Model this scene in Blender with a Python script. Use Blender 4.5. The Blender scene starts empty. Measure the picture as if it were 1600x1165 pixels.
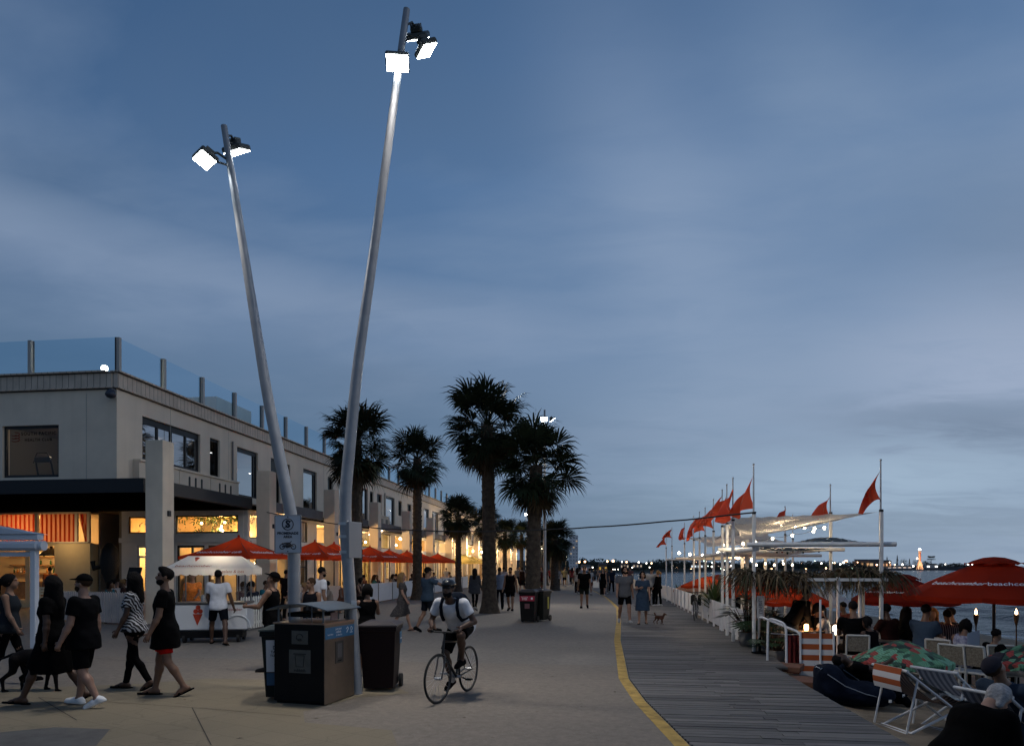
import bpy, bmesh, math, random
import numpy as np
from mathutils import Vector, Matrix

S = bpy.context.scene
R = math.radians
# ------------------------------------------------------------------ camera
# world: +Y runs along the promenade, +X towards the bay, camera above the origin
H, F, TH = 1.85, 1080.0, R(7.28)
cam_d = bpy.data.cameras.new("camera")
cam = bpy.data.objects.new("camera", cam_d)
S.collection.objects.link(cam)
cam.location = (0, 0, H)
cam.rotation_euler = (R(90), 0, TH)
cam_d.sensor_fit = 'HORIZONTAL'
cam_d.sensor_width = 36.0
cam_d.lens = 36.0 * F / 1600.0
cam_d.shift_y = (884 - 582.5) / 1600.0
cam_d.clip_start = 0.1
cam_d.clip_end = 9000
S.camera = cam

# ------------------------------------------------------------------ world: dusk sky with soft cloud
SUN_AZ = 62.0   # degrees clockwise from +Y: the sun has just gone over the bay, to the right
W = bpy.data.worlds.new("World"); S.world = W
W.use_nodes = True
nt = W.node_tree; N = nt.nodes; L = nt.links
N.clear()
def nn(t, **k):
    n = N.new(t)
    for a, b in k.items(): setattr(n, a, b)
    return n
out = nn('ShaderNodeOutputWorld'); bg = nn('ShaderNodeBackground')
L.new(bg.outputs[0], out.inputs[0])
sky = nn('ShaderNodeTexSky', sky_type='NISHITA', sun_disc=False)
sky.sun_elevation = R(1.0); sky.sun_rotation = R(SUN_AZ)
sky.air_density = 1.0; sky.dust_density = 0.6; sky.ozone_density = 3.0
tc = nn('ShaderNodeTexCoord'); sep = nn('ShaderNodeSeparateXYZ'); L.new(tc.outputs['Generated'], sep.inputs[0])
def mth(op, a, b=None, c=None, clamp=False):
    n = nn('ShaderNodeMath', operation=op, use_clamp=clamp)
    for i, v in enumerate((a, b, c)):
        if v is None: continue
        if isinstance(v, (int, float)): n.inputs[i].default_value = v
        else: L.new(v, n.inputs[i])
    return n.outputs[0]
def ramp(fac, stops):
    n = nn('ShaderNodeValToRGB'); L.new(fac, n.inputs[0])
    cr = n.color_ramp
    while len(cr.elements) < len(stops): cr.elements.new(0.5)
    for e, (p, c) in zip(cr.elements, stops):
        e.position = p; e.color = (c[0], c[1], c[2], 1)
    return n.outputs[0]
def mixc(fac, a, b, mode='MIX'):
    n = nn('ShaderNodeMix', data_type='RGBA', blend_type=mode)
    if isinstance(fac, (int, float)): n.inputs[0].default_value = fac
    else: L.new(fac, n.inputs[0])
    for i, v in ((6, a), (7, b)):
        if isinstance(v, tuple): n.inputs[i].default_value = (*v, 1)
        else: L.new(v, n.inputs[i])
    return n.outputs[2]
X_, Y_, Z_ = sep.outputs
zc = mth('MAXIMUM', Z_, 0.0)
# clear evening air: the physical sky, toned by height
air = mixc(1.0, sky.outputs[0], (0.055, 0.080, 0.110), 'MULTIPLY')
grad = ramp(zc, [(0.0, (0.120, 0.170, 0.235)), (0.10, (0.120, 0.185, 0.275)), (0.30, (0.105, 0.182, 0.315)), (0.48, (0.082, 0.158, 0.300)), (0.68, (0.042, 0.098, 0.212)), (1.0, (0.03, 0.07, 0.16))])
base = mixc(0.90, air, grad)
# azimuth (from +Y towards +X) and elevation, in degrees
AZ = mth('MULTIPLY', mth('ARCTAN2', X_, Y_), 57.2958); EL = mth('MULTIPLY', mth('ARCSINE', zc), 57.2958)
# brighter towards the sunset side, darker behind the viewer on the land side
sx, sy = math.sin(R(SUN_AZ)), math.cos(R(SUN_AZ))
dots = mth('ADD', mth('MULTIPLY', X_, sx), mth('MULTIPLY', Y_, sy))
glow = mth('POWER', mth('MULTIPLY', mth('ADD', dots, 1.0), 0.5, clamp=True), 4.0)
glow = mth('MULTIPLY', glow, mth('POWER', mth('SUBTRACT', 1.0, zc, clamp=True), 2.2))
base = mixc(mth('MULTIPLY', glow, 0.85), base, (0.335, 0.395, 0.50))
land = mth('MULTIPLY', mth('ADD', dots, 1.0), 0.5, clamp=True)
base = mixc(1.0, base, ramp(land, [(0.0, (0.55, 0.55, 0.58)), (0.30, (0.72, 0.72, 0.74)), (0.62, (1, 1, 1)), (1.0, (1.1, 1.1, 1.1))]), 'MULTIPLY')
# cloud sheets, projected on a high flat layer
den = mth('ADD', zc, 0.16)
comb = nn('ShaderNodeCombineXYZ')
L.new(mth('DIVIDE', X_, den), comb.inputs[0]); L.new(mth('DIVIDE', Y_, den), comb.inputs[1])
def noise(scale, detail, rough, rot=0.0, stretch=(1, 1, 1), off=(0, 0, 0), dist=0.0):
    mp = nn('ShaderNodeMapping'); mp.inputs['Rotation'].default_value = (0, 0, rot)
    mp.inputs['Scale'].default_value = stretch; mp.inputs['Location'].default_value = off
    L.new(comb.outputs[0], mp.inputs[0])
    t = nn('ShaderNodeTexNoise'); t.inputs['Scale'].default_value = scale
    t.inputs['Detail'].default_value = detail; t.inputs['Roughness'].default_value = rough
    t.inputs['Distortion'].default_value = dist
    L.new(mp.outputs[0], t.inputs['Vector'])
    return t.outputs[0]
def stretchn(n, lo, hi): return mth('DIVIDE', mth('SUBTRACT', n, lo), hi - lo, clamp=True)
n1 = noise(1.15, 6.0, 0.52, R(25), (1, 1.7, 1), (3.1, 1.7, 0), 0.35)
n2 = noise(3.4, 7.0, 0.58, R(-15), (0.8, 1.7, 1), (8.3, 4.2, 0), 0.6)
n3 = noise(0.75, 5.0, 0.5, R(48), (1, 1.5, 1), (5.2, 2.4, 0), 0.3)
wob = mth('MULTIPLY', mth('SUBTRACT', n1, 0.5), 7.0); wob2 = mth('MULTIPLY', mth('SUBTRACT', n2, 0.5), 4.0)
def gauss(a0, aw, e0, ew, slope=0.0, amp=1.0, wv=wob2):
    e = mth('SUBTRACT', mth('ADD', EL, wv), mth('MULTIPLY_ADD', mth('SUBTRACT', AZ, a0), slope, e0))
    q = mth('ADD', mth('POWER', mth('DIVIDE', mth('ABSOLUTE', mth('SUBTRACT', AZ, a0)), aw), 2.0), mth('POWER', mth('DIVIDE', mth('ABSOLUTE', e), ew), 2.0))
    return mth('MULTIPLY', mth('EXPONENT', mth('MULTIPLY', q, -1.0)), amp)
# mottled sheets
m = mth('MULTIPLY', stretchn(n1, 0.44, 0.68), mth('MULTIPLY_ADD', n2, 0.7, 0.35, clamp=True))
c = mixc(mth('MULTIPLY', m, 0.50), base, (0.235, 0.295, 0.41))
c = mixc(mth('MULTIPLY', stretchn(n3, 0.50, 0.72), 0.50), c, (0.088, 0.135, 0.215))
# the long sheet whose crisp upper edge crosses the left half
d1 = mth('SUBTRACT', mth('MULTIPLY_ADD', mth('ADD', AZ, 44.0), -0.075, 25.0), mth('ADD', EL, mth('MULTIPLY', wob, 0.45)))
m1 = mth('MULTIPLY', mth('DIVIDE', d1, 3.4, clamp=True), mth('EXPONENT', mth('DIVIDE', mth('MAXIMUM', d1, 0.0), -6.0)))
m1 = mth('MULTIPLY', m1, mth('DIVIDE', mth('SUBTRACT', 6.0, AZ), 14.0, clamp=True))
m1 = mth('MULTIPLY', m1, mth('DIVIDE', mth('ADD', AZ, 75.0), 20.0, clamp=True))
c = mixc(mth('MULTIPLY', m1, mth('MULTIPLY_ADD', n2, 1.2, 0.38, clamp=True)), c, (0.235, 0.29, 0.405))
under = mth('MULTIPLY', mth('DIVIDE', mth('SUBTRACT', d1, 5.0), 6.0, clamp=True), mth('DIVIDE', mth('SUBTRACT', 4.0, AZ), 14.0, clamp=True))
c = mixc(mth('MULTIPLY', under, 0.45), c, (0.088, 0.145, 0.228))
# pale breaks and slate streaks low over the bay
for a0, aw, e0, ew, sl, amp, col in ((29, 12, 13.5, 6.5, 0.0, 0.80, (0.335, 0.38, 0.50)), (6, 9, 24, 11, -0.9, 0.50, (0.265, 0.325, 0.445)), (8, 13, 11, 5.5, 0.1, 0.52, (0.265, 0.325, 0.435)), (20, 14, 6.3, 2.8, 0.04, 0.80, (0.325, 0.41, 0.515)), (27, 9, 9.6, 1.5, -0.16, 0.75, (0.150, 0.195, 0.275)), (30, 9, 21, 5, -0.3, 0.42, (0.125, 0.175, 0.262)), (16, 7, 33, 6, -0.5, 0.35, (0.225, 0.29, 0.405)), (24, 13, 3.2, 1.0, 0.02, 0.40, (0.175, 0.220, 0.29)), (2, 8, 3.6, 2.6, 0.0, 0.35, (0.115, 0.160, 0.225))):
    c = mixc(mth('MULTIPLY', gauss(a0, aw, e0, ew, sl, amp), mth('MULTIPLY_ADD', n2, 1.2, 0.35, clamp=True)), c, col)
# below the horizon: dull ground colour
below = mth('GREATER_THAN', 0.0, Z_)
c = mixc(1.0, c, (0.945, 1.0, 1.015), 'MULTIPLY')
c3 = mixc(below, c, (0.05, 0.06, 0.072))
L.new(c3, bg.inputs[0]); bg.inputs[1].default_value = 1.15

# afterglow: one very soft, weak sun over the bay
sd = bpy.data.lights.new("sun", 'SUN'); so = bpy.data.objects.new("sun", sd); S.collection.objects.link(so)
sd.energy = 0.22; sd.angle = R(60); sd.color = (1.0, 0.93, 0.86)
so.rotation_euler = (R(72), 0, -R(SUN_AZ + 40) + math.pi)
S.view_settings.view_transform = 'Standard'; S.view_settings.look = 'None'
S.view_settings.exposure = 0.0; S.view_settings.gamma = 1.0
S.render.film_transparent = False
try:
    S.cycles.use_denoising = True
    S.cycles.max_bounces = 6; S.cycles.diffuse_bounces = 3; S.cycles.glossy_bounces = 3
    S.cycles.transparent_max_bounces = 16; S.cycles.caustics_reflective = False; S.cycles.caustics_refractive = False
    S.cycles.sample_clamp_indirect = 4.0
except Exception: pass
# ------------------------------------------------------------------ helpers
def P3(u, v, d):
    c = (u - 800) / F * d
    return Vector((c * math.cos(TH) - d * math.sin(TH), c * math.sin(TH) + d * math.cos(TH), H + (884 - v) / F * d))
def G(u, v, z=0.0):                       # the point of level z seen at a pixel of the photograph
    return P3(u, v, (H - z) * F / (v - 884))
def XY(u, d):
    p = P3(u, 884, d); return p.x, p.y

def lin(h):
    h = h.lstrip('#'); o = []
    for i in (0, 2, 4):
        c = int(h[i:i + 2], 16) / 255
        o.append(c / 12.92 if c < .04045 else ((c + .055) / 1.055) ** 2.4)
    return tuple(o)

MATS = {}
def M(name, col=(0.5, 0.5, 0.5), rough=0.6, metal=0.0, spec=0.4, var=None, bump=None, emit=None, estr=0.0, sheen=0.0, col2=None, coords='Object'):
    """procedural Principled material; var=(scale, amount) mottles the colour, col2 a second colour to mottle towards"""
    if name in MATS: return MATS[name]
    m = bpy.data.materials.new(name); m.use_nodes = True
    t = m.node_tree; b = t.nodes['Principled BSDF']
    b.inputs['Base Color'].default_value = (*col, 1); b.inputs['Roughness'].default_value = rough
    b.inputs['Metallic'].default_value = metal; b.inputs['Specular IOR Level'].default_value = spec
    if emit:
        b.inputs['Emission Color'].default_value = (*emit, 1); b.inputs['Emission Strength'].default_value = estr
    if var or bump:
        tcn = t.nodes.new('ShaderNodeTexCoord')
    if var:
        ns = t.nodes.new('ShaderNodeTexNoise'); ns.inputs['Scale'].default_value = var[0]; ns.inputs['Detail'].default_value = 5
        ns.inputs['Roughness'].default_value = 0.6
        t.links.new(tcn.outputs[coords], ns.inputs['Vector'])
        rp = t.nodes.new('ShaderNodeValToRGB'); rp.color_ramp.elements[0].position = 0.3; rp.color_ramp.elements[1].position = 0.7
        c2 = col2 if col2 else tuple(min(1, c * (1 + var[1])) for c in col)
        c1 = col if col2 else tuple(c * (1 - var[1]) for c in col)
        rp.color_ramp.elements[0].color = (*c1, 1); rp.color_ramp.elements[1].color = (*c2, 1)
        t.links.new(ns.outputs[0], rp.inputs[0]); t.links.new(rp.outputs[0], b.inputs['Base Color'])
    if bump:
        n2 = t.nodes.new('ShaderNodeTexNoise'); n2.inputs['Scale'].default_value = bump[0]; n2.inputs['Detail'].default_value = 4
        t.links.new(tcn.outputs[coords], n2.inputs['Vector'])
        bp = t.nodes.new('ShaderNodeBump'); bp.inputs['Strength'].default_value = bump[1]; bp.inputs['Distance'].default_value = 0.02
        t.links.new(n2.outputs[0], bp.inputs['Height']); t.links.new(bp.outputs[0], b.inputs['Normal'])
    MATS[name] = m
    return m

def glass(name, tint=(0.8, 0.88, 0.92), refl=0.1, gcol=(0.9, 0.9, 0.9), rough=0.02, graze=0.8):
    """thin pane: clear or tinted, mirroring refl face on and more at a glancing angle"""
    if name in MATS: return MATS[name]
    m = bpy.data.materials.new(name); m.use_nodes = True; t = m.node_tree; t.nodes.clear()
    o = t.nodes.new('ShaderNodeOutputMaterial'); mx = t.nodes.new('ShaderNodeMixShader')
    tr = t.nodes.new('ShaderNodeBsdfTransparent'); gl = t.nodes.new('ShaderNodeBsdfGlossy'); fr = t.nodes.new('ShaderNodeLayerWeight')
    tr.inputs[0].default_value = (*tint, 1); gl.inputs[0].default_value = (*gcol, 1); gl.inputs['Roughness'].default_value = rough
    fr.inputs['Blend'].default_value = 0.5
    p = t.nodes.new('ShaderNodeMath'); p.operation = 'POWER'; t.links.new(fr.outputs['Facing'], p.inputs[0]); p.inputs[1].default_value = 3.5
    k = t.nodes.new('ShaderNodeMath'); k.operation = 'MULTIPLY_ADD'; t.links.new(p.outputs[0], k.inputs[0]); k.inputs[1].default_value = graze - refl; k.inputs[2].default_value = refl; k.use_clamp = True
    t.links.new(k.outputs[0], mx.inputs[0]); t.links.new(tr.outputs[0], mx.inputs[1]); t.links.new(gl.outputs[0], mx.inputs[2])
    t.links.new(mx.outputs[0], o.inputs[0]); MATS[name] = m
    return m

def EM(name, col, st):
    return M(name, (0.02, 0.02, 0.02), emit=col, estr=st)

class MB:
    """collects faces of one mesh"""
    def __init__(s): s.v = []; s.f = []; s.m = []; s.sm = []
    def add(s, vs, fs, mi=0, smooth=False):
        o = len(s.v); s.v.extend([tuple(p) for p in vs])
        for f in fs: s.f.append(tuple(i + o for i in f)); s.m.append(mi); s.sm.append(smooth)
        return s
    def box(s, c, d, rz=0.0, mi=0, bev=0.0, mat=None):
        hx, hy, hz = d[0] / 2, d[1] / 2, d[2] / 2
        if bev <= 0:
            vs = [(x, y, z) for z in (-hz, hz) for y in (-hy, hy) for x in (-hx, hx)]
            fs = [(0, 2, 3, 1), (4, 5, 7, 6), (0, 1, 5, 4), (2, 6, 7, 3), (0, 4, 6, 2), (1, 3, 7, 5)]
        else:
            b = min(bev, hx * .9, hy * .9, hz * .9); vs = []; fs = []
            idx = {}
            for sx in (-1, 1):
                for sy in (-1, 1):
                    for sz in (-1, 1):
                        for a in range(3):
                            q = [sx * (hx - b), sy * (hy - b), sz * (hz - b)]; q[a] += (sx, sy, sz)[a] * b
                            idx[(sx, sy, sz, a)] = len(vs); vs.append(tuple(q))
            def Q(l):
                fs.append(tuple(l))
            for a in range(3):
                o1, o2 = [k for k in range(3) if k != a]
                for sg in (-1, 1):
                    l = []
                    for p, q in ((-1, -1), (1, -1), (1, 1), (-1, 1)):
                        k = [0, 0, 0]; k[a] = sg; k[o1] = p; k[o2] = q
                        l.append(idx[(*k, a)])
                    if (sg > 0) != (a != 1): l.reverse()
                    Q(l)
                for p in (-1, 1):
                    for q in (-1, 1):
                        e = []
                        for sg in (-1, 1):
                            k = [0, 0, 0]; k[a] = sg; k[o1] = p; k[o2] = q
                            e.append((idx[(*k, o1)], idx[(*k, o2)]))
                        Q([e[0][0], e[1][0], e[1][1], e[0][1]])
            for sx in (-1, 1):
                for sy in (-1, 1):
                    for sz in (-1, 1): Q([idx[(sx, sy, sz, a)] for a in range(3)])
            # orient outwards
            nf = []
            for f in fs:
                a_, b_, c_ = (Vector(vs[i]) for i in f[:3]); n = (b_ - a_).cross(c_ - a_)
                ctr = sum((Vector(vs[i]) for i in f), Vector()) / len(f)
                nf.append(f if n.dot(ctr) > 0 else tuple(reversed(f)))
            fs = nf
        if mat is not None: vs = [mat @ Vector(p) for p in vs]
        else:
            cr, sr = math.cos(rz), math.sin(rz)
            vs = [(c[0] + x * cr - y * sr, c[1] + x * sr + y * cr, c[2] + z) for x, y, z in vs]
        return s.add(vs, fs, mi)
    def cyl(s, a, b, ra, rb=None, n=12, mi=0, caps=True, smooth=True):
        return s.tube([a, b], [ra, ra if rb is None else rb], n, mi, caps, smooth)
    def tube(s, path, rad, n=8, mi=0, caps=True, smooth=True, closed=False):
        pts = [Vector(p) for p in path]; K = len(pts)
        if isinstance(rad, (int, float)): rad = [rad] * K
        vs = []; up = None
        for i, p in enumerate(pts):
            if closed: t = pts[(i + 1) % K] - pts[i - 1]
            else: t = pts[min(i + 1, K - 1)] - pts[max(i - 1, 0)]
            if t.length < 1e-9: t = Vector((0, 0, 1))
            t.normalize()
            if up is None: up = t.orthogonal().normalized()
            up = (up - t * up.dot(t))
            up = up.normalized() if up.length > 1e-6 else t.orthogonal().normalized()
            w = t.cross(up)
            for k in range(n):
                an = 2 * math.pi * k / n
                vs.append(p + (up * math.cos(an) + w * math.sin(an)) * rad[i])
        fs = []
        for i in range(K if closed else K - 1):
            j = (i + 1) % K
            for k in range(n):
                l = (k + 1) % n
                fs.append((i * n + k, i * n + l, j * n + l, j * n + k))
        s.add(vs, fs, mi, smooth)
        if caps and not closed:
            s.add([vs[k] for k in range(n)], [tuple(reversed(range(n)))], mi)
            s.add([vs[(K - 1) * n + k] for k in range(n)], [tuple(range(n))], mi)
        return s
    def lathe(s, prof, c=(0, 0, 0), n=16, mi=0, smooth=True, sx=1, sy=1):
        vs = []; fs = []
        for r, z in prof:
            for k in range(n):
                a = 2 * math.pi * k / n; vs.append((c[0] + r * sx * math.cos(a), c[1] + r * sy * math.sin(a), c[2] + z))
        for i in range(len(prof) - 1):
            for k in range(n):
                l = (k + 1) % n; fs.append((i * n + k, i * n + l, (i + 1) * n + l, (i + 1) * n + k))
        return s.add(vs, fs, mi, smooth)
    def ball(s, c, r, n=10, m=6, mi=0):
        if isinstance(r, (int, float)): r = (r, r, r)
        vs = [(c[0], c[1], c[2] - r[2])]; fs = []
        for i in range(1, m):
            t = math.pi * i / m - math.pi / 2
            for k in range(n):
                a = 2 * math.pi * k / n
                vs.append((c[0] + r[0] * math.cos(t) * math.cos(a), c[1] + r[1] * math.cos(t) * math.sin(a), c[2] + r[2] * math.sin(t)))
        vs.append((c[0], c[1], c[2] + r[2])); T = len(vs) - 1
        for k in range(n):
            l = (k + 1) % n; fs.append((0, 1 + l, 1 + k)); fs.append((T, 1 + (m - 2) * n + k, 1 + (m - 2) * n + l))
            for i in range(m - 2): fs.append((1 + i * n + k, 1 + i * n + l, 1 + (i + 1) * n + l, 1 + (i + 1) * n + k))
        return s.add(vs, fs, mi, True)
    def poly(s, pts, mi=0): return s.add(pts, [tuple(range(len(pts)))], mi)
    def prism(s, poly, a, b, mi=0):
        """extrude a 3-D polygon by vector b-a; poly: list of Vectors"""
        off = Vector(b) - Vector(a); n = len(poly)
        vs = [Vector(p) for p in poly] + [Vector(p) + off for p in poly]
        fs = [tuple(reversed(range(n))), tuple(range(n, 2 * n))] + [(i, (i + 1) % n, n + (i + 1) % n, n + i) for i in range(n)]
        return s.add(vs, fs, mi)
    def grid(s, fn, nu, nv, mi=0, smooth=True):
        vs = [fn(i / nu, j / nv) for j in range(nv + 1) for i in range(nu + 1)]
        fs = [(j * (nu + 1) + i, j * (nu + 1) + i + 1, (j + 1) * (nu + 1) + i + 1, (j + 1) * (nu + 1) + i) for j in range(nv) for i in range(nu)]
        return s.add(vs, fs, mi, smooth)
    def mesh(s, name):
        me = bpy.data.meshes.new(name); me.from_pydata(s.v, [], s.f)
        me.polygons.foreach_set('material_index', s.m); me.polygons.foreach_set('use_smooth', s.sm); me.update()
        return me
    def build(s, name, mats, parent=None, loc=(0, 0, 0), rz=0.0):
        return obj(name, s.mesh(name), mats, parent, loc, rz)

def obj(name, me, mats, parent=None, loc=(0, 0, 0), rz=0.0):
    o = bpy.data.objects.new(name, me); S.collection.objects.link(o)
    for m in (mats if isinstance(mats, (list, tuple)) else [mats]): me.materials.append(m)
    o.location = loc; o.rotation_euler = (0, 0, rz)
    if parent is not None: o.parent = parent
    return o
def thing(name, label, cat, loc=(0, 0, 0), rz=0.0, group=None):
    o = bpy.data.objects.new(name, None); S.collection.objects.link(o); o.empty_display_size = 0.1
    o.location = loc; o.rotation_euler = (0, 0, rz)
    return tag(o, label, cat, group)
def tag(o, label=None, cat=None, group=None, kind=None):
    for k, v in (('label', label), ('category', cat), ('group', group), ('kind', kind)):
        if v is not None: o[k] = v
    return o
def setting(o): o['kind'] = 'structure'; return o
KIDS = {}
def kids(o): return [c for c in S.objects if c.parent == o]
def dup(o, loc=None, rz=None, label=None, scale=None, parent=None, _kids=None):
    if _kids is None:
        _kids = {}
        for c in S.objects:
            if c.parent is not None: _kids.setdefault(c.parent.name, []).append(c)
    n = o.copy(); S.collection.objects.link(n)
    if parent is not None: n.parent = parent
    if loc is not None: n.location = loc
    if rz is not None: n.rotation_euler = (0, 0, rz)
    if scale is not None: n.scale = (scale,) * 3 if isinstance(scale, (int, float)) else scale
    if label: n['label'] = label
    for c in _kids.get(o.name, []): dup(c, parent=n, _kids=_kids)
    return n
def recolour(o, part_mats):
    """own materials on a copy that shares its mesh: {part name stem: material}"""
    for q in [o] + kids(o):
        st = q.name.split('.')[0]
        if st in part_mats and q.type == 'MESH':
            for sl in q.material_slots:
                sl.link = 'OBJECT'; sl.material = part_mats[st]

_tx = {}
def text_mesh(txt, size, depth=0.002, align='CENTER', shear=0.0, space=1.0, thick=0.0):
    key = (txt, size, depth, align, shear, space, thick)
    if key in _tx: return _tx[key].copy()
    c = bpy.data.curves.new('lettering', 'FONT'); c.body = txt; c.size = size; c.extrude = depth; c.align_x = align; c.align_y = 'CENTER'
    c.shear = shear; c.space_character = space; c.offset = thick; c.resolution_u = 3
    o = bpy.data.objects.new('lettering', c); S.collection.objects.link(o)
    bpy.context.view_layer.update()
    me = bpy.data.meshes.new_from_object(o.evaluated_get(bpy.context.evaluated_depsgraph_get()))
    bpy.data.objects.remove(o); bpy.data.curves.remove(c)
    me.name = 'lettering'; _tx[key] = me
    return me.copy()
def text(txt, size, m, parent, org, xdir, updir, **k):
    """lettering lying in the plane of xdir / updir, raised along their cross product"""
    me = text_mesh(txt, size, **k)
    x = Vector(xdir).normalized(); y = Vector(updir); y = (y - x * y.dot(x)).normalized(); z = x.cross(y)
    me.transform(Matrix(((x.x, y.x, z.x, org[0]), (x.y, y.y, z.y, org[1]), (x.z, y.z, z.z, org[2]), (0, 0, 0, 1))))
    return obj('lettering', me, m, parent)

LK = 6.5                                  # all small warm lamps together
def point(name, loc, power, col, rad=0.06, parent=None):
    power *= LK
    d = bpy.data.lights.new(name, 'POINT'); d.energy = power; d.color = col; d.shadow_soft_size = rad
    o = bpy.data.objects.new(name, d); S.collection.objects.link(o); o.location = loc
    if parent: o.parent = parent
    return o
def spot(name, loc, target, power, col, ang=110, blend=0.6, rad=0.12, parent=None):
    d = bpy.data.lights.new(name, 'SPOT'); d.energy = power; d.color = col; d.spot_size = R(ang); d.spot_blend = blend; d.shadow_soft_size = rad
    o = bpy.data.objects.new(name, d); S.collection.objects.link(o); o.location = loc
    o.rotation_euler = (Vector(target) - Vector(loc)).to_track_quat('-Z', 'Y').to_euler()
    if parent: o.parent = parent
    return o
WARM = (1.0, 0.62, 0.27); WARMW = (1.0, 0.78, 0.5); COOL = (1.0, 0.93, 0.84)
# ------------------------------------------------------------------ people: signed-distance bodies meshed with surface nets
class Field:
    def __init__(s, lo, hi, h):
        s.h = h; s.lo = np.array(lo, np.float32); n = np.ceil((np.array(hi) - s.lo) / h).astype(int) + 2
        s.n = n; s.ax = [s.lo[i] + h * np.arange(n[i], dtype=np.float32) for i in range(3)]
        s.D = np.full(n, 0.5, np.float32)
    def block(s, lo, hi, pad):
        sl = []
        for i in range(3):
            a = int(max(0, math.floor((lo[i] - pad - s.lo[i]) / s.h))); b = int(min(s.n[i], math.ceil((hi[i] + pad - s.lo[i]) / s.h) + 1))
            if b <= a: return None, None
            sl.append(slice(a, b))
        P = np.stack(np.meshgrid(*[s.ax[i][sl[i]] for i in range(3)], indexing='ij'), -1)
        return tuple(sl), P
    def put(s, sl, d, k):
        o = s.D[sl]
        if k <= 0: s.D[sl] = np.minimum(o, d); return
        t = np.clip(0.5 + 0.5 * (o - d) / k, 0, 1)
        s.D[sl] = o * (1 - t) + d * t - k * t * (1 - t)
    def sub(s, sl, d, k=0.01):
        o = s.D[sl]; t = np.clip(0.5 - 0.5 * (o + d) / k, 0, 1)
        s.D[sl] = o * (1 - t) + (-d) * t + k * t * (1 - t)
    def cone(s, a, b, ra, rb, k=0.03, clip=None, carve=False):
        a = np.array(a, np.float32); b = np.array(b, np.float32); r = max(ra, rb)
        sl, P = s.block(np.minimum(a, b) - r, np.maximum(a, b) + r, 0.07)
        if sl is None: return
        ab = b - a; L2 = max(float(ab @ ab), 1e-9); t = np.clip(((P - a) @ ab) / L2, 0, 1)
        d = np.linalg.norm(P - a - t[..., None] * ab, axis=-1) - (ra + (rb - ra) * t)
        if clip:                     # flat cut at the far end (sleeves, legs): clip = extra length past b
            e = ab / math.sqrt(L2); d = np.maximum(d, (P - b) @ e - clip)
        (s.sub(sl, d) if carve else s.put(sl, d, k))
    def ell(s, c, r, M3=None, k=0.03, carve=False, clipz=None):
        c = np.array(c, np.float32); r = np.array(r, np.float32); R_ = float(r.max())
        sl, P = s.block(c - R_, c + R_, 0.06)
        if sl is None: return
        Q = P - c
        if M3 is not None: Q = Q @ np.array(M3, np.float32)
        q = np.linalg.norm(Q / r, axis=-1); q2 = np.linalg.norm(Q / (r * r), axis=-1)
        d = q * (q - 1.0) / np.maximum(q2, 1e-6)
        if clipz is not None: d = np.maximum(d, clipz - Q[..., 2])
        (s.sub(sl, d, 0.02) if carve else s.put(sl, d, k))
    def loft(s, o, M3, ts, aa, bb, k=0.04, offy=None, p=2.3):
        """stack of ellipses along the local z axis of M3 (columns = axes), half widths aa (x) / bb (y)"""
        o = np.array(o, np.float32); M3 = np.array(M3, np.float32); ts = np.array(ts, np.float32)
        cs = np.array([o + M3[:, 2] * t for t in (ts[0], ts[-1])]); r = max(max(aa), max(bb)) + 0.05
        sl, P = s.block(cs.min(0) - r, cs.max(0) + r, 0.06)
        if sl is None: return
        Q = (P - o) @ M3; t = Q[..., 2]
        a = np.interp(t, ts, aa); b = np.interp(t, ts, bb)
        y = Q[..., 1] - (np.interp(t, ts, offy) if offy is not None else 0)
        e = (np.abs(Q[..., 0] / a) ** p + np.abs(y / b) ** p) ** (1 / p)
        d = (e - 1) * np.minimum(a, b)
        d = np.maximum(d, np.maximum(ts[0] - t, t - ts[-1]))
        s.put(sl, d, k)
    def plane(s, o, nrm):            # keep the side nrm points away from
        sl = (slice(None),) * 3
        P = np.stack(np.meshgrid(*s.ax, indexing='ij'), -1)
        s.D = np.maximum(s.D, (P - np.array(o, np.float32)) @ np.array(nrm, np.float32))
    def ripple(s, amp, fx, fz):
        X, Y, Z = np.meshgrid(*s.ax, indexing='ij')
        s.D += amp * np.sin(X * fx + Z * fz * 0.6 + 1.3) * np.sin(Y * fx * 0.8 - Z * fz + 0.4)
    def data(s):
        D = s.D; ins = D < 0; h = s.h
        c = [ins[i:D.shape[0] - 1 + i, j:D.shape[1] - 1 + j, k:D.shape[2] - 1 + k] for i in (0, 1) for j in (0, 1) for k in (0, 1)]
        n = sum(x.astype(np.int8) for x in c); act = (n > 0) & (n < 8)
        idx = np.full(act.shape, -1, np.int64); I = np.argwhere(act); idx[act] = np.arange(len(I))
        acc = np.zeros((len(I), 3)); cnt = np.zeros(len(I))
        E = [((0, 0, 0), (1, 0, 0)), ((0, 1, 0), (1, 1, 0)), ((0, 0, 1), (1, 0, 1)), ((0, 1, 1), (1, 1, 1)), ((0, 0, 0), (0, 1, 0)), ((1, 0, 0), (1, 1, 0)),
             ((0, 0, 1), (0, 1, 1)), ((1, 0, 1), (1, 1, 1)), ((0, 0, 0), (0, 0, 1)), ((1, 0, 0), (1, 0, 1)), ((0, 1, 0), (0, 1, 1)), ((1, 1, 0), (1, 1, 1))]
        for a, b in E:
            A = D[tuple((I + a).T)]; B = D[tuple((I + b).T)]; x = (A < 0) != (B < 0)
            t = np.where(x, A / np.where(x, A - B, 1), 0)
            p = np.array(a) + t[:, None] * (np.array(b) - np.array(a))
            acc[x] += p[x]; cnt[x] += 1
        V = s.lo + (I + acc / np.maximum(cnt, 1)[:, None]) * h
        Fs = []
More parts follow.
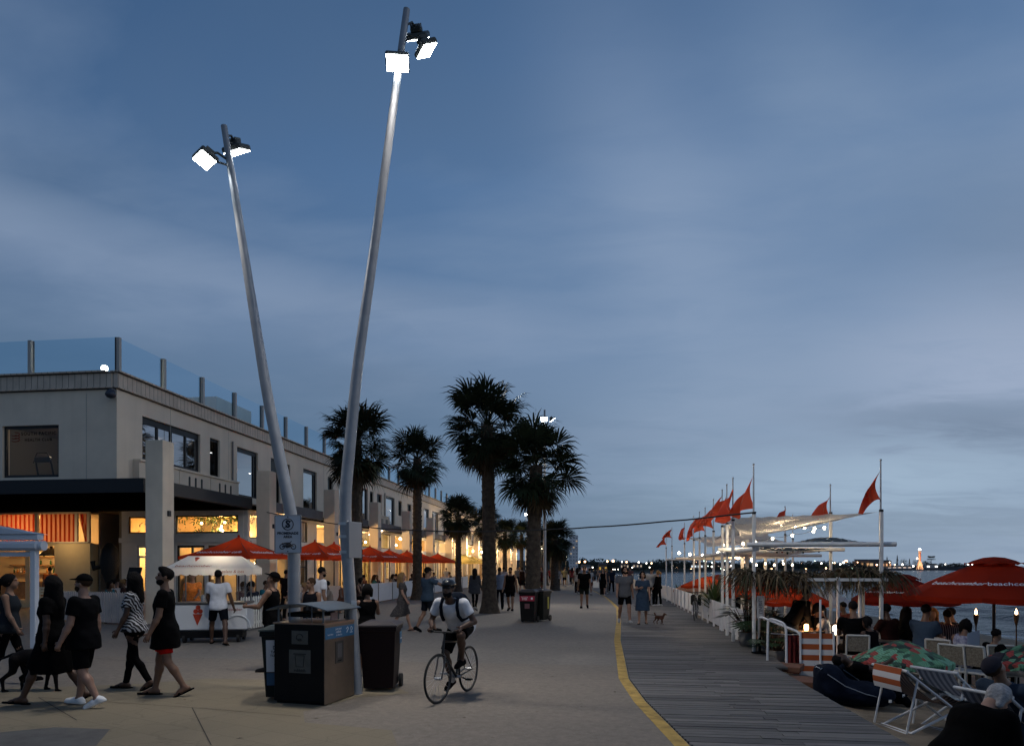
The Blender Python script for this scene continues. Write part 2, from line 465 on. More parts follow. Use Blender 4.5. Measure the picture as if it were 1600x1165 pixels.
        for ax in range(3):
            o1, o2 = [(1, 2), (2, 0), (0, 1)][ax]
            a = ins; b = np.roll(ins, -1, ax); e = np.argwhere(a != b)
            m = (e[:, ax] < D.shape[ax] - 1) & (e[:, o1] > 0) & (e[:, o2] > 0) & (e[:, o1] < D.shape[o1] - 1) & (e[:, o2] < D.shape[o2] - 1)
            e = e[m]; fl = a[tuple(e.T)]
            d1 = np.zeros(3, int); d1[o1] = 1; d2 = np.zeros(3, int); d2[o2] = 1
            q = np.stack([idx[tuple((e - d1 - d2).T)], idx[tuple((e - d2).T)], idx[tuple(e.T)], idx[tuple((e - d1).T)]], 1)
            q[~fl] = q[~fl][:, ::-1]
            Fs.append(q)
        return V, np.concatenate(Fs)
    def mesh(s, name, extra=None):
        V, Q = s.data(); V = [tuple(p) for p in V]; Q = [tuple(int(i) for i in q) for q in Q if min(q) >= 0]
        if extra is not None:
            o = len(V); V += extra.v; Q += [tuple(i + o for i in f) for f in extra.f]
        me = bpy.data.meshes.new(name); me.from_pydata(V, [], Q)
        me.polygons.foreach_set('use_smooth', [True] * len(me.polygons)); me.update()
        return me

def rotx(a): c, s_ = math.cos(a), math.sin(a); return np.array([[1, 0, 0], [0, c, -s_], [0, s_, c]])
def rotz(a): c, s_ = math.cos(a), math.sin(a); return np.array([[c, -s_, 0], [s_, c, 0], [0, 0, 1]])
def roty(a): c, s_ = math.cos(a), math.sin(a); return np.array([[c, 0, s_], [0, 1, 0], [-s_, 0, c]])

def skeleton(p):
    """p: pose (degrees). The figure faces +Y, z up. Returns joints and frames (metres, stature about 1.75)."""
    g = lambda k, d=0: p.get(k, d)
    f = p.get('sex', 'm') == 'f'
    J = {}; Tm = rotz(R(g('twist'))) @ rotx(-R(g('lean'))) @ roty(R(g('side')))
    pel = np.zeros(3); up = Tm[:, 2]
    J['T'] = Tm; J['pel'] = pel; J['chest'] = pel + up * 0.40; J['neck'] = pel + up * 0.545
    Hm = Tm @ rotz(R(g('hyaw'))) @ rotx(-R(g('hpitch')))
    if 'habs' in p: Hm = rotz(R(p['habs'][0])) @ rotx(-R(p['habs'][1]))
    J['Hm'] = Hm; J['head'] = J['neck'] + up * 0.055 + Hm[:, 2] * 0.115 + Hm[:, 1] * 0.02
    sh = 0.17 if f else 0.195; hp = 0.095
    for i, sd in enumerate((-1, 1)):
        t = 'LR'[i]
        J['sh' + t] = pel + Tm @ np.array([sd * sh, -0.005, 0.475])
        a, b, e, tw = g('arm' + t, (4, 8, 12, 0))
        U = Tm if not g('armworld') else np.eye(3)
        d1 = U @ (rotz(R(-sd * 0)) @ np.array([sd * math.sin(R(b)), math.sin(R(a)) * math.cos(R(b)), -math.cos(R(a)) * math.cos(R(b))]))
        J['el' + t] = J['sh' + t] + d1 * (0.275 if f else 0.295)
        a2 = a + e
        d2 = U @ np.array([sd * math.sin(R(b)) * math.cos(R(e)) * (1) - sd * math.sin(R(tw)), math.sin(R(a2)), -math.cos(R(a2))])
        d2 = d2 / np.linalg.norm(d2)
        J['wr' + t] = J['el' + t] + d2 * 0.245; J['hd' + t] = d2
        q = g('leg' + t, (0, 0, 3)); th, kn, ab = q[:3]
        J['hip' + t] = pel + np.array([sd * hp, 0, -0.03])
        d = np.array([sd * math.sin(R(ab)), math.sin(R(th)), -math.cos(R(th))]); d /= np.linalg.norm(d)
        J['kn' + t] = J['hip' + t] + d * 0.42
        sp = th - kn
        d2 = np.array([sd * math.sin(R(ab)) * 0.5, math.sin(R(sp)), -math.cos(R(sp))]); d2 /= np.linalg.norm(d2)
        J['an' + t] = J['kn' + t] + d2 * 0.41
        fp = q[3] if len(q) > 3 else 0.0
        fy = R(sd * -8)
        J['ft' + t] = np.array([-math.sin(fy) * math.cos(R(fp)), math.cos(fy) * math.cos(R(fp)), math.sin(R(fp))])
    # drop on the ground
    zs = []
    for t in 'LR':
        fd = J['ft' + t]; upf = np.array([0, -fd[2], math.hypot(fd[0], fd[1])])
        J['upf' + t] = upf
        hl = J['an' + t] - upf * 0.075 - fd * 0.06; tl = J['an' + t] - upf * 0.075 + fd * 0.175
        J['heel' + t] = hl; J['toe' + t] = tl; zs += [hl[2], tl[2]]
    J['drop'] = -min(zs) if 'z' not in p else p['z']
    if 'fix' in p:                       # explicit joints override
        for k, v in p['fix'].items(): J[k] = np.array(v, float)
    dz = np.array([0, 0, J['drop']])
    for k in list(J):
        if k not in ('T', 'Hm', 'drop') and not k.startswith(('hd', 'ft', 'upf')): J[k] = J[k] + dz
    return J

def bounds(J, pad):
    ks = [k for k in J if k not in ('T', 'Hm', 'drop') and not k.startswith(('hd', 'ft', 'upf'))]
    A = np.array([J[k] for k in ks]); return A.min(0) - pad, A.max(0) + pad

def torso(Fd, J, f, g, off, lo=-0.12, hi=0.50, k=0.04, flare=0.0):
    ts = [-0.14, -0.06, 0.02, 0.12, 0.22, 0.32, 0.42, 0.475, 0.515]
    if f:
        aa = [.12, .165, .168, .140, .128, .142, .150, .135, .075]; bb = [.085, .115, .112, .092, .085, .108, .095, .075, .055]; oy = [-.01, -.015, -.01, .005, .01, .022, .01, 0, -.005]
    else:
        aa = [.12, .158, .160, .152, .155, .175, .185, .165, .08]; bb = [.085, .112, .112, .105, .105, .118, .105, .08, .06]; oy = [0, -.01, -.005, .01, .012, .012, .005, 0, -.005]
    if lo < -.15: ts = [lo] + ts[1:]; aa = [.172] + aa[1:]; bb = [.128] + bb[1:]; oy = [0] + oy[1:]
    w = np.array(g if isinstance(g, (list, tuple)) else [g] * len(ts))
    ta = [t for t in ts if lo <= t <= hi]; ta = sorted(set([lo] + ta + [hi]))
    of = np.array([off + flare, off + flare, off + flare * .8, off + flare * .4] + [off] * 5)
    a = np.interp(ta, ts, np.array(aa) * w + of); b = np.interp(ta, ts, np.array(bb) * w + of); y = np.interp(ta, ts, oy)
    Fd.loft(J['pel'], J['T'], ta, a, b, k, y)

def hand_mb(J, t, sd, grip=25, big=1.0):
    mb = MB(); d = Vector(J['hd' + t]).normalized(); w = Vector(J['wr' + t])
    x = Vector((sd, 0, 0)); pn = (x - d * x.dot(d))           # back of the hand faces outwards
    pn = pn.normalized() if pn.length > .2 else d.orthogonal().normalized()
    ac = d.cross(pn).normalized()                             # across the palm
    if ac.y < 0 and abs(ac.y) > .3: ac = -ac
    pal = w + d * 0.085 * big
    for i, (o, ln, r) in enumerate(((.030, .068, .0085), (.010, .078, .009), (-.010, .072, .0085), (-.029, .056, .0075))):
        b = pal + ac * o * big; path = [w + d * .03 + ac * o * .6, b]; q = b; an = 0
        for sgm in (.45, .32, .23):
            an += R(grip * (0.8 + 0.12 * i)); dd = d * math.cos(an) - pn * math.sin(an); q = q + dd * ln * sgm * big; path.append(q)
        mb.tube(path, [.011 * big, r * 1.1 * big, r * big, r * .9 * big, r * .6 * big], 6)
    tb = w + d * .03 + ac * .026
    mb.tube([w + d * .015 + ac * .012, tb, tb + (d * .5 + ac * .75 - pn * .3).normalized() * .032, tb + (d * .5 + ac * .75 - pn * .3).normalized() * .032 + (d * .85 + ac * .3 - pn * .45).normalized() * .028], [.013, .0135, .011, .007], 6)
    return mb

def make_body(J, p, h):
    f = p.get('sex', 'm') == 'f'; g = p.get('girth', 1.0); lim = p.get('limb', 1.0) * (0.88 if f else 1.0)
    lo, hi = bounds(J, 0.2); hi[2] += 0.1
    B = Field(lo, hi, h)
    torso(B, J, f, g, 0.0, -0.12, 0.515)
    T = J['T']
    B.cone(J['neck'] - T[:, 2] * .05, J['neck'] + T[:, 2] * .06 + T[:, 1] * .01, .062 * lim, .055 * lim, .04)
    Hm = J['Hm']; c = J['head']
    B.ell(c + Hm @ np.array([0, -.012, .025]), (.073, .093, .088), Hm, .02)
    B.ell(c + Hm @ np.array([0, .022, -.045]), (.056, .066, .072), Hm, .03)
    B.cone(c + Hm @ np.array([0, .07, -.105]), c + Hm @ np.array([0, .055, -.07]), .022, .04, .03)
    B.cone(c + Hm @ np.array([0, .085, .005]), c + Hm @ np.array([0, .105, -.03]), .009, .016, .012)
    for sd in (-1, 1):
        B.ell(c + Hm @ np.array([sd * .073, -.005, -.015]), (.012, .02, .032), Hm, .008)
        B.ell(c + Hm @ np.array([sd * .03, .093, .008]), (.017, .016, .011), Hm, .01, carve=True)
        B.cone(c + Hm @ np.array([sd * .012, .088, .028]), c + Hm @ np.array([sd * .045, .078, .025]), .011, .009, .012)
    B.cone(c + Hm @ np.array([-.018, .082, -.066]), c + Hm @ np.array([.018, .082, -.066]), .011, .011, .008)
    hands = MB()
    for t, sd in (('L', -1), ('R', 1)):
        B.cone(J['sh' + t] - T[:, 0] * sd * .04, J['sh' + t] + np.array([0, 0, -.015]), .052 * lim, .054 * lim, .025)
        B.cone(J['sh' + t], J['el' + t], .053 * lim, .042 * lim, .015)
        B.cone(J['el' + t], J['el' + t] * .65 + J['wr' + t] * .35, .041 * lim, .043 * lim, .02)
        B.cone(J['el' + t] * .65 + J['wr' + t] * .35, J['wr' + t], .042 * lim, .028 * lim, .02)
        B.cone(J['wr' + t], J['wr' + t] + J['hd' + t] * .085, .026, .034 if h > .02 else .03, .015)
        if h <= 0.02:
            hm = hand_mb(J, t, sd, p.get('grip', 25)); hands.add(hm.v, hm.f)
        else: B.cone(J['wr' + t] + J['hd' + t] * .08, J['wr' + t] + J['hd' + t] * .16, .03, .02, .015)
        B.cone(J['hip' + t], J['kn' + t], .088 * lim * g ** .7 if not isinstance(g, (list, tuple)) else .088, .056 * lim, .05)
        m = J['kn' + t] * .68 + J['an' + t] * .32; bk = np.array([0, -.012, 0])
        B.cone(J['kn' + t], m + bk, .053 * lim, .056 * lim, .03); B.cone(m + bk, J['an' + t], .055 * lim, .036, .03)
        fd = J['ft' + t]; uf = J['upf' + t]
        B.cone(J['heel' + t] + uf * .035 + fd * .02, J['an' + t] + fd * .07 - uf * .038, .033, .033, .02)
        B.cone(J['an' + t] + fd * .07 - uf * .038, J['toe' + t] + uf * .018 - fd * .02, .035, .018, .02)
        B.cone(J['an' + t], J['an' + t] + fd * .07 - uf * .04, .037, .03, .02)
    return B.mesh('person', hands)

def make_top(J, p, h, kind):
    f = p.get('sex', 'm') == 'f'; g = p.get('girth', 1.0); lim = p.get('limb', 1.0) * (0.88 if f else 1.0); T = J['T']
    lo, hi = bounds(J, 0.22); zlo = min(J['pel'][2], J['chest'][2]) - .35
    lo[2] = max(lo[2], zlo); B = Field(lo, hi, h)
    hem = p.get('hem', -0.10)
    torso(B, J, f, g, .014 + p.get('loose', .006), hem, .512 if kind != 'tank' else .49, .02, p.get('hemloose', .026))
    for t, sd in (('L', -1), ('R', 1)):
        if kind in ('tee', 'polo', 'long'):
            fr = {'tee': .62, 'polo': .62, 'long': 1.0}[kind]; e = J['sh' + t] + (J['el' + t] - J['sh' + t]) * fr
            B.cone(J['sh' + t] - T[:, 0] * sd * .06 - T[:, 2] * .015, J['sh' + t] - T[:, 2] * .008, .068 * lim, .070 * lim, .03); B.cone(J['sh' + t], e, .071 * lim, .072 * lim, .02, clip=1e-4)
            if kind == 'long':
                B.cone(J['el' + t], J['wr' + t], .06 * lim, .046 * lim, .02, clip=1e-4)
        else:
            B.cone(J['sh' + t] - T[:, 0] * sd * .06 + T[:, 2] * .02, J['sh' + t] - T[:, 0] * sd * .05 - T[:, 2] * .09, .045, .06, .03)
    nk = J['neck'] + T[:, 2] * .035 + T[:, 1] * .03
    B.ell(nk, (.07, .085, .06 if kind != 'tank' else .11), T, carve=True)
    B.ripple(.004, 24, 19)
    return B.mesh('shirt')

def make_bottom(J, p, h, kind):
    f = p.get('sex', 'm') == 'f'; g = p.get('girth', 1.0); lim = p.get('limb', 1.0) * (0.88 if f else 1.0)
    lo, hi = bounds(J, 0.22); hi[2] = J['pel'][2] + .32; B = Field(lo, hi, h)
    if kind in ('skirt', 'dress', 'long_dress'):
        T = J['T']; z0 = {'skirt': -.42, 'dress': -.48, 'long_dress': -.84}[kind]; fl = p.get('flare', 1.0); sw = p.get('sway', 0.0)
        ts = [z0, z0 * .6, -.12, -.04, .04, .16, .26]
        aa = [.215 * fl, .20 * fl, .185, .18, .172, .148, .14]; bb = [.20 * fl, .175 * fl, .145, .135, .125, .105, .10]
        aa = [a * g for a in aa]; bb = [b * g for b in bb]
        B.loft(J['pel'], np.eye(3), ts, aa, bb, .02, [sw, sw * .55, 0, -.005, 0, .008, .01])
        for t in 'LR':
            B.cone(J['hip' + t], J['kn' + t], .11, .095, .06, clip=1e-4)
        B.plane(J['pel'] + np.array([0, 0, z0]), (0, 0, -1)); B.ripple(.008, 26, 5)
        return B.mesh('skirt' if kind == 'skirt' else 'dress')
    torso(B, J, f, g, .008, -.14, .05, .02)
    for t in 'LR':
        if kind == 'shorts':
            fr = p.get('short', .78); e = J['hip' + t] + (J['kn' + t] - J['hip' + t]) * fr
            B.cone(J['hip' + t], e, .104 * lim, .086 * lim, .04, clip=1e-4)
        else:
            tight = kind == 'leggings'
            B.cone(J['hip' + t], J['kn' + t], (.095 if tight else .104) * lim, (.061 if tight else .072) * lim, .04)
            m = J['kn' + t] * .68 + J['an' + t] * .32 + np.array([0, -.012, 0])
            B.cone(J['kn' + t], m, (.06 if tight else .07) * lim, (.062 if tight else .068) * lim, .03)
            B.cone(m, J['an' + t], (.061 if tight else .067) * lim, .044 if tight else .06, .03, clip=1e-4)
    B.ripple(.004, 22, 23)
    return B.mesh({'shorts': 'shorts', 'leggings': 'leggings'}.get(kind, 'trousers'))

def make_shoe(J, t, kind, h):
    fd = J['ft' + t]; uf = J['upf' + t]; hl = J['heel' + t]; tl = J['toe' + t]
    A = np.array([hl, tl, J['an' + t]]); B = Field(A.min(0) - .1, A.max(0) + .1, min(h, .016))
    if kind == 'sneaker':
        B.cone(hl + uf * .035 + fd * .025, J['an' + t] + fd * .06 - uf * .035, .044, .044, .02); B.cone(J['an' + t] + fd * .06 - uf * .035, tl + uf * .03 - fd * .005, .046, .034, .02)
        B.cone(hl + uf * .04 + fd * .02, J['an' + t] - uf * .0, .045, .046, .02, clip=1e-4)
        B.cone(hl + uf * .012, tl + uf * .012, .042, .04, .01)
        B.plane(hl - uf * .004, -uf)
    else:
        B.cone(hl + uf * .004 - fd * .01, tl + uf * .004 + fd * .02, .042, .044, .01)
        B.plane(hl + uf * .01, uf); B.plane(hl - uf * .012, -uf)
        m = J['an' + t] + fd * .085 - uf * .05
        s = np.cross(fd, uf)
        for q in (-1, 1):
            B.cone(tl - fd * .05 + uf * .03, m + s * q * .038, .012, .012, .005)
    return B.mesh('shoe')

def make_hair(J, p, style, h):
    Hm = J['Hm']; c = J['head']; T = J['T']
    lo = c - np.array([.3, .3, .55]); hi = c + .25
    B = Field(lo, hi, min(h, .02))
    r = (.081, .100, .094) if style != 'afro' else (.14, .15, .14)
    B.ell(c + Hm @ np.array([0, -.016, .03]), r, Hm, .01)
    if style in ('long', 'pony', 'bob'):
        B.ell(c + Hm @ np.array([0, -.035, .0]), (.088, .09, .10), Hm, .03)
    if style == 'long':
        B.cone(c + Hm @ np.array([0, -.075, -.02]), c + Hm @ np.array([0, -.06, 0]) - T[:, 2] * .30 - T[:, 1] * .05, .085, .07, .04)
        for sd in (-1, 1): B.cone(c + Hm @ np.array([sd * .07, -.03, 0]), c + Hm @ np.array([sd * .09, .0, 0]) - T[:, 2] * .27, .035, .035, .04)
    if style == 'pony':
        B.cone(c + Hm @ np.array([0, -.10, .03]), c + Hm @ np.array([0, -.16, -.02]), .035, .04, .02); B.cone(c + Hm @ np.array([0, -.16, -.02]), c + Hm @ np.array([0, -.15, -.2]), .042, .02, .03)
    if style == 'bun': B.ell(c + Hm @ np.array([0, -.08, .10]), (.045, .045, .045), Hm, .02)
    if style == 'bob':
        for sd in (-1, 1): B.cone(c + Hm @ np.array([sd * .07, -.03, 0]), c + Hm @ np.array([sd * .075, -.01, -.11]), .04, .035, .03)
    if style == 'quiff': B.ell(c + Hm @ np.array([0, .04, .10]), (.06, .06, .04), Hm, .03)
    # cut away the face
    fz = .045 if style not in ('long', 'bob') else .05
    B.ell(c + Hm @ np.array([0, .105, -.035]), (.068, .085, .10), Hm, carve=True)
    if style in ('short', 'quiff', 'bun'):
        B.ell(c + Hm @ np.array([0, .02, -.13]), (.2, .12, .11), Hm, carve=True)
        B.ell(c + Hm @ np.array([0, -.10, -.17]), (.2, .12, .11), Hm, carve=True)
    B.ripple(.004, 70, 60)
    return B.mesh('hair')

def make_beard(J, h):
    Hm = J['Hm']; c = J['head']; B = Field(c - .22, c + .2, min(h, .016))
    B.ell(c + Hm @ np.array([0, .035, -.075]), (.064, .066, .06), Hm, .02)
    B.ell(c + Hm @ np.array([0, .10, -.015]), (.05, .05, .052), Hm, carve=True)
    B.ell(c + Hm @ np.array([0, .04, .03]), (.1, .1, .07), Hm, carve=True)
    return B.mesh('beard')

def make_cap(J, h, helmet=False, back=False):
    Hm = J['Hm']; c = J['head']; B = Field(c - .3, c + .3, min(h, .012))
    cz = np.array([0, -.012, .035])
    if helmet:
        B.ell(c + Hm @ np.array([0, -.02, .05]), (.098, .135, .092), Hm, .01, clipz=-.015)
        for x in (-.055, -.02, .02, .055): B.cone(c + Hm @ np.array([x, .07, .13]), c + Hm @ np.array([x * 1.1, -.10, .135]), .012, .012, 0, carve=True)
        B.cone(c + Hm @ np.array([-.06, .09, .045]), c + Hm @ np.array([.06, .09, .045]), .02, .02, .02)
    else:
        B.ell(c + Hm @ cz, (.086, .106, .096), Hm, .01, clipz=.0)
        s = -1 if back else 1
        for x in (-.05, -.025, 0, .025, .05):
            B.cone(c + Hm @ np.array([x, s * .07, .045]), c + Hm @ np.array([x * .8, s * .165, .032]), .014, .009, .012)
    return B.mesh('helmet' if helmet else 'cap')

def add_eyes(J, o):
    Hm = J['Hm']; c = J['head']
    for sd in (-1, 1): MB().ball(c + Hm @ np.array([sd * .03, .078, .008]), .0125, 8, 6).build('eye', EYE, o)

SKIN = {'pale': M('skin_pale', (.27, .155, .11), .55, var=(9, .08)), 'tan': M('skin_tan', (.175, .095, .06), .55, var=(9, .08)), 'brown': M('skin_brown', (.075, .038, .023), .5, var=(9, .08)), 'dark': M('skin_dark', (.045, .023, .015), .5, var=(9, .08))}
HAIRC = {'black': M('hair_black', (.008, .007, .007), .85, spec=.08, bump=(60, .5)), 'brown': M('hair_brown', (.035, .02, .012), .85, spec=.08, bump=(60, .5)), 'fair': M('hair_fair', (.20, .12, .055), .85, spec=.08, bump=(60, .5)), 'grey': M('hair_grey', (.28, .28, .29), .85, spec=.08, bump=(60, .5), var=(30, .3)), 'red': M('hair_red', (.16, .05, .02), .85, spec=.08, bump=(60, .5))}
EYE = M('eye_dark', (.02, .015, .012), .15)
def cloth(hexc, nm=None): return M('cloth_' + hexc if nm is None else nm, tuple(x * .72 for x in lin(hexc)), .92, spec=.06, var=(14, .10), bump=(9, .55))

def person(label, loc, rz, p, skin='tan', hair=('short', 'black'), top=('tee', '#101012'), bottom=('shorts', '#101012'), shoes=('sneaker', '#e8e8e8'), cap=None, helmet=None, beard=None, h=.018, scale=1.0, group=None, eyes=False, barefoot=False):
    """one figure: the body mesh is the thing, its clothes and hair are children"""
    J = skeleton(p)
    o = obj('person', make_body(J, p, h), SKIN[skin]); tag(o, label, 'person', group)
    o.location = loc; o.rotation_euler = (0, 0, rz); o.scale = (scale,) * 3
    if top: 
        m = top[1] if not isinstance(top[1], str) else cloth(top[1]); q = make_top(J, p, h, top[0]); obj(q.name.split('.')[0], q, m, o)
    if bottom:
        m = bottom[1] if not isinstance(bottom[1], str) else cloth(bottom[1]); q = make_bottom(J, p, h, bottom[0]); obj(q.name.split('.')[0], q, m, o)
    if shoes:
        for t in 'LR': obj('shoe', make_shoe(J, t, shoes[0], h), shoes[1] if not isinstance(shoes[1], str) else cloth(shoes[1]), o)
    if hair: obj('hair', make_hair(J, p, hair[0], h), HAIRC[hair[1]], o)
    if beard: obj('beard', make_beard(J, h), HAIRC[beard], o)
    if cap: obj('cap', make_cap(J, h, back=p.get('capback', False)), cloth(cap), o)
    if helmet: obj('helmet', make_cap(J, h, True), M('helmet_shell', lin(helmet), .25), o)
    if eyes: add_eyes(J, o)
    return o, J
def face(dx, dy):                 # rotation that turns a figure (facing +Y) towards (dx, dy)
    return math.atan2(-dx, dy)
# ------------------------------------------------------------------ the ground, the deck, the beach and the bay
def ground_mat(name, kind):
    m = bpy.data.materials.new(name); m.use_nodes = True; t = m.node_tree; b = t.nodes['Principled BSDF']
    tcn = t.nodes.new('ShaderNodeTexCoord'); O = tcn.outputs['Object']
    def ns(sc, det=6, ro=.6, vec=O):
        n = t.nodes.new('ShaderNodeTexNoise'); n.inputs['Scale'].default_value = sc; n.inputs['Detail'].default_value = det; n.inputs['Roughness'].default_value = ro
        t.links.new(vec, n.inputs['Vector']); return n.outputs[0]
    def rp(f, stops):
        r = t.nodes.new('ShaderNodeValToRGB'); t.links.new(f, r.inputs[0])
        while len(r.color_ramp.elements) < len(stops): r.color_ramp.elements.new(.5)
        for e, (p, c) in zip(r.color_ramp.elements, stops): e.position = p; e.color = (*c, 1)
        return r.outputs[0]
    def mx(f, a, c, mode='MIX'):
        n = t.nodes.new('ShaderNodeMix'); n.data_type = 'RGBA'; n.blend_type = mode
        if isinstance(f, (int, float)): n.inputs[0].default_value = f
        else: t.links.new(f, n.inputs[0])
        for i, v in ((6, a), (7, c)):
            if isinstance(v, tuple): n.inputs[i].default_value = (*v, 1)
            else: t.links.new(v, n.inputs[i])
        return n.outputs[2]
    bp = t.nodes.new('ShaderNodeBump'); bp.inputs['Strength'].default_value = .35; bp.inputs['Distance'].default_value = .01
    b.inputs['Specular IOR Level'].default_value = .35
    if kind == 'asphalt':
        g = ns(260, 3, .7); w = ns(.55, 6, .65); st = ns(2.3, 7, .7)
        c = rp(w, [(.3, (.108, .094, .080)), (.7, (.185, .160, .136))])
        c = mx(rp(st, [(.42, (0, 0, 0)), (.72, (1, 1, 1))]), c, (.100, .088, .076))
        c = mx(.55, c, rp(g, [(.3, (.075, .07, .065)), (.7, (.30, .28, .25))]))
        v = t.nodes.new('ShaderNodeTexVoronoi'); v.inputs['Scale'].default_value = 1.7; t.links.new(O, v.inputs['Vector'])
        c = mx(rp(v.outputs['Distance'], [(0, (.75, .75, .75)), (.028, (.75, .75, .75)), (.045, (0, 0, 0))]), c, (.055, .05, .045))   # gum and oil spots
        vs = t.nodes.new('ShaderNodeTexVoronoi'); vs.feature = 'DISTANCE_TO_EDGE'; vs.inputs['Scale'].default_value = .16; vs.inputs['Randomness'].default_value = .8
        wn = t.nodes.new('ShaderNodeTexNoise'); wn.inputs['Scale'].default_value = 1.1; wn.inputs['Detail'].default_value = 6; t.links.new(O, wn.inputs['Vector']); vm = t.nodes.new('ShaderNodeVectorMath'); vm.operation = 'MULTIPLY_ADD'; t.links.new(wn.outputs['Color'], vm.inputs[0]); vm.inputs[1].default_value = (.9, .9, .9); t.links.new(O, vm.inputs[2]); t.links.new(vm.outputs[0], vs.inputs['Vector'])
        c = mx(rp(vs.outputs['Distance'], [(0, (.25, .25, .25)), (.002, (.25, .25, .25)), (.004, (0, 0, 0))]), c, (.06, .052, .045))
        md = ns(9, 6, .75); c = mx(.35, c, rp(md, [(.35, (.085, .074, .062)), (.65, (.26, .225, .19))]))
        sp_ = ns(38, 2, .8); c = mx(rp(sp_, [(.66, (0, 0, 0)), (.72, (.7, .7, .7))]), c, (.36, .33, .29)); c = mx(rp(sp_, [(.28, (.7, .7, .7)), (.34, (0, 0, 0))]), c, (.055, .05, .045))
        t.links.new(c, b.inputs['Base Color']); t.links.new(g, bp.inputs['Height']); b.inputs['Roughness'].default_value = .82
    elif kind == 'paving':
        br = t.nodes.new('ShaderNodeTexBrick'); br.inputs['Scale'].default_value = 1.0; br.inputs['Brick Width'].default_value = .6; br.inputs['Row Height'].default_value = .4
        br.inputs['Mortar Size'].default_value = .007; br.inputs['Mortar Smooth'].default_value = .3
        br.inputs['Color1'].default_value = (.165, .135, .088, 1); br.inputs['Color2'].default_value = (.20, .165, .11, 1); br.inputs['Mortar'].default_value = (.085, .07, .048, 1)
        mp = t.nodes.new('ShaderNodeMapping'); mp.inputs['Rotation'].default_value = (0, 0, R(24)); t.links.new(O, mp.inputs[0]); t.links.new(mp.outputs[0], br.inputs['Vector'])
        w = ns(.8, 6, .6); g = ns(90, 4, .7)
        c = mx(.42, br.outputs[0], rp(w, [(.3, (.115, .094, .064)), (.7, (.21, .172, .115))]))
        c = mx(.3, c, rp(g, [(.3, (.07, .06, .042)), (.7, (.27, .225, .155))]))
        v = t.nodes.new('ShaderNodeTexVoronoi'); v.feature = 'DISTANCE_TO_EDGE'; v.inputs['Scale'].default_value = .55
        wn = t.nodes.new('ShaderNodeTexNoise'); wn.inputs['Scale'].default_value = 2.2; wn.inputs['Detail'].default_value = 5; t.links.new(O, wn.inputs['Vector'])
        vm = t.nodes.new('ShaderNodeVectorMath'); vm.operation = 'MULTIPLY_ADD'; t.links.new(wn.outputs['Color'], vm.inputs[0]); vm.inputs[1].default_value = (.7, .7, .7); t.links.new(O, vm.inputs[2])
        t.links.new(vm.outputs[0], v.inputs['Vector'])
        c = mx(rp(v.outputs['Distance'], [(0, (.4, .4, .4)), (.005, (.2, .2, .2)), (.010, (0, 0, 0))]), c, (.07, .058, .04))  # cracks
        t.links.new(c, b.inputs['Base Color']); t.links.new(g, bp.inputs['Height']); b.inputs['Roughness'].default_value = .8
    elif kind == 'sand':
        w = ns(.5, 6); g = ns(160, 3, .8); f = ns(3.5, 5, .6)
        c = mx(.5, rp(w, [(.3, (.20, .155, .105)), (.7, (.30, .235, .165))]), rp(f, [(.35, (.14, .105, .072)), (.65, (.31, .25, .18))]))
        t.links.new(c, b.inputs['Base Color']); b.inputs['Roughness'].default_value = .95; bp.inputs['Distance'].default_value = .06
        ad = t.nodes.new('ShaderNodeMath'); ad.operation = 'MULTIPLY_ADD'; t.links.new(f, ad.inputs[0]); ad.inputs[1].default_value = 1.0; t.links.new(g, ad.inputs[2])
        t.links.new(ad.outputs[0], bp.inputs['Height']); bp.inputs['Strength'].default_value = .6
    t.links.new(bp.outputs[0], b.inputs['Normal'])
    return m

ASPH = ground_mat('asphalt_promenade', 'asphalt'); PAVE = ground_mat('tan_paving', 'paving'); SAND = ground_mat('beach_sand', 'sand')
YEL = M('yellow_line_paint', (.36, .235, .06), .85, var=(5, .45), bump=(60, .6))

EDGE = [(1.9, 3.5), (1.35, 6.0), (.925, 7.28), (.62, 9.6), (.47, 11.5), (.49, 14), (.51, 17.4), (.72, 24), (.86, 30.6), (.62, 37), (.27, 43.4), (-.35, 51), (-.97, 58.8), (-2.3, 75), (-4.5, 100), (-8, 135), (-13, 180)]
def edge_x(y): return float(np.interp(y, [e[1] for e in EDGE], [e[0] for e in EDGE]))
FEN = [(3.16, 4), (3.16, 13.2), (3.36, 16.0), (3.45, 24), (3.45, 38), (3.1, 50), (2.2, 62), (.6, 80), (-2, 105), (-6, 140), (-11, 185)]
def fence_x(y): return float(np.interp(y, [e[1] for e in FEN], [e[0] for e in FEN]))

def strip(name, left, right, ys, z, mats, mi=0):
    mb = MB(); vs = []
    for y in ys: vs += [(left(y), y, z), (right(y), y, z)]
    mb.add(vs, [(2 * i, 2 * i + 1, 2 * i + 3, 2 * i + 2) for i in range(len(ys) - 1)], mi)
    return setting(mb.build(name, mats))
ys = [-6, 0, 3.5, 5, 6, 7.28, 8.4, 9.6, 10.5, 11.5, 12.7, 14, 17.4, 20, 24, 27, 30.6, 34, 37, 40, 43.4, 47, 51, 55, 58.8, 66, 75, 87, 100, 117, 135, 157, 180]
promenade = strip('promenade', lambda y: -60, lambda y: edge_x(y) - .0 if y > 3.5 else 2.2, ys, 0.0, ASPH)
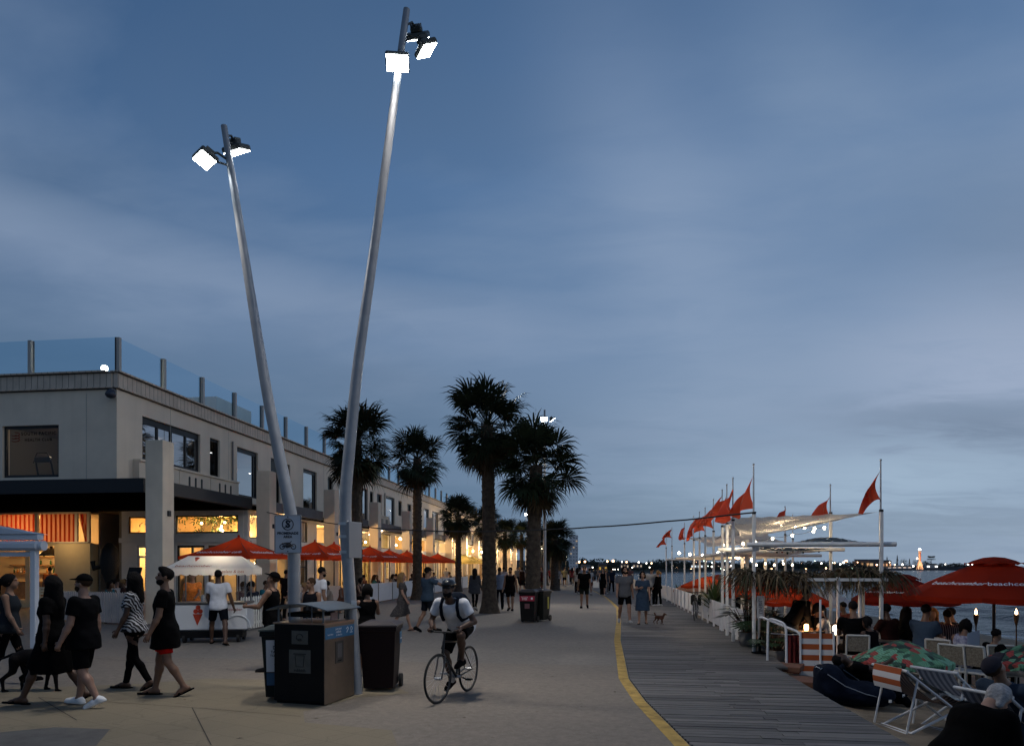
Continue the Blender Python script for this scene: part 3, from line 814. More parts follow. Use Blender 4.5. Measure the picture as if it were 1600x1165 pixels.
# the nearer, browner slab of asphalt ends in a straight joint across the walk; a few saw-cut joints
ASP2 = ASPH.copy(); ASP2.name = 'asphalt_brown'; t = ASP2.node_tree; b = t.nodes['Principled BSDF']; src = b.inputs['Base Color'].links[0].from_socket; n = t.nodes.new('ShaderNodeMix'); n.data_type = 'RGBA'; n.blend_type = 'MULTIPLY'; n.inputs[0].default_value = 1; t.links.new(src, n.inputs[6]); n.inputs[7].default_value = (1.0, .955, .91, 1); t.links.new(n.outputs[2], b.inputs['Base Color'])
mb = MB(); yl = [13.0, 12.7, 12.0, 11.5, 10.5, 9.6, 8.4, 7.28, 6.0, 4.5]; lf = G(430, 1031); mb.poly([(lf.x - 4, lf.y + .1, .0045)] + [(edge_x(y) - .19, y, .0045) for y in yl] + [(-14, 3.5, .0045)]); 
JNT = M('saw_joint', (.035, .031, .027), .9)
_slab = mb
def joint(p, q, w=.012, z=.0135):
    d = (q - p).normalized(); s = Vector((-d.y, d.x, 0)) * w / 2; j = MB(); j.poly([(a.x, a.y, z) for a in (p - s, q - s, q + s, p + s)]); setting(j.build('paving_joint', JNT))
# tan paving apron on the left, with a bitumen patch let into it
mb = MB()
A = [G(-260, 1200), G(632, 1200), G(620, 1163), G(612, 1141), G(476, 1129), G(474, 1112), G(556, 1090), G(640, 1083), G(600, 1064), G(420, 1062), G(330, 1060), G(200, 1069), G(60, 1074), G(-200, 1078), G(-500, 1090)]
mb.poly([(p.x, p.y, .009) for p in A]); paving = setting(mb.build('paving', PAVE))
mb = MB(); A = [G(-120, 1175), G(150, 1166), G(172, 1140), G(85, 1137), G(10, 1144), G(-60, 1152)]
mb.poly([(p.x, p.y, .013) for p in A]); setting(mb.build('paving_patch', M('bitumen_patch', (.085, .082, .08), .85, var=(3, .25), bump=(200, .4))))
setting(_slab.build('promenade_slab', ASP2))
for a, b in (((130, 1027), (240, 1036)), ((640, 1012), (968, 1012)), ((480, 1031), (500, 1012)), ((60, 1090), (300, 1106)), ((300, 1106), (470, 1120)), ((330, 1165), (300, 1106)), ((120, 1126), (60, 1090))): joint(G(*a), G(*b))
rl = random.Random(31); mb = MB()
for k in range(90):
    x, y = rl.uniform(-9, 3), rl.uniform(5.5, 24); a = rl.uniform(0, 6.28); l_ = rl.uniform(.015, .05); mb.add([(x + l_ * math.cos(a), y + l_ * math.sin(a), .016), (x - .4 * l_ * math.sin(a), y + .4 * l_ * math.cos(a), .02), (x - l_ * math.cos(a), y - l_ * math.sin(a), .016), (x + .4 * l_ * math.sin(a), y - .4 * l_ * math.cos(a), .018)], [(0, 1, 2, 3)])
tag(mb.build('fallen_leaves', M('litter_brown', (.045, .032, .02), .9, var=(3, .5))), kind='stuff')
strip('yellow_line', lambda y: edge_x(y) - (.17 if y < 40 else .12), lambda y: edge_x(y) - .012, [y for y in ys if y >= 3.5], .004, YEL)

# timber boardwalk: boards across the walk, each a real plank with gaps
random.seed(11)
mb = MB()
y = 3.2
while y < 60:
    w = .122 if y < 40 else .244
    xl = max(edge_x(y), edge_x(y + w)) + .012; xr = fence_x(y) + (.02 if y < 13.2 else .25)
    j = random.uniform(.35, .65) * (xr - xl) + xl
    for a, c in ((xl, j - .003), (j + .003, xr)):
        mb.box(((a + c) / 2, y + w / 2, -.018 + random.uniform(-.0035, .0035)), (c - a, w - .011, .036), mi=random.choice((0, 0, 0, 1, 1, 2)))
    y += w
def timber(nm, c):
    m = bpy.data.materials.new(nm); m.use_nodes = True; t = m.node_tree; b = t.nodes['Principled BSDF']
    tcn = t.nodes.new('ShaderNodeTexCoord'); mp = t.nodes.new('ShaderNodeMapping'); mp.inputs['Scale'].default_value = (.9, 26, 3); t.links.new(tcn.outputs['Object'], mp.inputs[0])
    n = t.nodes.new('ShaderNodeTexNoise'); n.inputs['Scale'].default_value = 2.2; n.inputs['Detail'].default_value = 7; n.inputs['Roughness'].default_value = .7; t.links.new(mp.outputs[0], n.inputs['Vector'])
    r = t.nodes.new('ShaderNodeValToRGB'); t.links.new(n.outputs[0], r.inputs[0])
    r.color_ramp.elements[0].position = .32; r.color_ramp.elements[1].position = .7
    r.color_ramp.elements[0].color = (*(x * .45 for x in c), 1); r.color_ramp.elements[1].color = (*(x * 1.35 for x in c), 1)
    t.links.new(r.outputs[0], b.inputs['Base Color']); b.inputs['Roughness'].default_value = .72; b.inputs['Specular IOR Level'].default_value = .3
    bp = t.nodes.new('ShaderNodeBump'); bp.inputs['Strength'].default_value = .5; bp.inputs['Distance'].default_value = .01; t.links.new(n.outputs[0], bp.inputs['Height']); t.links.new(bp.outputs[0], b.inputs['Normal'])
    return m
DECKM = [timber('deck_board_grey', (.122, .115, .110)), timber('deck_board_dark', (.088, .083, .080)), timber('deck_board_pale', (.16, .15, .142))]
setting(mb.build('boardwalk_path', DECKM))
strip('boardwalk_path_far', lambda y: edge_x(y) + .012, lambda y: fence_x(y) + .25, [60, 75, 87, 100, 117, 135, 157, 180], 0.0, DECKM[0])

# beach: falls from the edge of the boardwalk to the water
SH = [(24, -10), (23.5, 20), (22.6, 41), (22, 57), (19, 80), (15, 105), (8, 141), (-2, 185), (-16, 240), (-40, 320), (-80, 400)]
def shore_x(y): return float(np.interp(y, [e[1] for e in SH], [e[0] for e in SH]))
WZ = -2.2
def beach_z(x, y):
    x0 = fence_x(y); x1 = shore_x(y); t = max(0.0, (x - x0) / max(x1 - x0, 1)); 
    return float(np.interp(t, [0, .03, .17, .5, .85, 1, 1.6], [-.2, -.26, -.5, -1.1, -1.85, -2.2, -3.4])) + .018 * math.sin(x * 2.3 + y * 1.1) * math.sin(y * 1.9 - x * .7) * (1 if x > x0 + .4 else 0)
ysb = list(np.arange(2, 40, .7)) + list(np.arange(40, 100, 3)) + list(np.arange(100, 401, 20))
def bf(u, v):
    y = ysb[min(int(round(v * (len(ysb) - 1))), len(ysb) - 1)]; x0 = fence_x(y) - .05 if y < 180 else shore_x(y) - 12; x1 = shore_x(y)
    x = x0 + (x1 - x0) * (u ** 1.4) * 1.5
    return (x, y, beach_z(x, y))
mb = MB(); mb.grid(bf, 46, len(ysb) - 1); setting(mb.build('beach', SAND))
mb = MB()
for y0, y1 in zip(ys[2:-1], ys[3:]):
    mb.add([(fence_x(y0) + (.02 if y0 < 13 else .25), y0, -.036), (fence_x(y1) + (.02 if y1 < 13 else .25), y1, -.036), (fence_x(y1) + (.02 if y1 < 13 else .25), y1, -.6), (fence_x(y0) + (.02 if y0 < 13 else .25), y0, -.6)], [(0, 1, 2, 3)])
setting(mb.build('boardwalk_path_edge', DECKM[1]))

# the bay: choppy water, real waves near the shore
def water_mat():
    m = bpy.data.materials.new('bay_water'); m.use_nodes = True; t = m.node_tree; b = t.nodes['Principled BSDF']
    b.inputs['Base Color'].default_value = (.006, .030, .052, 1); b.inputs['Roughness'].default_value = .22; b.inputs['IOR'].default_value = 1.33; b.inputs['Specular IOR Level'].default_value = .5
    tcn = t.nodes.new('ShaderNodeTexCoord'); hs = []
    for sc, st, rot, w in ((.35, (1, 2.2, 1), 20, 1.0), (1.3, (1, 2.0, 1), -12, .35), (4.5, (1, 1.7, 1), 30, .10)):
        mp = t.nodes.new('ShaderNodeMapping'); mp.inputs['Rotation'].default_value = (0, 0, R(rot + 60)); mp.inputs['Scale'].default_value = st; t.links.new(tcn.outputs['Object'], mp.inputs[0])
        n = t.nodes.new('ShaderNodeTexNoise'); n.inputs['Scale'].default_value = sc; n.inputs['Detail'].default_value = 6; n.inputs['Roughness'].default_value = .55; n.inputs['Distortion'].default_value = .4
        t.links.new(mp.outputs[0], n.inputs['Vector']); k = t.nodes.new('ShaderNodeMath'); k.operation = 'MULTIPLY'; t.links.new(n.outputs[0], k.inputs[0]); k.inputs[1].default_value = w; hs.append(k.outputs[0])
    a = t.nodes.new('ShaderNodeMath'); t.links.new(hs[0], a.inputs[0]); t.links.new(hs[1], a.inputs[1]); a2 = t.nodes.new('ShaderNodeMath'); t.links.new(a.outputs[0], a2.inputs[0]); t.links.new(hs[2], a2.inputs[1])
    bp = t.nodes.new('ShaderNodeBump'); bp.inputs['Strength'].default_value = 1.0; bp.inputs['Distance'].default_value = 1.7; t.links.new(a2.outputs[0], bp.inputs['Height']); t.links.new(bp.outputs[0], b.inputs['Normal'])
    return m
WAT = water_mat()
rngw = np.random.RandomState(4)
WV = [(rngw.uniform(2.5, 9), rngw.normal(0, .45), rngw.uniform(0, 6.28)) for _ in range(16)]
def wz(x, y):
    s = 0
    for lam, dr, ph in WV:
        k = 2 * math.pi / lam; s += .011 * lam ** .8 * math.sin(k * (x * math.cos(dr + .5) + y * math.sin(dr + .5) * .6) + ph)
    return s
mb = MB(); xs = np.arange(0, 46, .55); 
def wf(u, v):
    y = 22 + (90 - 22) * v; x = shore_x(y) - 1.2 + 42 * u; e = min(1, u * 10, (1 - u) * 6, v * 8, (1 - v) * 6)
    return (x, y, WZ + .06 * min(1, u * 10) * 0 + .03 + wz(x, y) * max(e, 0) * 1.0)
mb.grid(wf, 95, 130); setting(mb.build('bay_water', WAT))
mb = MB(); q = []
for y in (-300, -10, 20, 41, 57, 80, 105, 141, 185, 240, 320, 400, 900, 3000, 7000):
    x = shore_x(y) - 1.5 if y <= 400 else -y * .9
    q += [(x, y, WZ), (6500, y, WZ)]
mb.add(q, [(2 * i, 2 * i + 1, 2 * i + 3, 2 * i + 2) for i in range(14)]); setting(mb.build('bay_water_far', WAT))
FOAM = M('wave_foam', (.55, .58, .62), .9, var=(2.2, .4))
mb = MB(); random.seed(5)
for off, n0 in ((.3, 1), (2.6, 2)):
    y = 24.0
    while y < 130:
        ln = random.uniform(3, 9); 
        if random.random() < (.95 if n0 == 1 else .45):
            K = 8; vs = []
            for i in range(K + 1):
                yy = y + ln * i / K; w = (.16 if n0 == 1 else .10) * math.sin(math.pi * (i + .3) / (K + .6)) * random.uniform(.6, 1.4)
                x = shore_x(yy) + off + .25 * math.sin(yy * .8 + off * 3); vs += [(x - w, yy, WZ + .11), (x + w, yy, WZ + .11)]
            mb.add(vs, [(2 * i, 2 * i + 1, 2 * i + 3, 2 * i + 2) for i in range(K)])
        y += ln * random.uniform(.7, 1.2)
tag(mb.build('foam', FOAM), kind='stuff')

# far land across the bay and the hinterland ahead
def land(name, pts, mat, depth=60):
    """low land: list of (X, Y, z) crest points; a mound with its own depth"""
    mb = MB(); vs = []
    for x, y, z in pts:
        n = Vector((x, y, 0)).normalized()
        vs += [(x - n.x * depth * .35, y - n.y * depth * .35, WZ - .5), (x - n.x * depth * .2, y - n.y * depth * .2, WZ + z * .35), (x, y, WZ + z), (x + n.x * depth, y + n.y * depth, WZ - 1)]
    k = len(pts)
    mb.add(vs, [(4 * i + j, 4 * i + j + 1, 4 * i + j + 5, 4 * i + j + 4) for i in range(k - 1) for j in range(3)], 0, True)
    return setting(mb.build(name, mat))
LANDM = M('dark_scrub', (.020, .026, .020), .95, var=(.06, .5)); ROCK = M('breakwater_rock', (.045, .045, .05), .9, var=(.2, .4))
random.seed(3)
pts = []
for i in range(61):
    u = 640 + i * 12; d = np.interp(u, [640, 900, 1060, 1360], [330, 400, 520, 640]); x, y = XY(u, d)
    pts.append((x, y, (float(np.interp(u, [640, 880, 1000, 1100, 1250, 1360], [7.5, 7.2, 6.0, 6.2, 5.2, 4.0])) + random.uniform(-.5, .5))))
land('hills', pts, LANDM, 90)
pts = []
for i in range(26):
    u = 1340 + i * 9.6; d = 700; x, y = XY(u, d); pts.append((x, y, float(np.interp(u, [1340, 1400, 1500, 1560, 1580], [4.2, 4.6, 4.3, 3.0, 1.6])) + random.uniform(-.4, .4)))
land('headland_hills', pts, ROCK, 50)
# ------------------------------------------------------------------ the long white building on the left
random.seed(21)
XF, YC, YE, ZT = -16.0, 21.2, 124.0, 8.3            # promenade face, near end, far end, top of the cornice
REND = M('painted_render', (.76, .645, .51), .85, spec=.2, var=(.9, .07), bump=(30, .12))
RENDC = M('painted_render_column', (.70, .60, .47), .85, spec=.2, var=(1.4, .08), bump=(30, .12))
BRICKC = M('cornice_paint', (.60, .505, .41), .85, spec=.2, var=(2.5, .16), bump=(25, .3))
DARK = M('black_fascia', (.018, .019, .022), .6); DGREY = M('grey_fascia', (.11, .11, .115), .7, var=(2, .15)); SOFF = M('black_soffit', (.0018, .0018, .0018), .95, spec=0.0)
FRM = M('window_frame_black', (.015, .016, .018), .45); WHT = M('white_paint', (.72, .71, .68), .6, var=(2, .05)); OAK = M('timber_trim', (.16, .085, .035), .55, var=(6, .3))
CREAM = M('cream_interior', (.62, .50, .30), .8, var=(.8, .1)); INTD = M('dark_interior', (.10, .085, .07), .9); FLR = M('interior_floor', (.16, .11, .07), .6)
GREFL = glass('window_glass_reflective', (.5, .53, .56), .42, (.9, .94, .98), .02, .9); GCLR = glass('shop_glass', (.95, .94, .91), .05, graze=.5); GBAL = glass('balustrade_glass', (.62, .80, .90), .10, (.75, .88, 1), .03, .55)
def streaks(m):
    t = m.node_tree; b = t.nodes['Principled BSDF']; tcn = t.nodes.new('ShaderNodeTexCoord'); mp = t.nodes.new('ShaderNodeMapping'); mp.inputs['Scale'].default_value = (3.2, 3.2, .16); t.links.new(tcn.outputs['Object'], mp.inputs[0])
    n = t.nodes.new('ShaderNodeTexNoise'); n.inputs['Scale'].default_value = 1.6; n.inputs['Detail'].default_value = 6; t.links.new(mp.outputs[0], n.inputs['Vector']); r = t.nodes.new('ShaderNodeValToRGB'); t.links.new(n.outputs[0], r.inputs[0])
    r.color_ramp.elements[0].position = .50; r.color_ramp.elements[0].color = (1, 1, 1, 1); r.color_ramp.elements[1].position = .78; r.color_ramp.elements[1].color = (.62, .60, .57, 1)
    src = b.inputs['Base Color'].links[0].from_socket; mc = t.nodes.new('ShaderNodeMix'); mc.data_type = 'RGBA'; mc.blend_type = 'MULTIPLY'; mc.inputs[0].default_value = .14; t.links.new(src, mc.inputs[6]); t.links.new(r.outputs[0], mc.inputs[7]); t.links.new(mc.outputs[2], b.inputs['Base Color'])
streaks(REND); streaks(RENDC); streaks(BRICKC)
bld = thing('building', 'long two storey pale rendered building with glass roof rail and lit shops along the promenade', 'building', (XF, YC, 0))
BL = Vector((XF, YC, 0))
def bpart(mb, name, mats, parent=None):
    """geometry given in world coordinates, parented to the building (or to one of its parts)"""
    par = parent or bld
    o = obj(name, mb.mesh(name), mats, par)
    o.location = -BL if par is bld else (0, 0, 0)
    return o
def wall_open(mb, horiz, at, th, a0, a1, z0, z1, ops, mi=0):
    """wall in the plane x=at (horiz 'y') or y=at ('x') with rectangular openings (a, b, zb, zt); th runs away from the viewer"""
    cuts = sorted({a0, a1} | {q for o in ops for q in o[:2] if a0 < q < a1})
    for p, q in zip(cuts, cuts[1:]):
        m = (p + q) / 2; segs = [(z0, z1)]
        for o in ops:
            if o[0] < m < o[1]:
                ns_ = []
                for s0, s1 in segs:
                    if o[2] > s0: ns_.append((s0, min(s1, o[2])))
                    if o[3] < s1: ns_.append((max(s0, o[3]), s1))
                segs = [s for s in ns_ if s[1] - s[0] > 1e-4]
        for s0, s1 in segs:
            if horiz == 'y': mb.box((at - th / 2, (p + q) / 2, (s0 + s1) / 2), (th, q - p, s1 - s0), mi=mi)
            else: mb.box(((p + q) / 2, at + th / 2, (s0 + s1) / 2), (q - p, th, s1 - s0), mi=mi)
def window(horiz, at, a, b, z0, z1, mull=(), trans=(), fw=.06, gl=GREFL, fmat=FRM, setb=.12, depth=.07, top=.0):
    fr = MB()
    def bar(p0, p1, q0, q1):
        if horiz == 'y': fr.box((at - setb, (p0 + p1) / 2, (q0 + q1) / 2), (depth, p1 - p0, q1 - q0))
        else: fr.box(((p0 + p1) / 2, at + setb, (q0 + q1) / 2), (p1 - p0, depth, q1 - q0))
    bar(a, a + fw, z0, z1); bar(b - fw, b, z0, z1); bar(a + fw, b - fw, z1 - fw - top, z1); bar(a + fw, b - fw, z0, z0 + fw)
    for m in mull: bar(m - fw / 2, m + fw / 2, z0 + fw, z1 - fw - top)
    for z in trans:
        e = sorted([a + fw] + [m + s * fw / 2 for m in mull for s in (-1, 1)] + [b - fw])
        for i in range(0, len(e) - 1, 2): bar(e[i], e[i + 1], z - fw / 2, z + fw / 2)
    w = bpart(fr, 'window', fmat)
    g = MB()
    if horiz == 'y': g.poly([(at - setb - .004, a + .01, z0 + .01), (at - setb - .004, b - .01, z0 + .01), (at - setb - .004, b - .01, z1 - .01), (at - setb - .004, a + .01, z1 - .01)])
    else: g.poly([(a + .01, at + setb + .004, z0 + .01), (b - .01, at + setb + .004, z0 + .01), (b - .01, at + setb + .004, z1 - .01), (a + .01, at + setb + .004, z1 - .01)])
    bpart(g, 'pane', gl, w)
    return w
def yu(u, x=XF):                     # where the sight line of photo column u meets the plane X = x
    return x / math.tan(math.atan((u - 800) / F) - TH)
# ---- upper storey openings along the promenade face
UP = []   # (y0, y1, z0, z1, kind)
UP += [(22.5, 26.06, 5.62, 7.14, 'quad'), (26.75, 27.5, 5.6, 7.16, 'slot'), (28.9, 30.8, 5.0, 7.16, 'tall'), (32.07, 33.1, 5.0, 7.16, 'slot'), (33.5, 34.2, 5.0, 7.1, 'slot'), (35.8, 37.6, 5.0, 7.16, 'tall'), (39.2, 40.0, 5.0, 7.16, 'slot'), (41.0, 42.9, 5.6, 7.1, 'double')]
UP += [(44.4, 46.3, 5.0, 7.16, 'double'), (46.75, 47.5, 5.85, 7.1, 'small'), (48.3, 49.4, 5.3, 7.1, 'slot'), (50.4, 52.6, 5.0, 7.16, 'tall'), (53.6, 54.6, 5.9, 7.1, 'small'), (56.2, 57.5, 5.0, 7.1, 'slot'), (61.6, 63.5, 5.0, 7.16, 'tall'), (64.8, 67.4, 5.0, 7.2, 'quad')]
y = 69.5
while y < 120:
    UP += [(y, y + 2.2, 4.95, 6.2, 'lit'), (y + 3.4, y + 4.4, 5.6, 7.1, 'small'), (y + 5.2, y + 7.0, 4.95, 6.2, 'lit')]; y += 8.6
w = MB()
wall_open(w, 'y', XF, .3, YC + .3, YE, 4.72, 7.82, [o[:4] for o in UP])
wall_open(w, 'x', YC, .3, -34.0, XF, 4.72, 7.82, [(-20.25, -18.13, 4.86, 6.62)])
w.box((XF - 9, YE + .15, 4.1), (18, .3, 8.2)); w.box((XF - 9, (YC + YE) / 2, 7.75), (17.4, YE - YC - .7, .1))       # far end, roof slab
w.box((XF - 9.2, (YC + YE) / 2, 4.42), (17.6, YE - YC - .7, .2))                                                       # floor between storeys
bpart(w, 'wall', REND)
w = MB(); w.box((XF - 6.0, (YC + YE) / 2 + .2, 6.2), (.1, YE - YC - 1, 3.0)); bpart(w, 'inner_partition', M('upper_room_wall', (.16, .15, .14), .9))
# control joints and a drain pipe, a band of keyhole slots under the first windows
w = MB()
for y in (24.1, 28.2, 38.6, 43.7, 49.9, 60.0): w.box((XF + .002, y, 6.3), (.012, .014, 3.0))
w.box((-17.1, YC - .002, 6.2), (.02, .014, 2.9)); bpart(w, 'joint', M('joint_grey', (.48, .43, .37), .9))
PIPEM = M('drainpipe_grey', (.20, .19, .18), .6); SLOTM = M('slot_shadow_grey', (.05, .05, .05), .9)
for y in (28.45, 50.0):
    w = MB(); w.cyl((XF + .05, y, 5.13), (XF + .05, y, 7.3), .04, n=8); bpart(w, 'drainpipe', PIPEM)
for a, b in ((22.0, 24.28), (24.32, 26.38), (26.42, 28.6), (46.6, 47.9), (47.94, 49.3), (49.34, 50.3)):
    w = MB(); w.box((XF + .12, (a + b) / 2, 5.10), (.24, b - a, .74)); w.box((XF + .14, (a + b) / 2, 5.51), (.30, b - a, .07)); par = bpart(w, 'parapet', REND)
    for k in range(3):
        y = a + (b - a) * (.3 + .2 * k); w = MB()
        w.box((XF + .243, y, 5.08), (.012, .11, .34)); w.cyl((XF + .238, y, 5.26), (XF + .251, y, 5.26), .055, n=12); bpart(w, 'slot', SLOTM, par)
for a, b, z0, z1, k in UP:
    if k == 'quad': window('y', XF, a, b, z0, z1, [a + (b - a) * f for f in (.27, .5, .76)], top=.14, fw=.09)
    elif k == 'tall': window('y', XF, a, b, z0, z1, [b - .28], top=.1, fw=.08)
    elif k == 'double': window('y', XF, a, b, z0, z1, [a + (b - a) * .55], top=.08, fw=.07)
    elif k == 'lit': window('y', XF, a, b, z0, z1, [(a + b) / 2], gl=GCLR)
    else: window('y', XF, a, b, z0, z1, [], fw=.05, gl=glass('window_glass_dark', (.10, .11, .12), .06, (.5, .53, .56), .08, .3), top=.05)
gw = window('x', YC, -20.25, -18.13, 4.86, 6.62, [], fw=.09, gl=glass('gym_glass', (.80, .80, .80), .04, graze=.4), top=.0)
# gym sign on the end window: two lines of capitals and a round red emblem
SGN = M('sign_letters_dark', (.012, .01, .01), .6); SGR = M('emblem_red', (.10, .012, .012), .6)
for tx, sz, zz, x0 in (('SOUTH PACIFIC', .155, 6.36, -19.63), ('HEALTH CLUB', .135, 6.15, -19.50)):
    text(tx, sz, SGN, gw, (x0, YC + .108, zz), (1, 0, 0), (0, 0, 1), depth=.003, align='LEFT', space=1.22, thick=.004)
w = MB(); c = Vector((-19.86, YC + .104, 6.26))
for k in range(3):
    pa = [c + Vector((math.cos(t) * (.17 - .0 * k), 0, math.sin(t) * .06 + (k - 1) * .095)) for t in np.linspace(-2.4, 1.6, 10)]
    w.tube(pa, .017, 5)
bpart(w, 'emblem', SGR, gw)
# gym inside: two treadmills, a back wall and ceiling lights
w = MB(); w.box((-20.1, YC + 4.6, 5.9), (7.4, .1, 2.8)); w.box((-23.6, YC + 2.5, 5.9), (.1, 4, 2.8)); w.box((-20.1, YC + 2.6, 7.05), (7.4, 4, .06)); bpart(w, 'gym_room', M('gym_wall', (.26, .21, .17), .9))
SHINY = M('gym_black', (.03, .03, .032), .3)
for x0 in (-19.6, -18.65):
    w = MB(); w.box((x0, YC + 1.5, 4.78), (.7, 1.5, .16), bev=.03); w.box((x0, YC + 1.0, 5.62), (.62, .14, .20), bev=.03)
    for s_ in (-.3, .3): w.tube([(x0 + s_, YC + 1.2, 4.8), (x0 + s_, YC + 1.05, 5.45), (x0 + s_ * .9, YC + 1.0, 5.62)], .035, 6)
    w.tube([(x0 - .36, YC + .98, 5.5), (x0 - .2, YC + .96, 5.85), (x0 + .2, YC + .96, 5.85), (x0 + .36, YC + .98, 5.5)], .018, 6)
    bpart(w, 'treadmill', SHINY)
BULB = EM('lamp_warm', (1.0, .80, .52), 16.0); BULBW = EM('lamp_white', (1.0, .93, .82), 22.0)
for x, y in ((-18.7, 22.2), (-18.85, 23.0), (-19.0, 23.9), (-19.3, 24.8)):
    w = MB(); w.cyl((x, y, 7.0), (x, y, 7.02), .06, n=12); bpart(w, 'ceiling_light', BULBW)
point('gym_light', (-19.3, 23.2, 6.7), 4.5, WARMW, .1)
for y in (23.4, 24.6, 25.6, 29.5, 30.3, 36.4, 37.1, 51.2, 51.9, 62.4):
    for x in (-17.6, -19.4):
        w = MB(); w.cyl((x, y, 7.0), (x, y, 7.02), .05, n=10); bpart(w, 'ceiling_light', BULBW)
# cornice with soldier-course joints
w = MB(); w.box((XF - .03, (YC + YE) / 2, 8.06), (.22, YE - YC + .1, .48)); w.box((XF - 9 + .0, YC + .03, 8.06), (17.72, .22, .48))
w.box((XF, (YC + YE) / 2, 8.325), (.36, YE - YC + .2, .05)); w.box((XF - 9.1, YC, 8.325), (17.6, .36, .05))
w.box((XF + .0, (YC + YE) / 2, 7.80), (.24, YE - YC + .16, .035)); w.box((XF - 9.05, YC - .0, 7.80), (17.85, .24, .035))
cor = bpart(w, 'cornice', BRICKC)
w = MB()
for z, q in ((8.285, .094), (7.765, .02)): w.box((XF + q, (YC + YE) / 2 - .1, z), (.02, YE - YC + .2, .032)); w.box((XF - 9.0, YC - q, z), (18.0, .02, .032))
bpart(w, 'cornice_shade_strip', M('cornice_shade_dark', (.06, .052, .046), .9), cor)  # dark strips laid on to draw the shadow lines of the cornice
def brickjoint(m):                       # soldier-course joints are drawn in the cornice paint itself
    t = m.node_tree; b = t.nodes['Principled BSDF']; tcn = t.nodes.new('ShaderNodeTexCoord'); sp = t.nodes.new('ShaderNodeSeparateXYZ'); t.links.new(tcn.outputs['Object'], sp.inputs[0]); gs = []
    for k in (0, 1):
        a = t.nodes.new('ShaderNodeMath'); a.operation = 'MULTIPLY'; t.links.new(sp.outputs[k], a.inputs[0]); a.inputs[1].default_value = 1 / .23
        f = t.nodes.new('ShaderNodeMath'); f.operation = 'FRACT'; t.links.new(a.outputs[0], f.inputs[0]); g = t.nodes.new('ShaderNodeMath'); g.operation = 'LESS_THAN'; t.links.new(f.outputs[0], g.inputs[0]); g.inputs[1].default_value = .11; gs.append(g.outputs[0])
    ge = t.nodes.new('ShaderNodeNewGeometry'); sn = t.nodes.new('ShaderNodeSeparateXYZ'); t.links.new(ge.outputs['Normal'], sn.inputs[0]); ab = t.nodes.new('ShaderNodeMath'); ab.operation = 'ABSOLUTE'; t.links.new(sn.outputs[0], ab.inputs[0])
    mx = t.nodes.new('ShaderNodeMix'); t.links.new(ab.outputs[0], mx.inputs[0]); t.links.new(gs[0], mx.inputs[2]); t.links.new(gs[1], mx.inputs[3])
    src = b.inputs['Base Color'].links[0].from_socket; mc = t.nodes.new('ShaderNodeMix'); mc.data_type = 'RGBA'; k = t.nodes.new('ShaderNodeMath'); k.operation = 'MULTIPLY'; t.links.new(mx.outputs[0], k.inputs[0]); k.inputs[1].default_value = .8
    t.links.new(k.outputs[0], mc.inputs[0]); t.links.new(src, mc.inputs[6]); mc.inputs[7].default_value = (.16, .14, .12, 1); t.links.new(mc.outputs[2], b.inputs['Base Color'])
brickjoint(BRICKC)
# roof glass rail
PST = M('rail_post', (.42, .40, .37), .5); PSTD = M('rail_post_dark', (.05, .05, .055), .5)
y = YC; k = 0
ysp = [YC]
while ysp[-1] < YE - 2: ysp.append(ysp[-1] + 2.5)
for i, y in enumerate(ysp):
    w = MB(); w.box((XF + .02, y + (.08 if i == 0 else 0), 8.92), (.10, .12, 1.14), mi=0); w.box((XF - .06, y + (.08 if i == 0 else 0), 8.92), (.05, .13, 1.14), mi=1)
    bpart(w, 'rail_post', [PST, PSTD])
    if i + 1 < len(ysp):
        w = MB(); w.poly([(XF - .03, y + .07, 8.36), (XF - .03, y + 2.45, 8.36), (XF - .03, y + 2.45, 9.5), (XF - .03, y + .07, 9.5)]); bpart(w, 'glass_panel', GBAL)
for i, x in enumerate((XF - 3.17, XF - 6.4, XF - 9.6, XF - 12.8)):
    w = MB(); w.box((x, YC - .02, 8.92), (.12, .10, 1.14)); w.box((x + .005, YC + .055, 8.92), (.13, .05, 1.14), mi=1); bpart(w, 'rail_post', [PST, PSTD])
    xp = XF - 3.17 * 0 if i == 0 else (XF - 3.17, XF - 6.4, XF - 9.6)[i - 1]
    w = MB(); w.poly([(x + .07, YC + .03, 8.36), (xp - .07, YC + .03, 8.36), (xp - .07, YC + .03, 9.5), (x + .07, YC + .03, 9.5)]); bpart(w, 'glass_panel', GBAL)
w = MB(); w.box((XF - 1.6, 29.6, 8.75), (2.2, 3.0, .9)); bpart(w, 'roof_box', REND)
# rooftop lamp seen through the glass, and the dome camera on the corner
w = MB(); w.cyl((-17.3, 22.3, 8.35), (-17.3, 22.3, 8.74), .03, n=8); w.ball((-17.3, 22.3, 8.80), .11, 12, 8); bpart(w, 'roof_lamp', EM('roof_lamp_glow', (1, .86, .66), 30)); point('roof_lamp_light', (-17.3, 22.05, 8.85), 3, WARMW, .09)
w = MB(); w.lathe([(.0, .16), (.10, .15), (.17, .02), (.17, -.03), (.12, -.10), (.0, -.14)], (XF - .05, YC - .22, 7.52), 16); w.box((XF - .05, YC - .1, 7.70), (.08, .25, .06)); bpart(w, 'dome_camera', M('camera_black', (.04, .045, .06), .25))
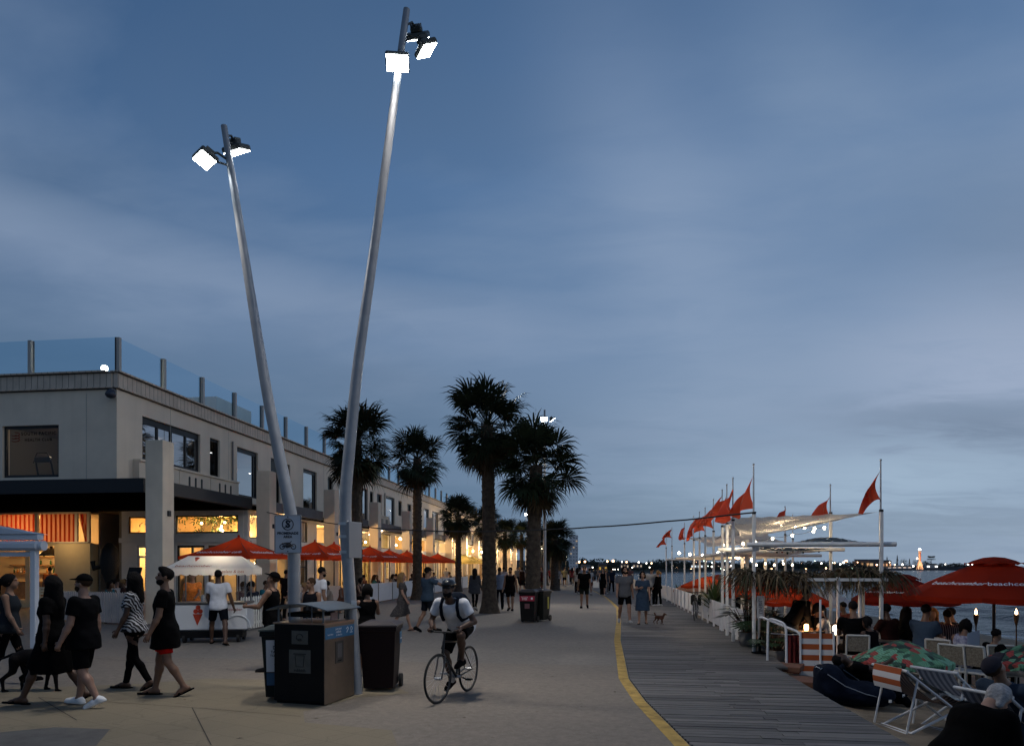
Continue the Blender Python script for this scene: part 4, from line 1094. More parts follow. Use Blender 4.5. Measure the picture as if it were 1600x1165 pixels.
# ---- colonnade: square columns every 7.2 m and the canopy between them
COLY = [20.46 + 7.2 * i for i in range(14)]
XC = -14.15
for i, y in enumerate(COLY):
    w = MB(); w.box((XC, y + .3, 2.94), (.6, .6, 5.88), bev=.012); c_ = bpart(w, 'column', RENDC)
    w = MB(); w.box((XC + .33, y + .3, 3.55), (.06, .14, .18), bev=.01); bpart(w, 'wall_light', DARK, c_)
w = MB()
w.box((-24.5, YC + 3.1, 4.49), (19.5, 7.0, .46)); 
for y0, y1 in zip(COLY[:3], COLY[1:4]): w.box((-14.66, (y0 + y1) / 2 + .3, 4.49 if y0 > 21 else 4.5), (.12, y1 - y0 - .7, .44), mi=0)
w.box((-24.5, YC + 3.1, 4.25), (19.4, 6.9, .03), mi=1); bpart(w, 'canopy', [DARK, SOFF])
w = MB()
w.box((-15.55, 75.5, 4.36), (1.7, 95, .12), mi=1)
for y0, y1 in zip(COLY[1:], COLY[2:]): w.box((-14.55, (y0 + y1) / 2 + .3, 4.49), (.14, 6.54, .46), mi=0)
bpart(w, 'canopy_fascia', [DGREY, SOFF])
# a floodlit strip of wall above the canopy further along gets its light from lamps on the canopy
# ---- ground floor shopfronts along x = -15.2
XS = -15.2
BAYI = [M('bay_wall_%s' % n, c, .85, var=(1.1, .25)) for n, c in (('cream', (.62, .48, .27)), ('tan', (.44, .31, .16)), ('pale', (.68, .58, .42)), ('olive', (.32, .27, .13)))]
CURT = M('curtain_gold', (.50, .34, .13), .9, var=(5, .2)); PLG = M('indoor_leaf', (.05, .10, .03), .6, var=(9, .4))
for i in range(1, 14):
    y0 = COLY[i] + .3; y1 = y0 + 7.2
    if y0 > YE - 3: break
    y1 = min(y1, YE - .2)
    pil = .55
    ops = [(y0 + pil, y1 - pil, 3.08, 4.15), (y0 + pil, y0 + 2.9, .12, 2.72), (y0 + 3.15, y1 - 1.9, .12, 2.72), (y1 - 1.65, y1 - pil, .9, 2.72)]
    w = MB(); wall_open(w, 'y', XS, .22, y0, y1, 0, 4.3, ops); w.box((XS + .06, (y0 + y1) / 2, 2.9), (.12, y1 - y0 - 1.0, .10)); bpart(w, 'shopfront', WHT if i < 6 else REND)
    window('y', XS, y0 + pil, y1 - pil, 3.08, 4.15, [y0 + pil + (y1 - y0 - 2 * pil) * f for f in ((.34, .67) if i % 2 else (.5,))], gl=GCLR, setb=.10, fw=.055, fmat=FRM if i < 4 else WHT)
    tm = OAK if i % 3 != 2 else FRM
    window('y', XS, y0 + pil, y0 + 2.9, .12, 2.72, [y0 + 1.35, y0 + 2.1], [2.2], gl=GCLR, setb=.10, fw=.07, fmat=tm)
    window('y', XS, y0 + 3.15, y1 - 1.9, .12, 2.72, [y0 + 4.2], [2.2] if i % 2 else [], gl=GCLR, setb=.10, fw=.08, fmat=tm)
    window('y', XS, y1 - 1.65, y1 - pil, .9, 2.72, [], [1.8], gl=GCLR, setb=.10, fw=.05, fmat=FRM)
    # the room behind the glass
    w = MB(); bm_ = BAYI[(i * 5) % 4]
    w.box((XS - 4.2, (y0 + y1) / 2, 2.15), (.1, y1 - y0, 4.2), mi=0); w.box((XS - 2.2, y1 - .06, 2.15), (3.9, .08, 4.2), mi=0); w.box((XS - 2.2, (y0 + y1) / 2, .05), (3.9, y1 - y0 - .2, .08), mi=1)
    w.box((XS - 2.2, (y0 + y1) / 2, 4.24), (3.9, y1 - y0 - .2, .06), mi=2)
    bpart(w, 'shop_room', [bm_, FLR, CREAM])
    for q in range(3):
        yy = y0 + random.uniform(1, 6); h_ = random.uniform(.9, 2.4); w = MB()
        w.box((XS - 3.7 + random.uniform(0, .8), yy, h_ / 2), (.45, random.uniform(.5, 1.6), h_), mi=0)
        for z in np.arange(.5, h_, .4): w.box((XS - 3.45 + .2, yy, z), (.12, .5, .16), mi=1)
        bpart(w, 'shop_shelf', [random.choice([INTD, OAK, BAYI[3]]), random.choice([WHT, CURT, INTD])])
    for q in range(2):
        yy = y0 + (2.0, 5.0)[q] + random.uniform(-.5, .5); zz = 3.55; w = MB(); w.ball((XS - 1.3, yy, zz), .085, 10, 8, 0); w.cyl((XS - 1.3, yy, zz + .08), (XS - 1.3, yy, 4.2), .008, n=5, mi=1); bpart(w, 'pendant_lamp', [BULB, FRM])
    if i in (2, 4, 5, 7, 9):
        for yy in (y0 + .75, y0 + 3.3): 
            w = MB(); w.grid(lambda u, v, yy=yy: (XS - .35 + .04 * math.sin(u * 31), yy + .45 * u * (1 - .35 * math.sin(v * 3.1)), .15 + 2.5 * v), 24, 8); bpart(w, 'curtain', CURT)
    point('shop_light', (XS - 1.9, (y0 + y1) / 2, 3.3), 95 if i < 5 else 115, WARM if i % 3 else (1, .70, .38), .15)
# terrace bay at the near end: set-back cafe front facing the viewer at y = 28
Y2 = 28.0
ops = [(-20.6, -18.55, 3.28, 4.02), (-18.35, -15.45, 3.28, 4.05), (-20.2, -19.0, .1, 2.75), (-18.3, -17.0, .1, 2.75), (-16.85, -15.5, .1, 2.75)]
w = MB(); wall_open(w, 'x', Y2, .2, -20.9, -15.02, 0, 4.26, ops); w.box((-18, Y2 - .05, 2.98), (5.9, .14, .20)); bpart(w, 'shopfront', WHT)
AMB = glass('amber_glass', (.98, .86, .58), .05)
window('x', Y2, -20.6, -18.55, 3.28, 4.02, [], gl=AMB, fmat=OAK, setb=.09); window('x', Y2, -18.35, -15.45, 3.28, 4.05, [], gl=AMB, fmat=FRM, setb=.09)
window('x', Y2, -20.2, -19.0, .1, 2.75, [], [2.25], gl=GCLR, fmat=WHT, setb=.09, fw=.09); window('x', Y2, -18.3, -17.0, .1, 2.75, [-17.6], [2.25], gl=GCLR, fmat=FRM, setb=.09, fw=.09); window('x', Y2, -16.85, -15.5, .1, 2.75, [-16.2], [2.2], gl=GCLR, fmat=OAK, setb=.09, fw=.08)
w = MB(); w.box((-18, Y2 + 3.6, 2.1), (6.0, .1, 4.3)); w.box((-20.95, Y2 + 1.9, 2.1), (.1, 3.4, 4.3)); w.box((-18, Y2 + 1.9, 4.3), (6, 3.4, .06)); w.box((-18, Y2 + 1.9, .03), (6, 3.4, .06), mi=1); bpart(w, 'cafe_room', [CREAM, FLR])
w = MB()
for k in range(16): w.box((-19.6, Y2 + .5, .6 + k * .12), (1.05, .03, .085), mat=Matrix.Translation((-19.6, Y2 + .5, .6 + k * .12)) @ Matrix.Rotation(R(30), 4, 'X'))
bpart(w, 'louvre_blind', WHT)
for x, z in ((-19.7, 2.5), (-17.6, 3.75), (-16.5, 3.78), (-15.75, 3.74), (-16.65, 3.6), (-16.72, 3.48), (-16.6, 3.42), (-17.2, 2.5), (-16.1, 2.45)):
    w = MB(); w.ball((x, Y2 + .75, z), .05 if z > 3 else .07, 10, 8); bpart(w, 'pendant_lamp', BULBW)
rd = random.Random(12)
for x0, x1 in ((-20.5, -18.7), (-18.2, -16.9), (-16.8, -15.5)):
    w = MB()
    for k in range(170):
        c = Vector((rd.uniform(x0, x1), Y2 + rd.uniform(.5, 1.6), rd.choice((rd.uniform(3.75, 4.15), rd.uniform(3.2, 4.15))))); a = Vector((rd.uniform(-1, 1), rd.uniform(-.4, .4), rd.uniform(-1, .4))).normalized() * rd.uniform(.05, .13); n_ = a.orthogonal().normalized() * .03; w.add([c - a, c + n_, c + a, c - n_], [(0, 1, 2, 3)])
    bpart(w, 'hanging_greenery', PLG)
point('cafe_light', (-17.0, Y2 + 1.3, 3.5), 48, WARM, .12); point('cafe_light', (-19.6, Y2 + 1.6, 2.6), 45, WARM, .12)
# dark return wall and the corner kiosk with striped blinds
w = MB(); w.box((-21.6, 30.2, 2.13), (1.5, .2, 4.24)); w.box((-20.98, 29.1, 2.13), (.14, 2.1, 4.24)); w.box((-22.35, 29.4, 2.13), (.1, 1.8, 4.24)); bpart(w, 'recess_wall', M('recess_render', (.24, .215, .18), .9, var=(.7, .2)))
w = MB()
wall_open(w, 'x', Y2, .2, -34, -22.42, 0, 2.88, [(-25.4, -24.15, .35, 2.75), (-29, -25.6, .35, 2.75)]); bpart(w, 'kiosk_wall', M('kiosk_render', (.60, .52, .34), .85, var=(.6, .14)))
w = MB(); w.box((-28, Y2 + 3.2, 2.1), (11, .1, 4.2)); w.box((-22.5, Y2 + 1.6, 1.44), (.08, 3, 2.84)); w.box((-28, Y2 + 1.7, 4.2), (11, 3, .06)); w.box((-28, Y2 + 1.7, .03), (11, 3, .06)); bpart(w, 'kiosk_room', CREAM)
w = MB(); w.box((-26.2, Y2 - .06, 2.90), (7.6, .16, .07)); 
for x in (-27.9, -25.0, -23.05, -22.46): w.box((x, Y2 - .02, 3.55), (.13, .10, 1.3))
w.box((-26.2, Y2 - .02, 4.22), (7.6, .10, .07)); bpart(w, 'kiosk_frame', M('kiosk_frame_paint', (.46, .42, .36), .6))
def stripes(nm, c1, c2, scale):
    if nm in MATS: return MATS[nm]
    m = bpy.data.materials.new(nm); m.use_nodes = True; t = m.node_tree; b = t.nodes['Principled BSDF']; tcn = t.nodes.new('ShaderNodeTexCoord'); sp = t.nodes.new('ShaderNodeSeparateXYZ'); t.links.new(tcn.outputs['Object'], sp.inputs[0])
    k = t.nodes.new('ShaderNodeMath'); k.operation = 'MULTIPLY'; t.links.new(sp.outputs[0], k.inputs[0]); k.inputs[1].default_value = scale
    fr = t.nodes.new('ShaderNodeMath'); fr.operation = 'FRACT'; t.links.new(k.outputs[0], fr.inputs[0]); g = t.nodes.new('ShaderNodeMath'); g.operation = 'GREATER_THAN'; t.links.new(fr.outputs[0], g.inputs[0]); g.inputs[1].default_value = .5
    mx = t.nodes.new('ShaderNodeMix'); mx.data_type = 'RGBA'; t.links.new(g.outputs[0], mx.inputs[0]); mx.inputs[6].default_value = (*c1, 1); mx.inputs[7].default_value = (*c2, 1); t.links.new(mx.outputs[2], b.inputs['Base Color']); b.inputs['Roughness'].default_value = .9
    tr = t.nodes.new('ShaderNodeBsdfTranslucent'); t.links.new(mx.outputs[2], tr.inputs[0]); ms = t.nodes.new('ShaderNodeMixShader'); ms.inputs[0].default_value = .45
    t.links.new(b.outputs[0], ms.inputs[1]); t.links.new(tr.outputs[0], ms.inputs[2]); t.links.new(ms.outputs[0], t.nodes['Material Output'].inputs[0])
    MATS[nm] = m; return m
BLIND = stripes('striped_blind', (.42, .035, .012), (.62, .28, .16), 1 / .22)
for a, b in ((-27.8, -25.07), (-24.92, -23.12)):
    w = MB(); w.grid(lambda u, v: (a + (b - a) * u, Y2 + .06 + .015 * math.sin(u * (b - a) * 28), 2.93 + 1.24 * v), 80, 2); bpart(w, 'striped_blind', BLIND)
w = MB(); w.grid(lambda u, v: (-22.98 + .55 * u + .28 * (1 - u) * math.sin((1 - v) * 1.4) ** 1.5, Y2 + .03 + .03 * math.sin(u * 25), 2.93 + 1.24 * v), 40, 12); bpart(w, 'striped_blind', BLIND)
w = MB(); w.cyl((-28.5, Y2 - .15, 4.33), (-23.3, Y2 - .15, 4.33), .03, n=8)
for x in (-27.6, -26.5, -25.3, -24.2): w.cyl((x, Y2 - .15, 4.33), (x, Y2 - .15, 4.43), .025, n=6)
bpart(w, 'blind_rail', M('brass_rail', (.55, .33, .10), .4, .6))
w = MB(); w.lathe([(.06, .42), (.07, .36), (.22, .30), (.42, .10), (.50, 0), (.46, 0), (.05, .22)], (-24.75, Y2 + .5, 2.33), 20); w.cyl((-24.75, Y2 + .5, 2.7), (-24.75, Y2 + .5, 4.1), .012, n=6); bpart(w, 'pendant_shade', M('shade_black', (.02, .02, .02), .5))
w = MB(); w.box((-26.5, Y2 + .9, .6), (5, .5, 1.1)); w.box((-26.5, Y2 + 2.9, 1.9), (5, .25, .05)); w.box((-26.5, Y2 + 2.9, 2.3), (5, .25, .05)); w.box((-26.5, Y2 + 2.9, 1.5), (5, .25, .05)); bpart(w, 'bar_counter', M('bar_timber', (.30, .17, .07), .5, var=(4, .3)))
random.seed(8)
BOT = [M('bottle_' + n, c, .15) for n, c in (('amber', (.35, .15, .03)), ('green', (.03, .10, .04)), ('clear', (.55, .55, .5)))]
for k in range(26):
    x = -28.8 + k * .18; z = random.choice((1.525, 1.925, 2.325)); hh = random.uniform(.2, .3); w = MB(); w.lathe([(.0, 0), (.04, 0), (.04, hh * .6), (.015, hh * .75), (.015, hh), (0, hh)], (x, Y2 + 2.85, z), 8); bpart(w, 'bottle', random.choice(BOT))
point('kiosk_light', (-26.0, Y2 + 1.0, 2.6), 26, WARM, .12); point('kiosk_light', (-26.0, Y2 + 1.6, 3.7), 13, (1, .55, .22), .12); point('kiosk_light', (-23.4, Y2 - 1.0, 3.0), 5, WARM, .1)
# warm lamps under the canopy of the further bays: what washes those columns and walls
for i in range(5, 14):
    y = COLY[i] + 3.9
    w = MB(); w.cyl((-14.9, y, 4.24), (-14.9, y, 4.30), .10, n=12); bpart(w, 'soffit_light', BULB)
    point('soffit_lamp', (-13.3 if i > 5 else -14.9, y - 3.0, 3.9), 75 if i > 6 else 26, (1, .68, .33), .12)
for i in range(1, 5):
    y = COLY[i] + 3.9; w = MB(); w.cyl((-14.9, y, 4.24), (-14.9, y, 4.30), .08, n=12); bpart(w, 'soffit_light', BULB); point('soffit_lamp', (-14.9, y, 4.0), 12, WARM, .1)
for y in (70.6, 75.5, 79.2, 84, 88, 92.6, 97): point('balcony_lamp', (XF - 1.5, y, 5.9), 30, (1, .72, .4), .1)
# ------------------------------------------------------------------ floodlight masts
GALV = M('galvanised_steel', (.30, .31, .33), .45, .35, var=(5, .12)); FLH = M('floodlight_housing', (.06, .065, .06), .5)
LENS = EM('floodlight_lens', (.90, .97, 1.0), 60.0)
def floodlight(mast, at, aim, power, ang=115, size=.34, lens=LENS):
    """a flood lamp: housing on a bent yoke, lens turned towards aim (world coordinates)"""
    at = Vector(at); q = (Vector(aim) - at).normalized(); Mx = q.to_track_quat('-Z', 'Y').to_matrix().to_4x4()
    mb = MB(); I = Matrix.Translation(at) @ Mx; s = size
    mb.box((0, 0, 0), (s, s * .74, .08), bev=.02, mat=I); mb.box((0, 0, 0), (s * .5, s * .34, .08), bev=.02, mat=I @ Matrix.Translation((0, 0, .07)))
    for k in range(5): mb.box((0, 0, 0), (.012, s * .34, .04), mat=I @ Matrix.Translation((s * (-.20 + .10 * k), 0, .12)))
    base = Vector(mast.location)
    h = obj('floodlight', mb.mesh('floodlight'), FLH, mast); h.location = -base
    lb = MB(); lb.box((0, 0, 0), (s * .88, s * .62, .012), mat=I @ Matrix.Translation((0, 0, -.042)))
    obj('lens', lb.mesh('lens'), lens, h)
    l = spot('flood_lamp', at + q * .09, aim, power, COOL, ang, .5, .10)
    return h
def mast(path, rad, label, group):
    base = Vector(path[0]); mb = MB()
    pts = [Vector(p) - base for p in path]
    # smooth the bend
    out = [pts[0]]
    for i in range(1, len(pts) - 1):
        a, b, c = pts[i - 1], pts[i], pts[i + 1]; l1 = min(.45, (b - a).length * .4); l2 = min(.45, (c - b).length * .4)
        p0 = b + (a - b).normalized() * l1; p1 = b + (c - b).normalized() * l2
        for k in range(7):
            t = k / 6; out.append(p0 * (1 - t) ** 2 + b * 2 * t * (1 - t) + p1 * t ** 2)
    out.append(pts[-1])
    zs = [p.z for p in out]
    mb.tube(out, [float(np.interp(z, [0, 2.6, zs[-1]], rad)) for z in zs], 16)
    t = thing('light_mast', label, 'street lamp', base, 0, group)
    mb.build('pole', GALV, t)
    return t, out
D1 = 10.0
tall = [G(557.5, 1084), P3(537.5, 792, D1), P3(557.5, 580, D1), P3(586, 378, D1), P3(621, 122, D1), P3(635.5, 15, D1)]
t1, pth = mast(tall, (.085, .088, .048), 'tall bent light mast leaning right with three bright floodlights', 'floodlight masts at the bins')
for v in (818, 838, 862): 
    p = P3(540 + (v - 840) * .06, v, D1); mb = MB(); mb.cyl(p - Vector((0, 0, .02)), p + Vector((0, 0, .02)), .094, n=16); o = mb.build('clamp_band', M('clamp_steel', (.5, .52, .54), .3, .7), t1); o.location = -t1.location
mb = MB(); mb.box(P3(553.5, 843, 10.04), (.045, .34, .52), rz=R(-12), bev=.004); o = obj('sign_back', mb.mesh('sign_back'), M('sign_back_grey', (.26, .27, .29), .5, .2), t1); o.location = -t1.location
mb = MB(); mb.box(P3(553, 943, 9.9), (.012, .075, .10), rz=R(-70)); o = obj('sticker', mb.mesh('sticker'), WHT, t1); o.location = -t1.location
for tg, px, pd, pw, an in (((-1.6, 4.0, 0), (621, 97), 9.9, 500, 105), ((1.5, 12.5, 0), (665, 75), 10.0, 680, 115), ((-2.5, 19.0, 0), (652, 56), 10.25, 760, 115)):
    a = P3(px[0], px[1], pd); floodlight(t1, a, tg, pw, an)
mb = MB()
for px, pd, v0 in (((621, 97), 9.9, 88), ((665, 75), 10.0, 66), ((652, 56), 10.25, 40)):
    a = P3(px[0], px[1], pd); b = P3(627 + (90 - v0) * .13, v0, D1); mb.tube([b, b * .45 + a * .55 + Vector((0, 0, .13)), a + Vector((0, 0, .08))], .016, 6)
o = obj('yoke', mb.mesh('yoke'), FLH, t1); o.location = -t1.location
D2 = 10.35
left = [P3(459.5, 1077.5, D2), P3(459.5, 826, D2), P3(418, 620, D2), P3(384, 410, D2), P3(350, 197, D2)]
left[0].z = 0
t2, pth = mast(left, (.09, .092, .046), 'bent light mast leaning left with a white promenade area sign', 'floodlight masts at the bins')
for tg, px, pd, pw, an in (((-7.6, 7.0, 0), (321, 247), 10.2, 430, 115), ((-4.6, 13.0, 0), (369, 233), 10.55, 430, 115)):
    a = P3(px[0], px[1], pd); floodlight(t2, a, tg, pw, an, .36)
mb = MB()
for px, pd, v0 in (((321, 247), 10.2, 252), ((369, 233), 10.55, 212)):
    a = P3(px[0], px[1], pd); b = P3(353 + (v0 - 210) * .14, v0, D2); mb.tube([b, b * .5 + a * .5 + Vector((0, 0, .10)), a + Vector((0, 0, .07))], .018, 6); mb.tube([b - Vector((0, 0, .07)), a + Vector((.06, .05, .0))], .016, 6)
o = obj('yoke', mb.mesh('yoke'), FLH, t2); o.location = -t2.location
# the sign on the left mast
SGW = M('sign_face_grey', (.50, .52, .56), .5, var=(3, .04)); SBK = M('sign_ink', (.012, .014, .022), .6)
c = P3(449.8, 834, D2 - .13); rx = Vector((math.cos(TH - .06), math.sin(TH - .06), 0)); uz = Vector((0, 0, 1)); nz = rx.cross(uz)
sg = MB()
def plate(w_, h_, r_, n=6):
    p = []
    for cx, cz, a0 in ((w_ - r_, h_ - r_, 0), (-w_ + r_, h_ - r_, 90), (-w_ + r_, -h_ + r_, 180), (w_ - r_, -h_ + r_, 270)):
        for k in range(n + 1):
            a = R(a0 + 90 * k / n); p.append(c + rx * (cx + r_ * math.cos(a)) + uz * (cz + r_ * math.sin(a)))
    return p
sw, sh_ = .203, .284
sg.prism(plate(sw, sh_, .025), Vector(), -nz * .004)
so_ = obj('sign_plate', sg.mesh('sign_plate'), SGW, t2); so_.location = -t2.location
f = nz * .0015
def ink(mb, nm='symbol'):
    o = obj(nm, mb.mesh(nm), SBK, so_); return o
mb = MB(); pa = plate(sw - .008, sh_ - .008, .02); mb.tube([p + f for p in pa], .004, 4, closed=True); ink(mb, 'border')
mb = MB(); cc = c + rx * .0 + uz * .145 + f
mb.tube([cc + rx * .082 * math.cos(t) + uz * .082 * math.sin(t) for t in np.linspace(0, 6.28, 33)[:-1]], .0075, 4, closed=True); mb.tube([cc + rx * .055 + uz * .058, cc - rx * .055 - uz * .058], .006, 4); ink(mb, 'prohibition_ring')
text('S', .15, SBK, so_, cc, rx, uz, depth=.003, thick=.006)
text('PROMENADE', .052, SBK, so_, c + uz * .012 + f, rx, uz, depth=.002, space=1.05, thick=.002); text('AREA', .052, SBK, so_, c - uz * .040 + f, rx, uz, depth=.002, space=1.05, thick=.002)
mb = MB(); b0 = c - uz * .165 + f       # motorcycle pictogram
for sx_ in (-.085, .085): mb.tube([b0 + rx * (sx_ + .036 * math.cos(t)) + uz * (-.02 + .036 * math.sin(t)) for t in np.linspace(0, 6.28, 17)[:-1]], .007, 4, closed=True)
for a_, b_, r_ in (((-.085, -.02), (-.02, .0), .011), ((-.02, 0), (.045, .0), .020), ((-.05, .03), (.03, .034), .014), ((.03, .03), (.085, -.02), .008), ((.03, .03), (.055, .062), .006), ((-.09, .028), (-.05, .028), .008), ((-.03, -.02), (.03, -.022), .013)):
    mb.tube([b0 + rx * a_[0] + uz * a_[1], b0 + rx * b_[0] + uz * b_[1]], r_, 5)
ink(mb, 'motorcycle_symbol')
mb = MB()
for dz in (.255, -.255): mb.cyl(c + uz * dz + f, c + uz * dz + f + nz * .006, .009, n=8)
ink(mb, 'bolt')
mb = MB()
for dz in (.2, -.2): mb.box(c + uz * dz - nz * .06, (.06, .12, .03), rz=TH)
o = obj('bracket', mb.mesh('bracket'), GALV, t2); o.location = -t2.location
# further masts along the promenade
def far_mast(u, d, vtop, label, vaim, pw):
    x, y = XY(u, d); top = P3(u, vtop, d); base = Vector((x, y, 0))
    t, _ = mast([base, Vector((x, y, 3)), top], (.08, .08, .045), label, None)
    a = top - Vector((0, .3, .5)); floodlight(t, a, (x - 1, y - 9, 0), pw, 120, .34); 
    a = top - Vector((-.35, -.1, .45)); floodlight(t, a, (x + 7, y + 3, 0), pw * .6, 120, .34)
    return t
far_mast(851, 33.5, 640, 'slim light mast half hidden behind the palm by the red labelled bins', 0, 1500)
far_mast(822, 84, 797, 'distant light mast beside the palm trunk with a white lamp', 0, 900)

# ------------------------------------------------------------------ palms
BARK = M('palm_bark', (.050, .040, .031), .95, var=(7, .5), bump=(22, .8)); LEAFS = [M('palm_leaf', (.015, .024, .012), .7, spec=.15, var=(1.5, .4)), M('palm_leaf_dry', (.035, .025, .013), .9, spec=.1, var=(2, .3))]
def palm_crown(seed, n=64, Lf=1.0):
    """round shaggy crown: fans at every elevation from upright to hanging, the lowest ones old and brown"""
    rd = random.Random(seed); mb = MB()
    for k in range(n):
        f = (k + .5) / n; el = R(-68 + 150 * (1 - f ** 1.15) + rd.uniform(-14, 14)); az = k * 2.399 + rd.uniform(-.5, .5); isdry = f > .86
        o = Vector((math.cos(az), math.sin(az), 0)); pl = rd.uniform(.62, 1.15) * Lf * (1.0 - .18 * f)
        d = (o * math.cos(el) + Vector((0, 0, 1)) * math.sin(el)).normalized(); side = o.cross(Vector((0, 0, 1)))
        p = Vector((0, 0, .15 - .45 * f)); path = [p]
        for s_ in range(4):
            d = (d + Vector((0, 0, -.09))).normalized(); p = p + d * pl / 4; path.append(p)
        mb.tube(path, [.022, .018, .015, .012, .010], 4, 1 if isdry else 0, False)
        fl = rd.uniform(.62, .98) * Lf; nup = side.cross(d).normalized(); nseg = 24; torn = rd.uniform(.0, .25)
        roll = rd.uniform(-.7, .7); sd2 = (side * math.cos(roll) + nup * math.sin(roll)).normalized(); nu2 = sd2.cross(d).normalized()
        for q in range(nseg):
            if rd.random() < torn * .5: continue
            a = R(-118 + 236 * q / (nseg - 1)) + rd.uniform(-.05, .05); dd = (d * math.cos(a) + sd2 * math.sin(a)).normalized()
            ln = fl * (1 - .30 * (abs(a) / 2) ** 2) * rd.uniform(.82, 1.12); dd = (dd + nu2 * (.10 + .25 * abs(math.sin(a))) * rd.uniform(.2, .6)).normalized(); w = nu2.cross(dd).normalized()
            dr = rd.uniform(.7, 1.5); p1 = p + dd * ln * .52; p2 = p1 + (dd + Vector((0, 0, -.22 * dr))).normalized() * ln * .26; p3 = p2 + (dd + Vector((0, 0, -.8 * dr - (.6 if isdry else 0)))).normalized() * ln * .30
            w1, w2 = .036 * Lf, .020 * Lf
            mb.add([p, p1 + w * w1, p2 + w * w2, p3, p2 - w * w2, p1 - w * w1], [(0, 1, 5), (1, 2, 4, 5), (2, 3, 4)], 1 if isdry or rd.random() < .03 else 0)
    return mb.mesh('crown')
def palm_trunk(seed, h, r0, r1, lean=(0, 0), boots=True):
    rd = random.Random(seed); mb = MB(); K = 22; path = []; rr = []
    for i in range(K + 1):
        t = i / K; path.append((lean[0] * t ** 1.5, lean[1] * t ** 1.5, h * t))
        rr.append((r0 + (r1 - r0) * t) * (1 + .55 * math.exp(-t * h / .35)) * rd.uniform(.97, 1.03))
    mb.tube(path, rr, 14)
    if boots:
        nb = int(h * 34)
        for k in range(nb):
            t = .10 + .90 * k / nb; az = k * 2.399; r = (r0 + (r1 - r0) * t) * .93; c = Vector((lean[0] * t ** 1.5, lean[1] * t ** 1.5, h * t))
            o = Vector((math.cos(az), math.sin(az), 0)); s_ = Vector((-o.y, o.x, 0)); ln = rd.uniform(.10, .20)
            b = c + o * r; tip = b + o * (.03 + rd.uniform(0, .04)) + Vector((0, 0, ln)); w = .05 * rd.uniform(.7, 1.2)
            mb.add([b - s_ * w - Vector((0, 0, .04)), b + s_ * w - Vector((0, 0, .04)), tip + s_ * w * .5, tip - s_ * w * .5, b + Vector((0, 0, ln * .9)) - o * .02], [(0, 1, 2, 3), (3, 2, 4), (1, 4, 2), (0, 3, 4)])
    return mb.mesh('trunk')
CR = [palm_crown(s, n) for s, n in ((1, 70), (2, 60), (3, 76), (4, 66))]
TRK = {}
def palm(u, d, vtop, r, label, ci, k=1.0, lean=(0, 0), rz=0):
    x, y = XY(u, d); top = H + (884 - vtop) / F * d; h = top - 1.72 * k
    t = thing('palm_tree', label, 'palm tree', (x, y, 0), 0, 'fan palms along the promenade')
    key = round(h, 1), r
    if key not in TRK: TRK[key] = palm_trunk(len(TRK) + 1, h, r * .86, r * .70, lean)
    obj('trunk', TRK[key], BARK, t)
    c = obj('crown', CR[ci], LEAFS if not CR[ci].materials else [], t, (lean[0], lean[1], h - .1)); c.rotation_euler = (0, 0, rz); c.scale = (k, k, k)
    return t
palm(557, 30, 618, .30, 'fan palm behind the tall bent light mast, its trunk hidden by the pole', 0, 1.14)
palm(652, 38, 664, .30, 'fan palm rising behind the row of red umbrellas with a rough lit trunk', 1, 1.08, rz=1)
palm(765, 27.3, 586, .33, 'tallest fan palm with a dark trunk between the yellow umbrella and the bins', 2, 1.16, (-.1, 0))
palm(832, 26, 646, .34, 'thick fan palm with a dark crown directly behind the red labelled bins', 3, 1.14, (.15, 0), 2)
palm(716, 50, 768, .26, 'smaller fan palm in front of the arcade beyond the yellow umbrella', 2, 1.0, rz=.6)
palm(758, 56, 783, .28, 'short fan palm partly hidden behind the tallest palm', 1, .95, rz=2.2)
palm(789, 70, 805, .27, 'distant fan palm beside the lit end columns of the arcade', 0, 1.05, rz=.3)
palm(815, 80, 810, .28, 'distant fan palm standing behind the thick palm trunk', 1, 1.1, rz=3)
palm(867, 52.6, 805, .34, 'fan palm with a wide dark crown beside the white tower far off', 2, 1.02, rz=1.6)
palm(852, 66, 818, .3, 'fan palm lost among dark crowns left of the white tower', 0, 1.1, rz=.9)
palm(874, 76, 836, .3, 'low dark fan palm just left of the white tower', 1, .9, rz=2)
palm(862, 95, 838, .3, 'furthest dark fan palm left of the white tower', 2, 1.0, rz=1.2)

# ------------------------------------------------------------------ bins by the masts
BLK = M('bin_black_steel', (.005, .005, .0055), .6, spec=.15, var=(3, .3)); BRU = M('brushed_bronze_panel', (.20, .15, .11), .38, .55, var=(2, .25), bump=(140, .1)); STL = M('roof_steel', (.13, .15, .17), .42, .75, var=(2, .15)); BLU = M('label_blue', (.035, .16, .30), .5); BLU2 = M('label_blue_dark', (.02, .08, .16), .5); PAPER = M('label_paper', (.55, .56, .58), .6); GRL = M('label_grey', (.11, .11, .11), .6); INK = SBK; LTW = M('label_letters_white', (.75, .78, .8), .6)
A0 = Vector((-3.63, 8.65, 0)); A1 = Vector((-4.36, 8.92, 0)); A2 = Vector((-3.50, 9.42, 0))
rzc = math.atan2((A2 - A0).y, (A2 - A0).x) - math.pi / 2; wd = .77; dp = .77
ctr = (A1 + A2) / 2
cab = thing('litter_bin_cabinet', 'square black litter cabinet with curved steel roof and bronze side panel', 'litter bin', (ctr.x, ctr.y, 0), rzc)
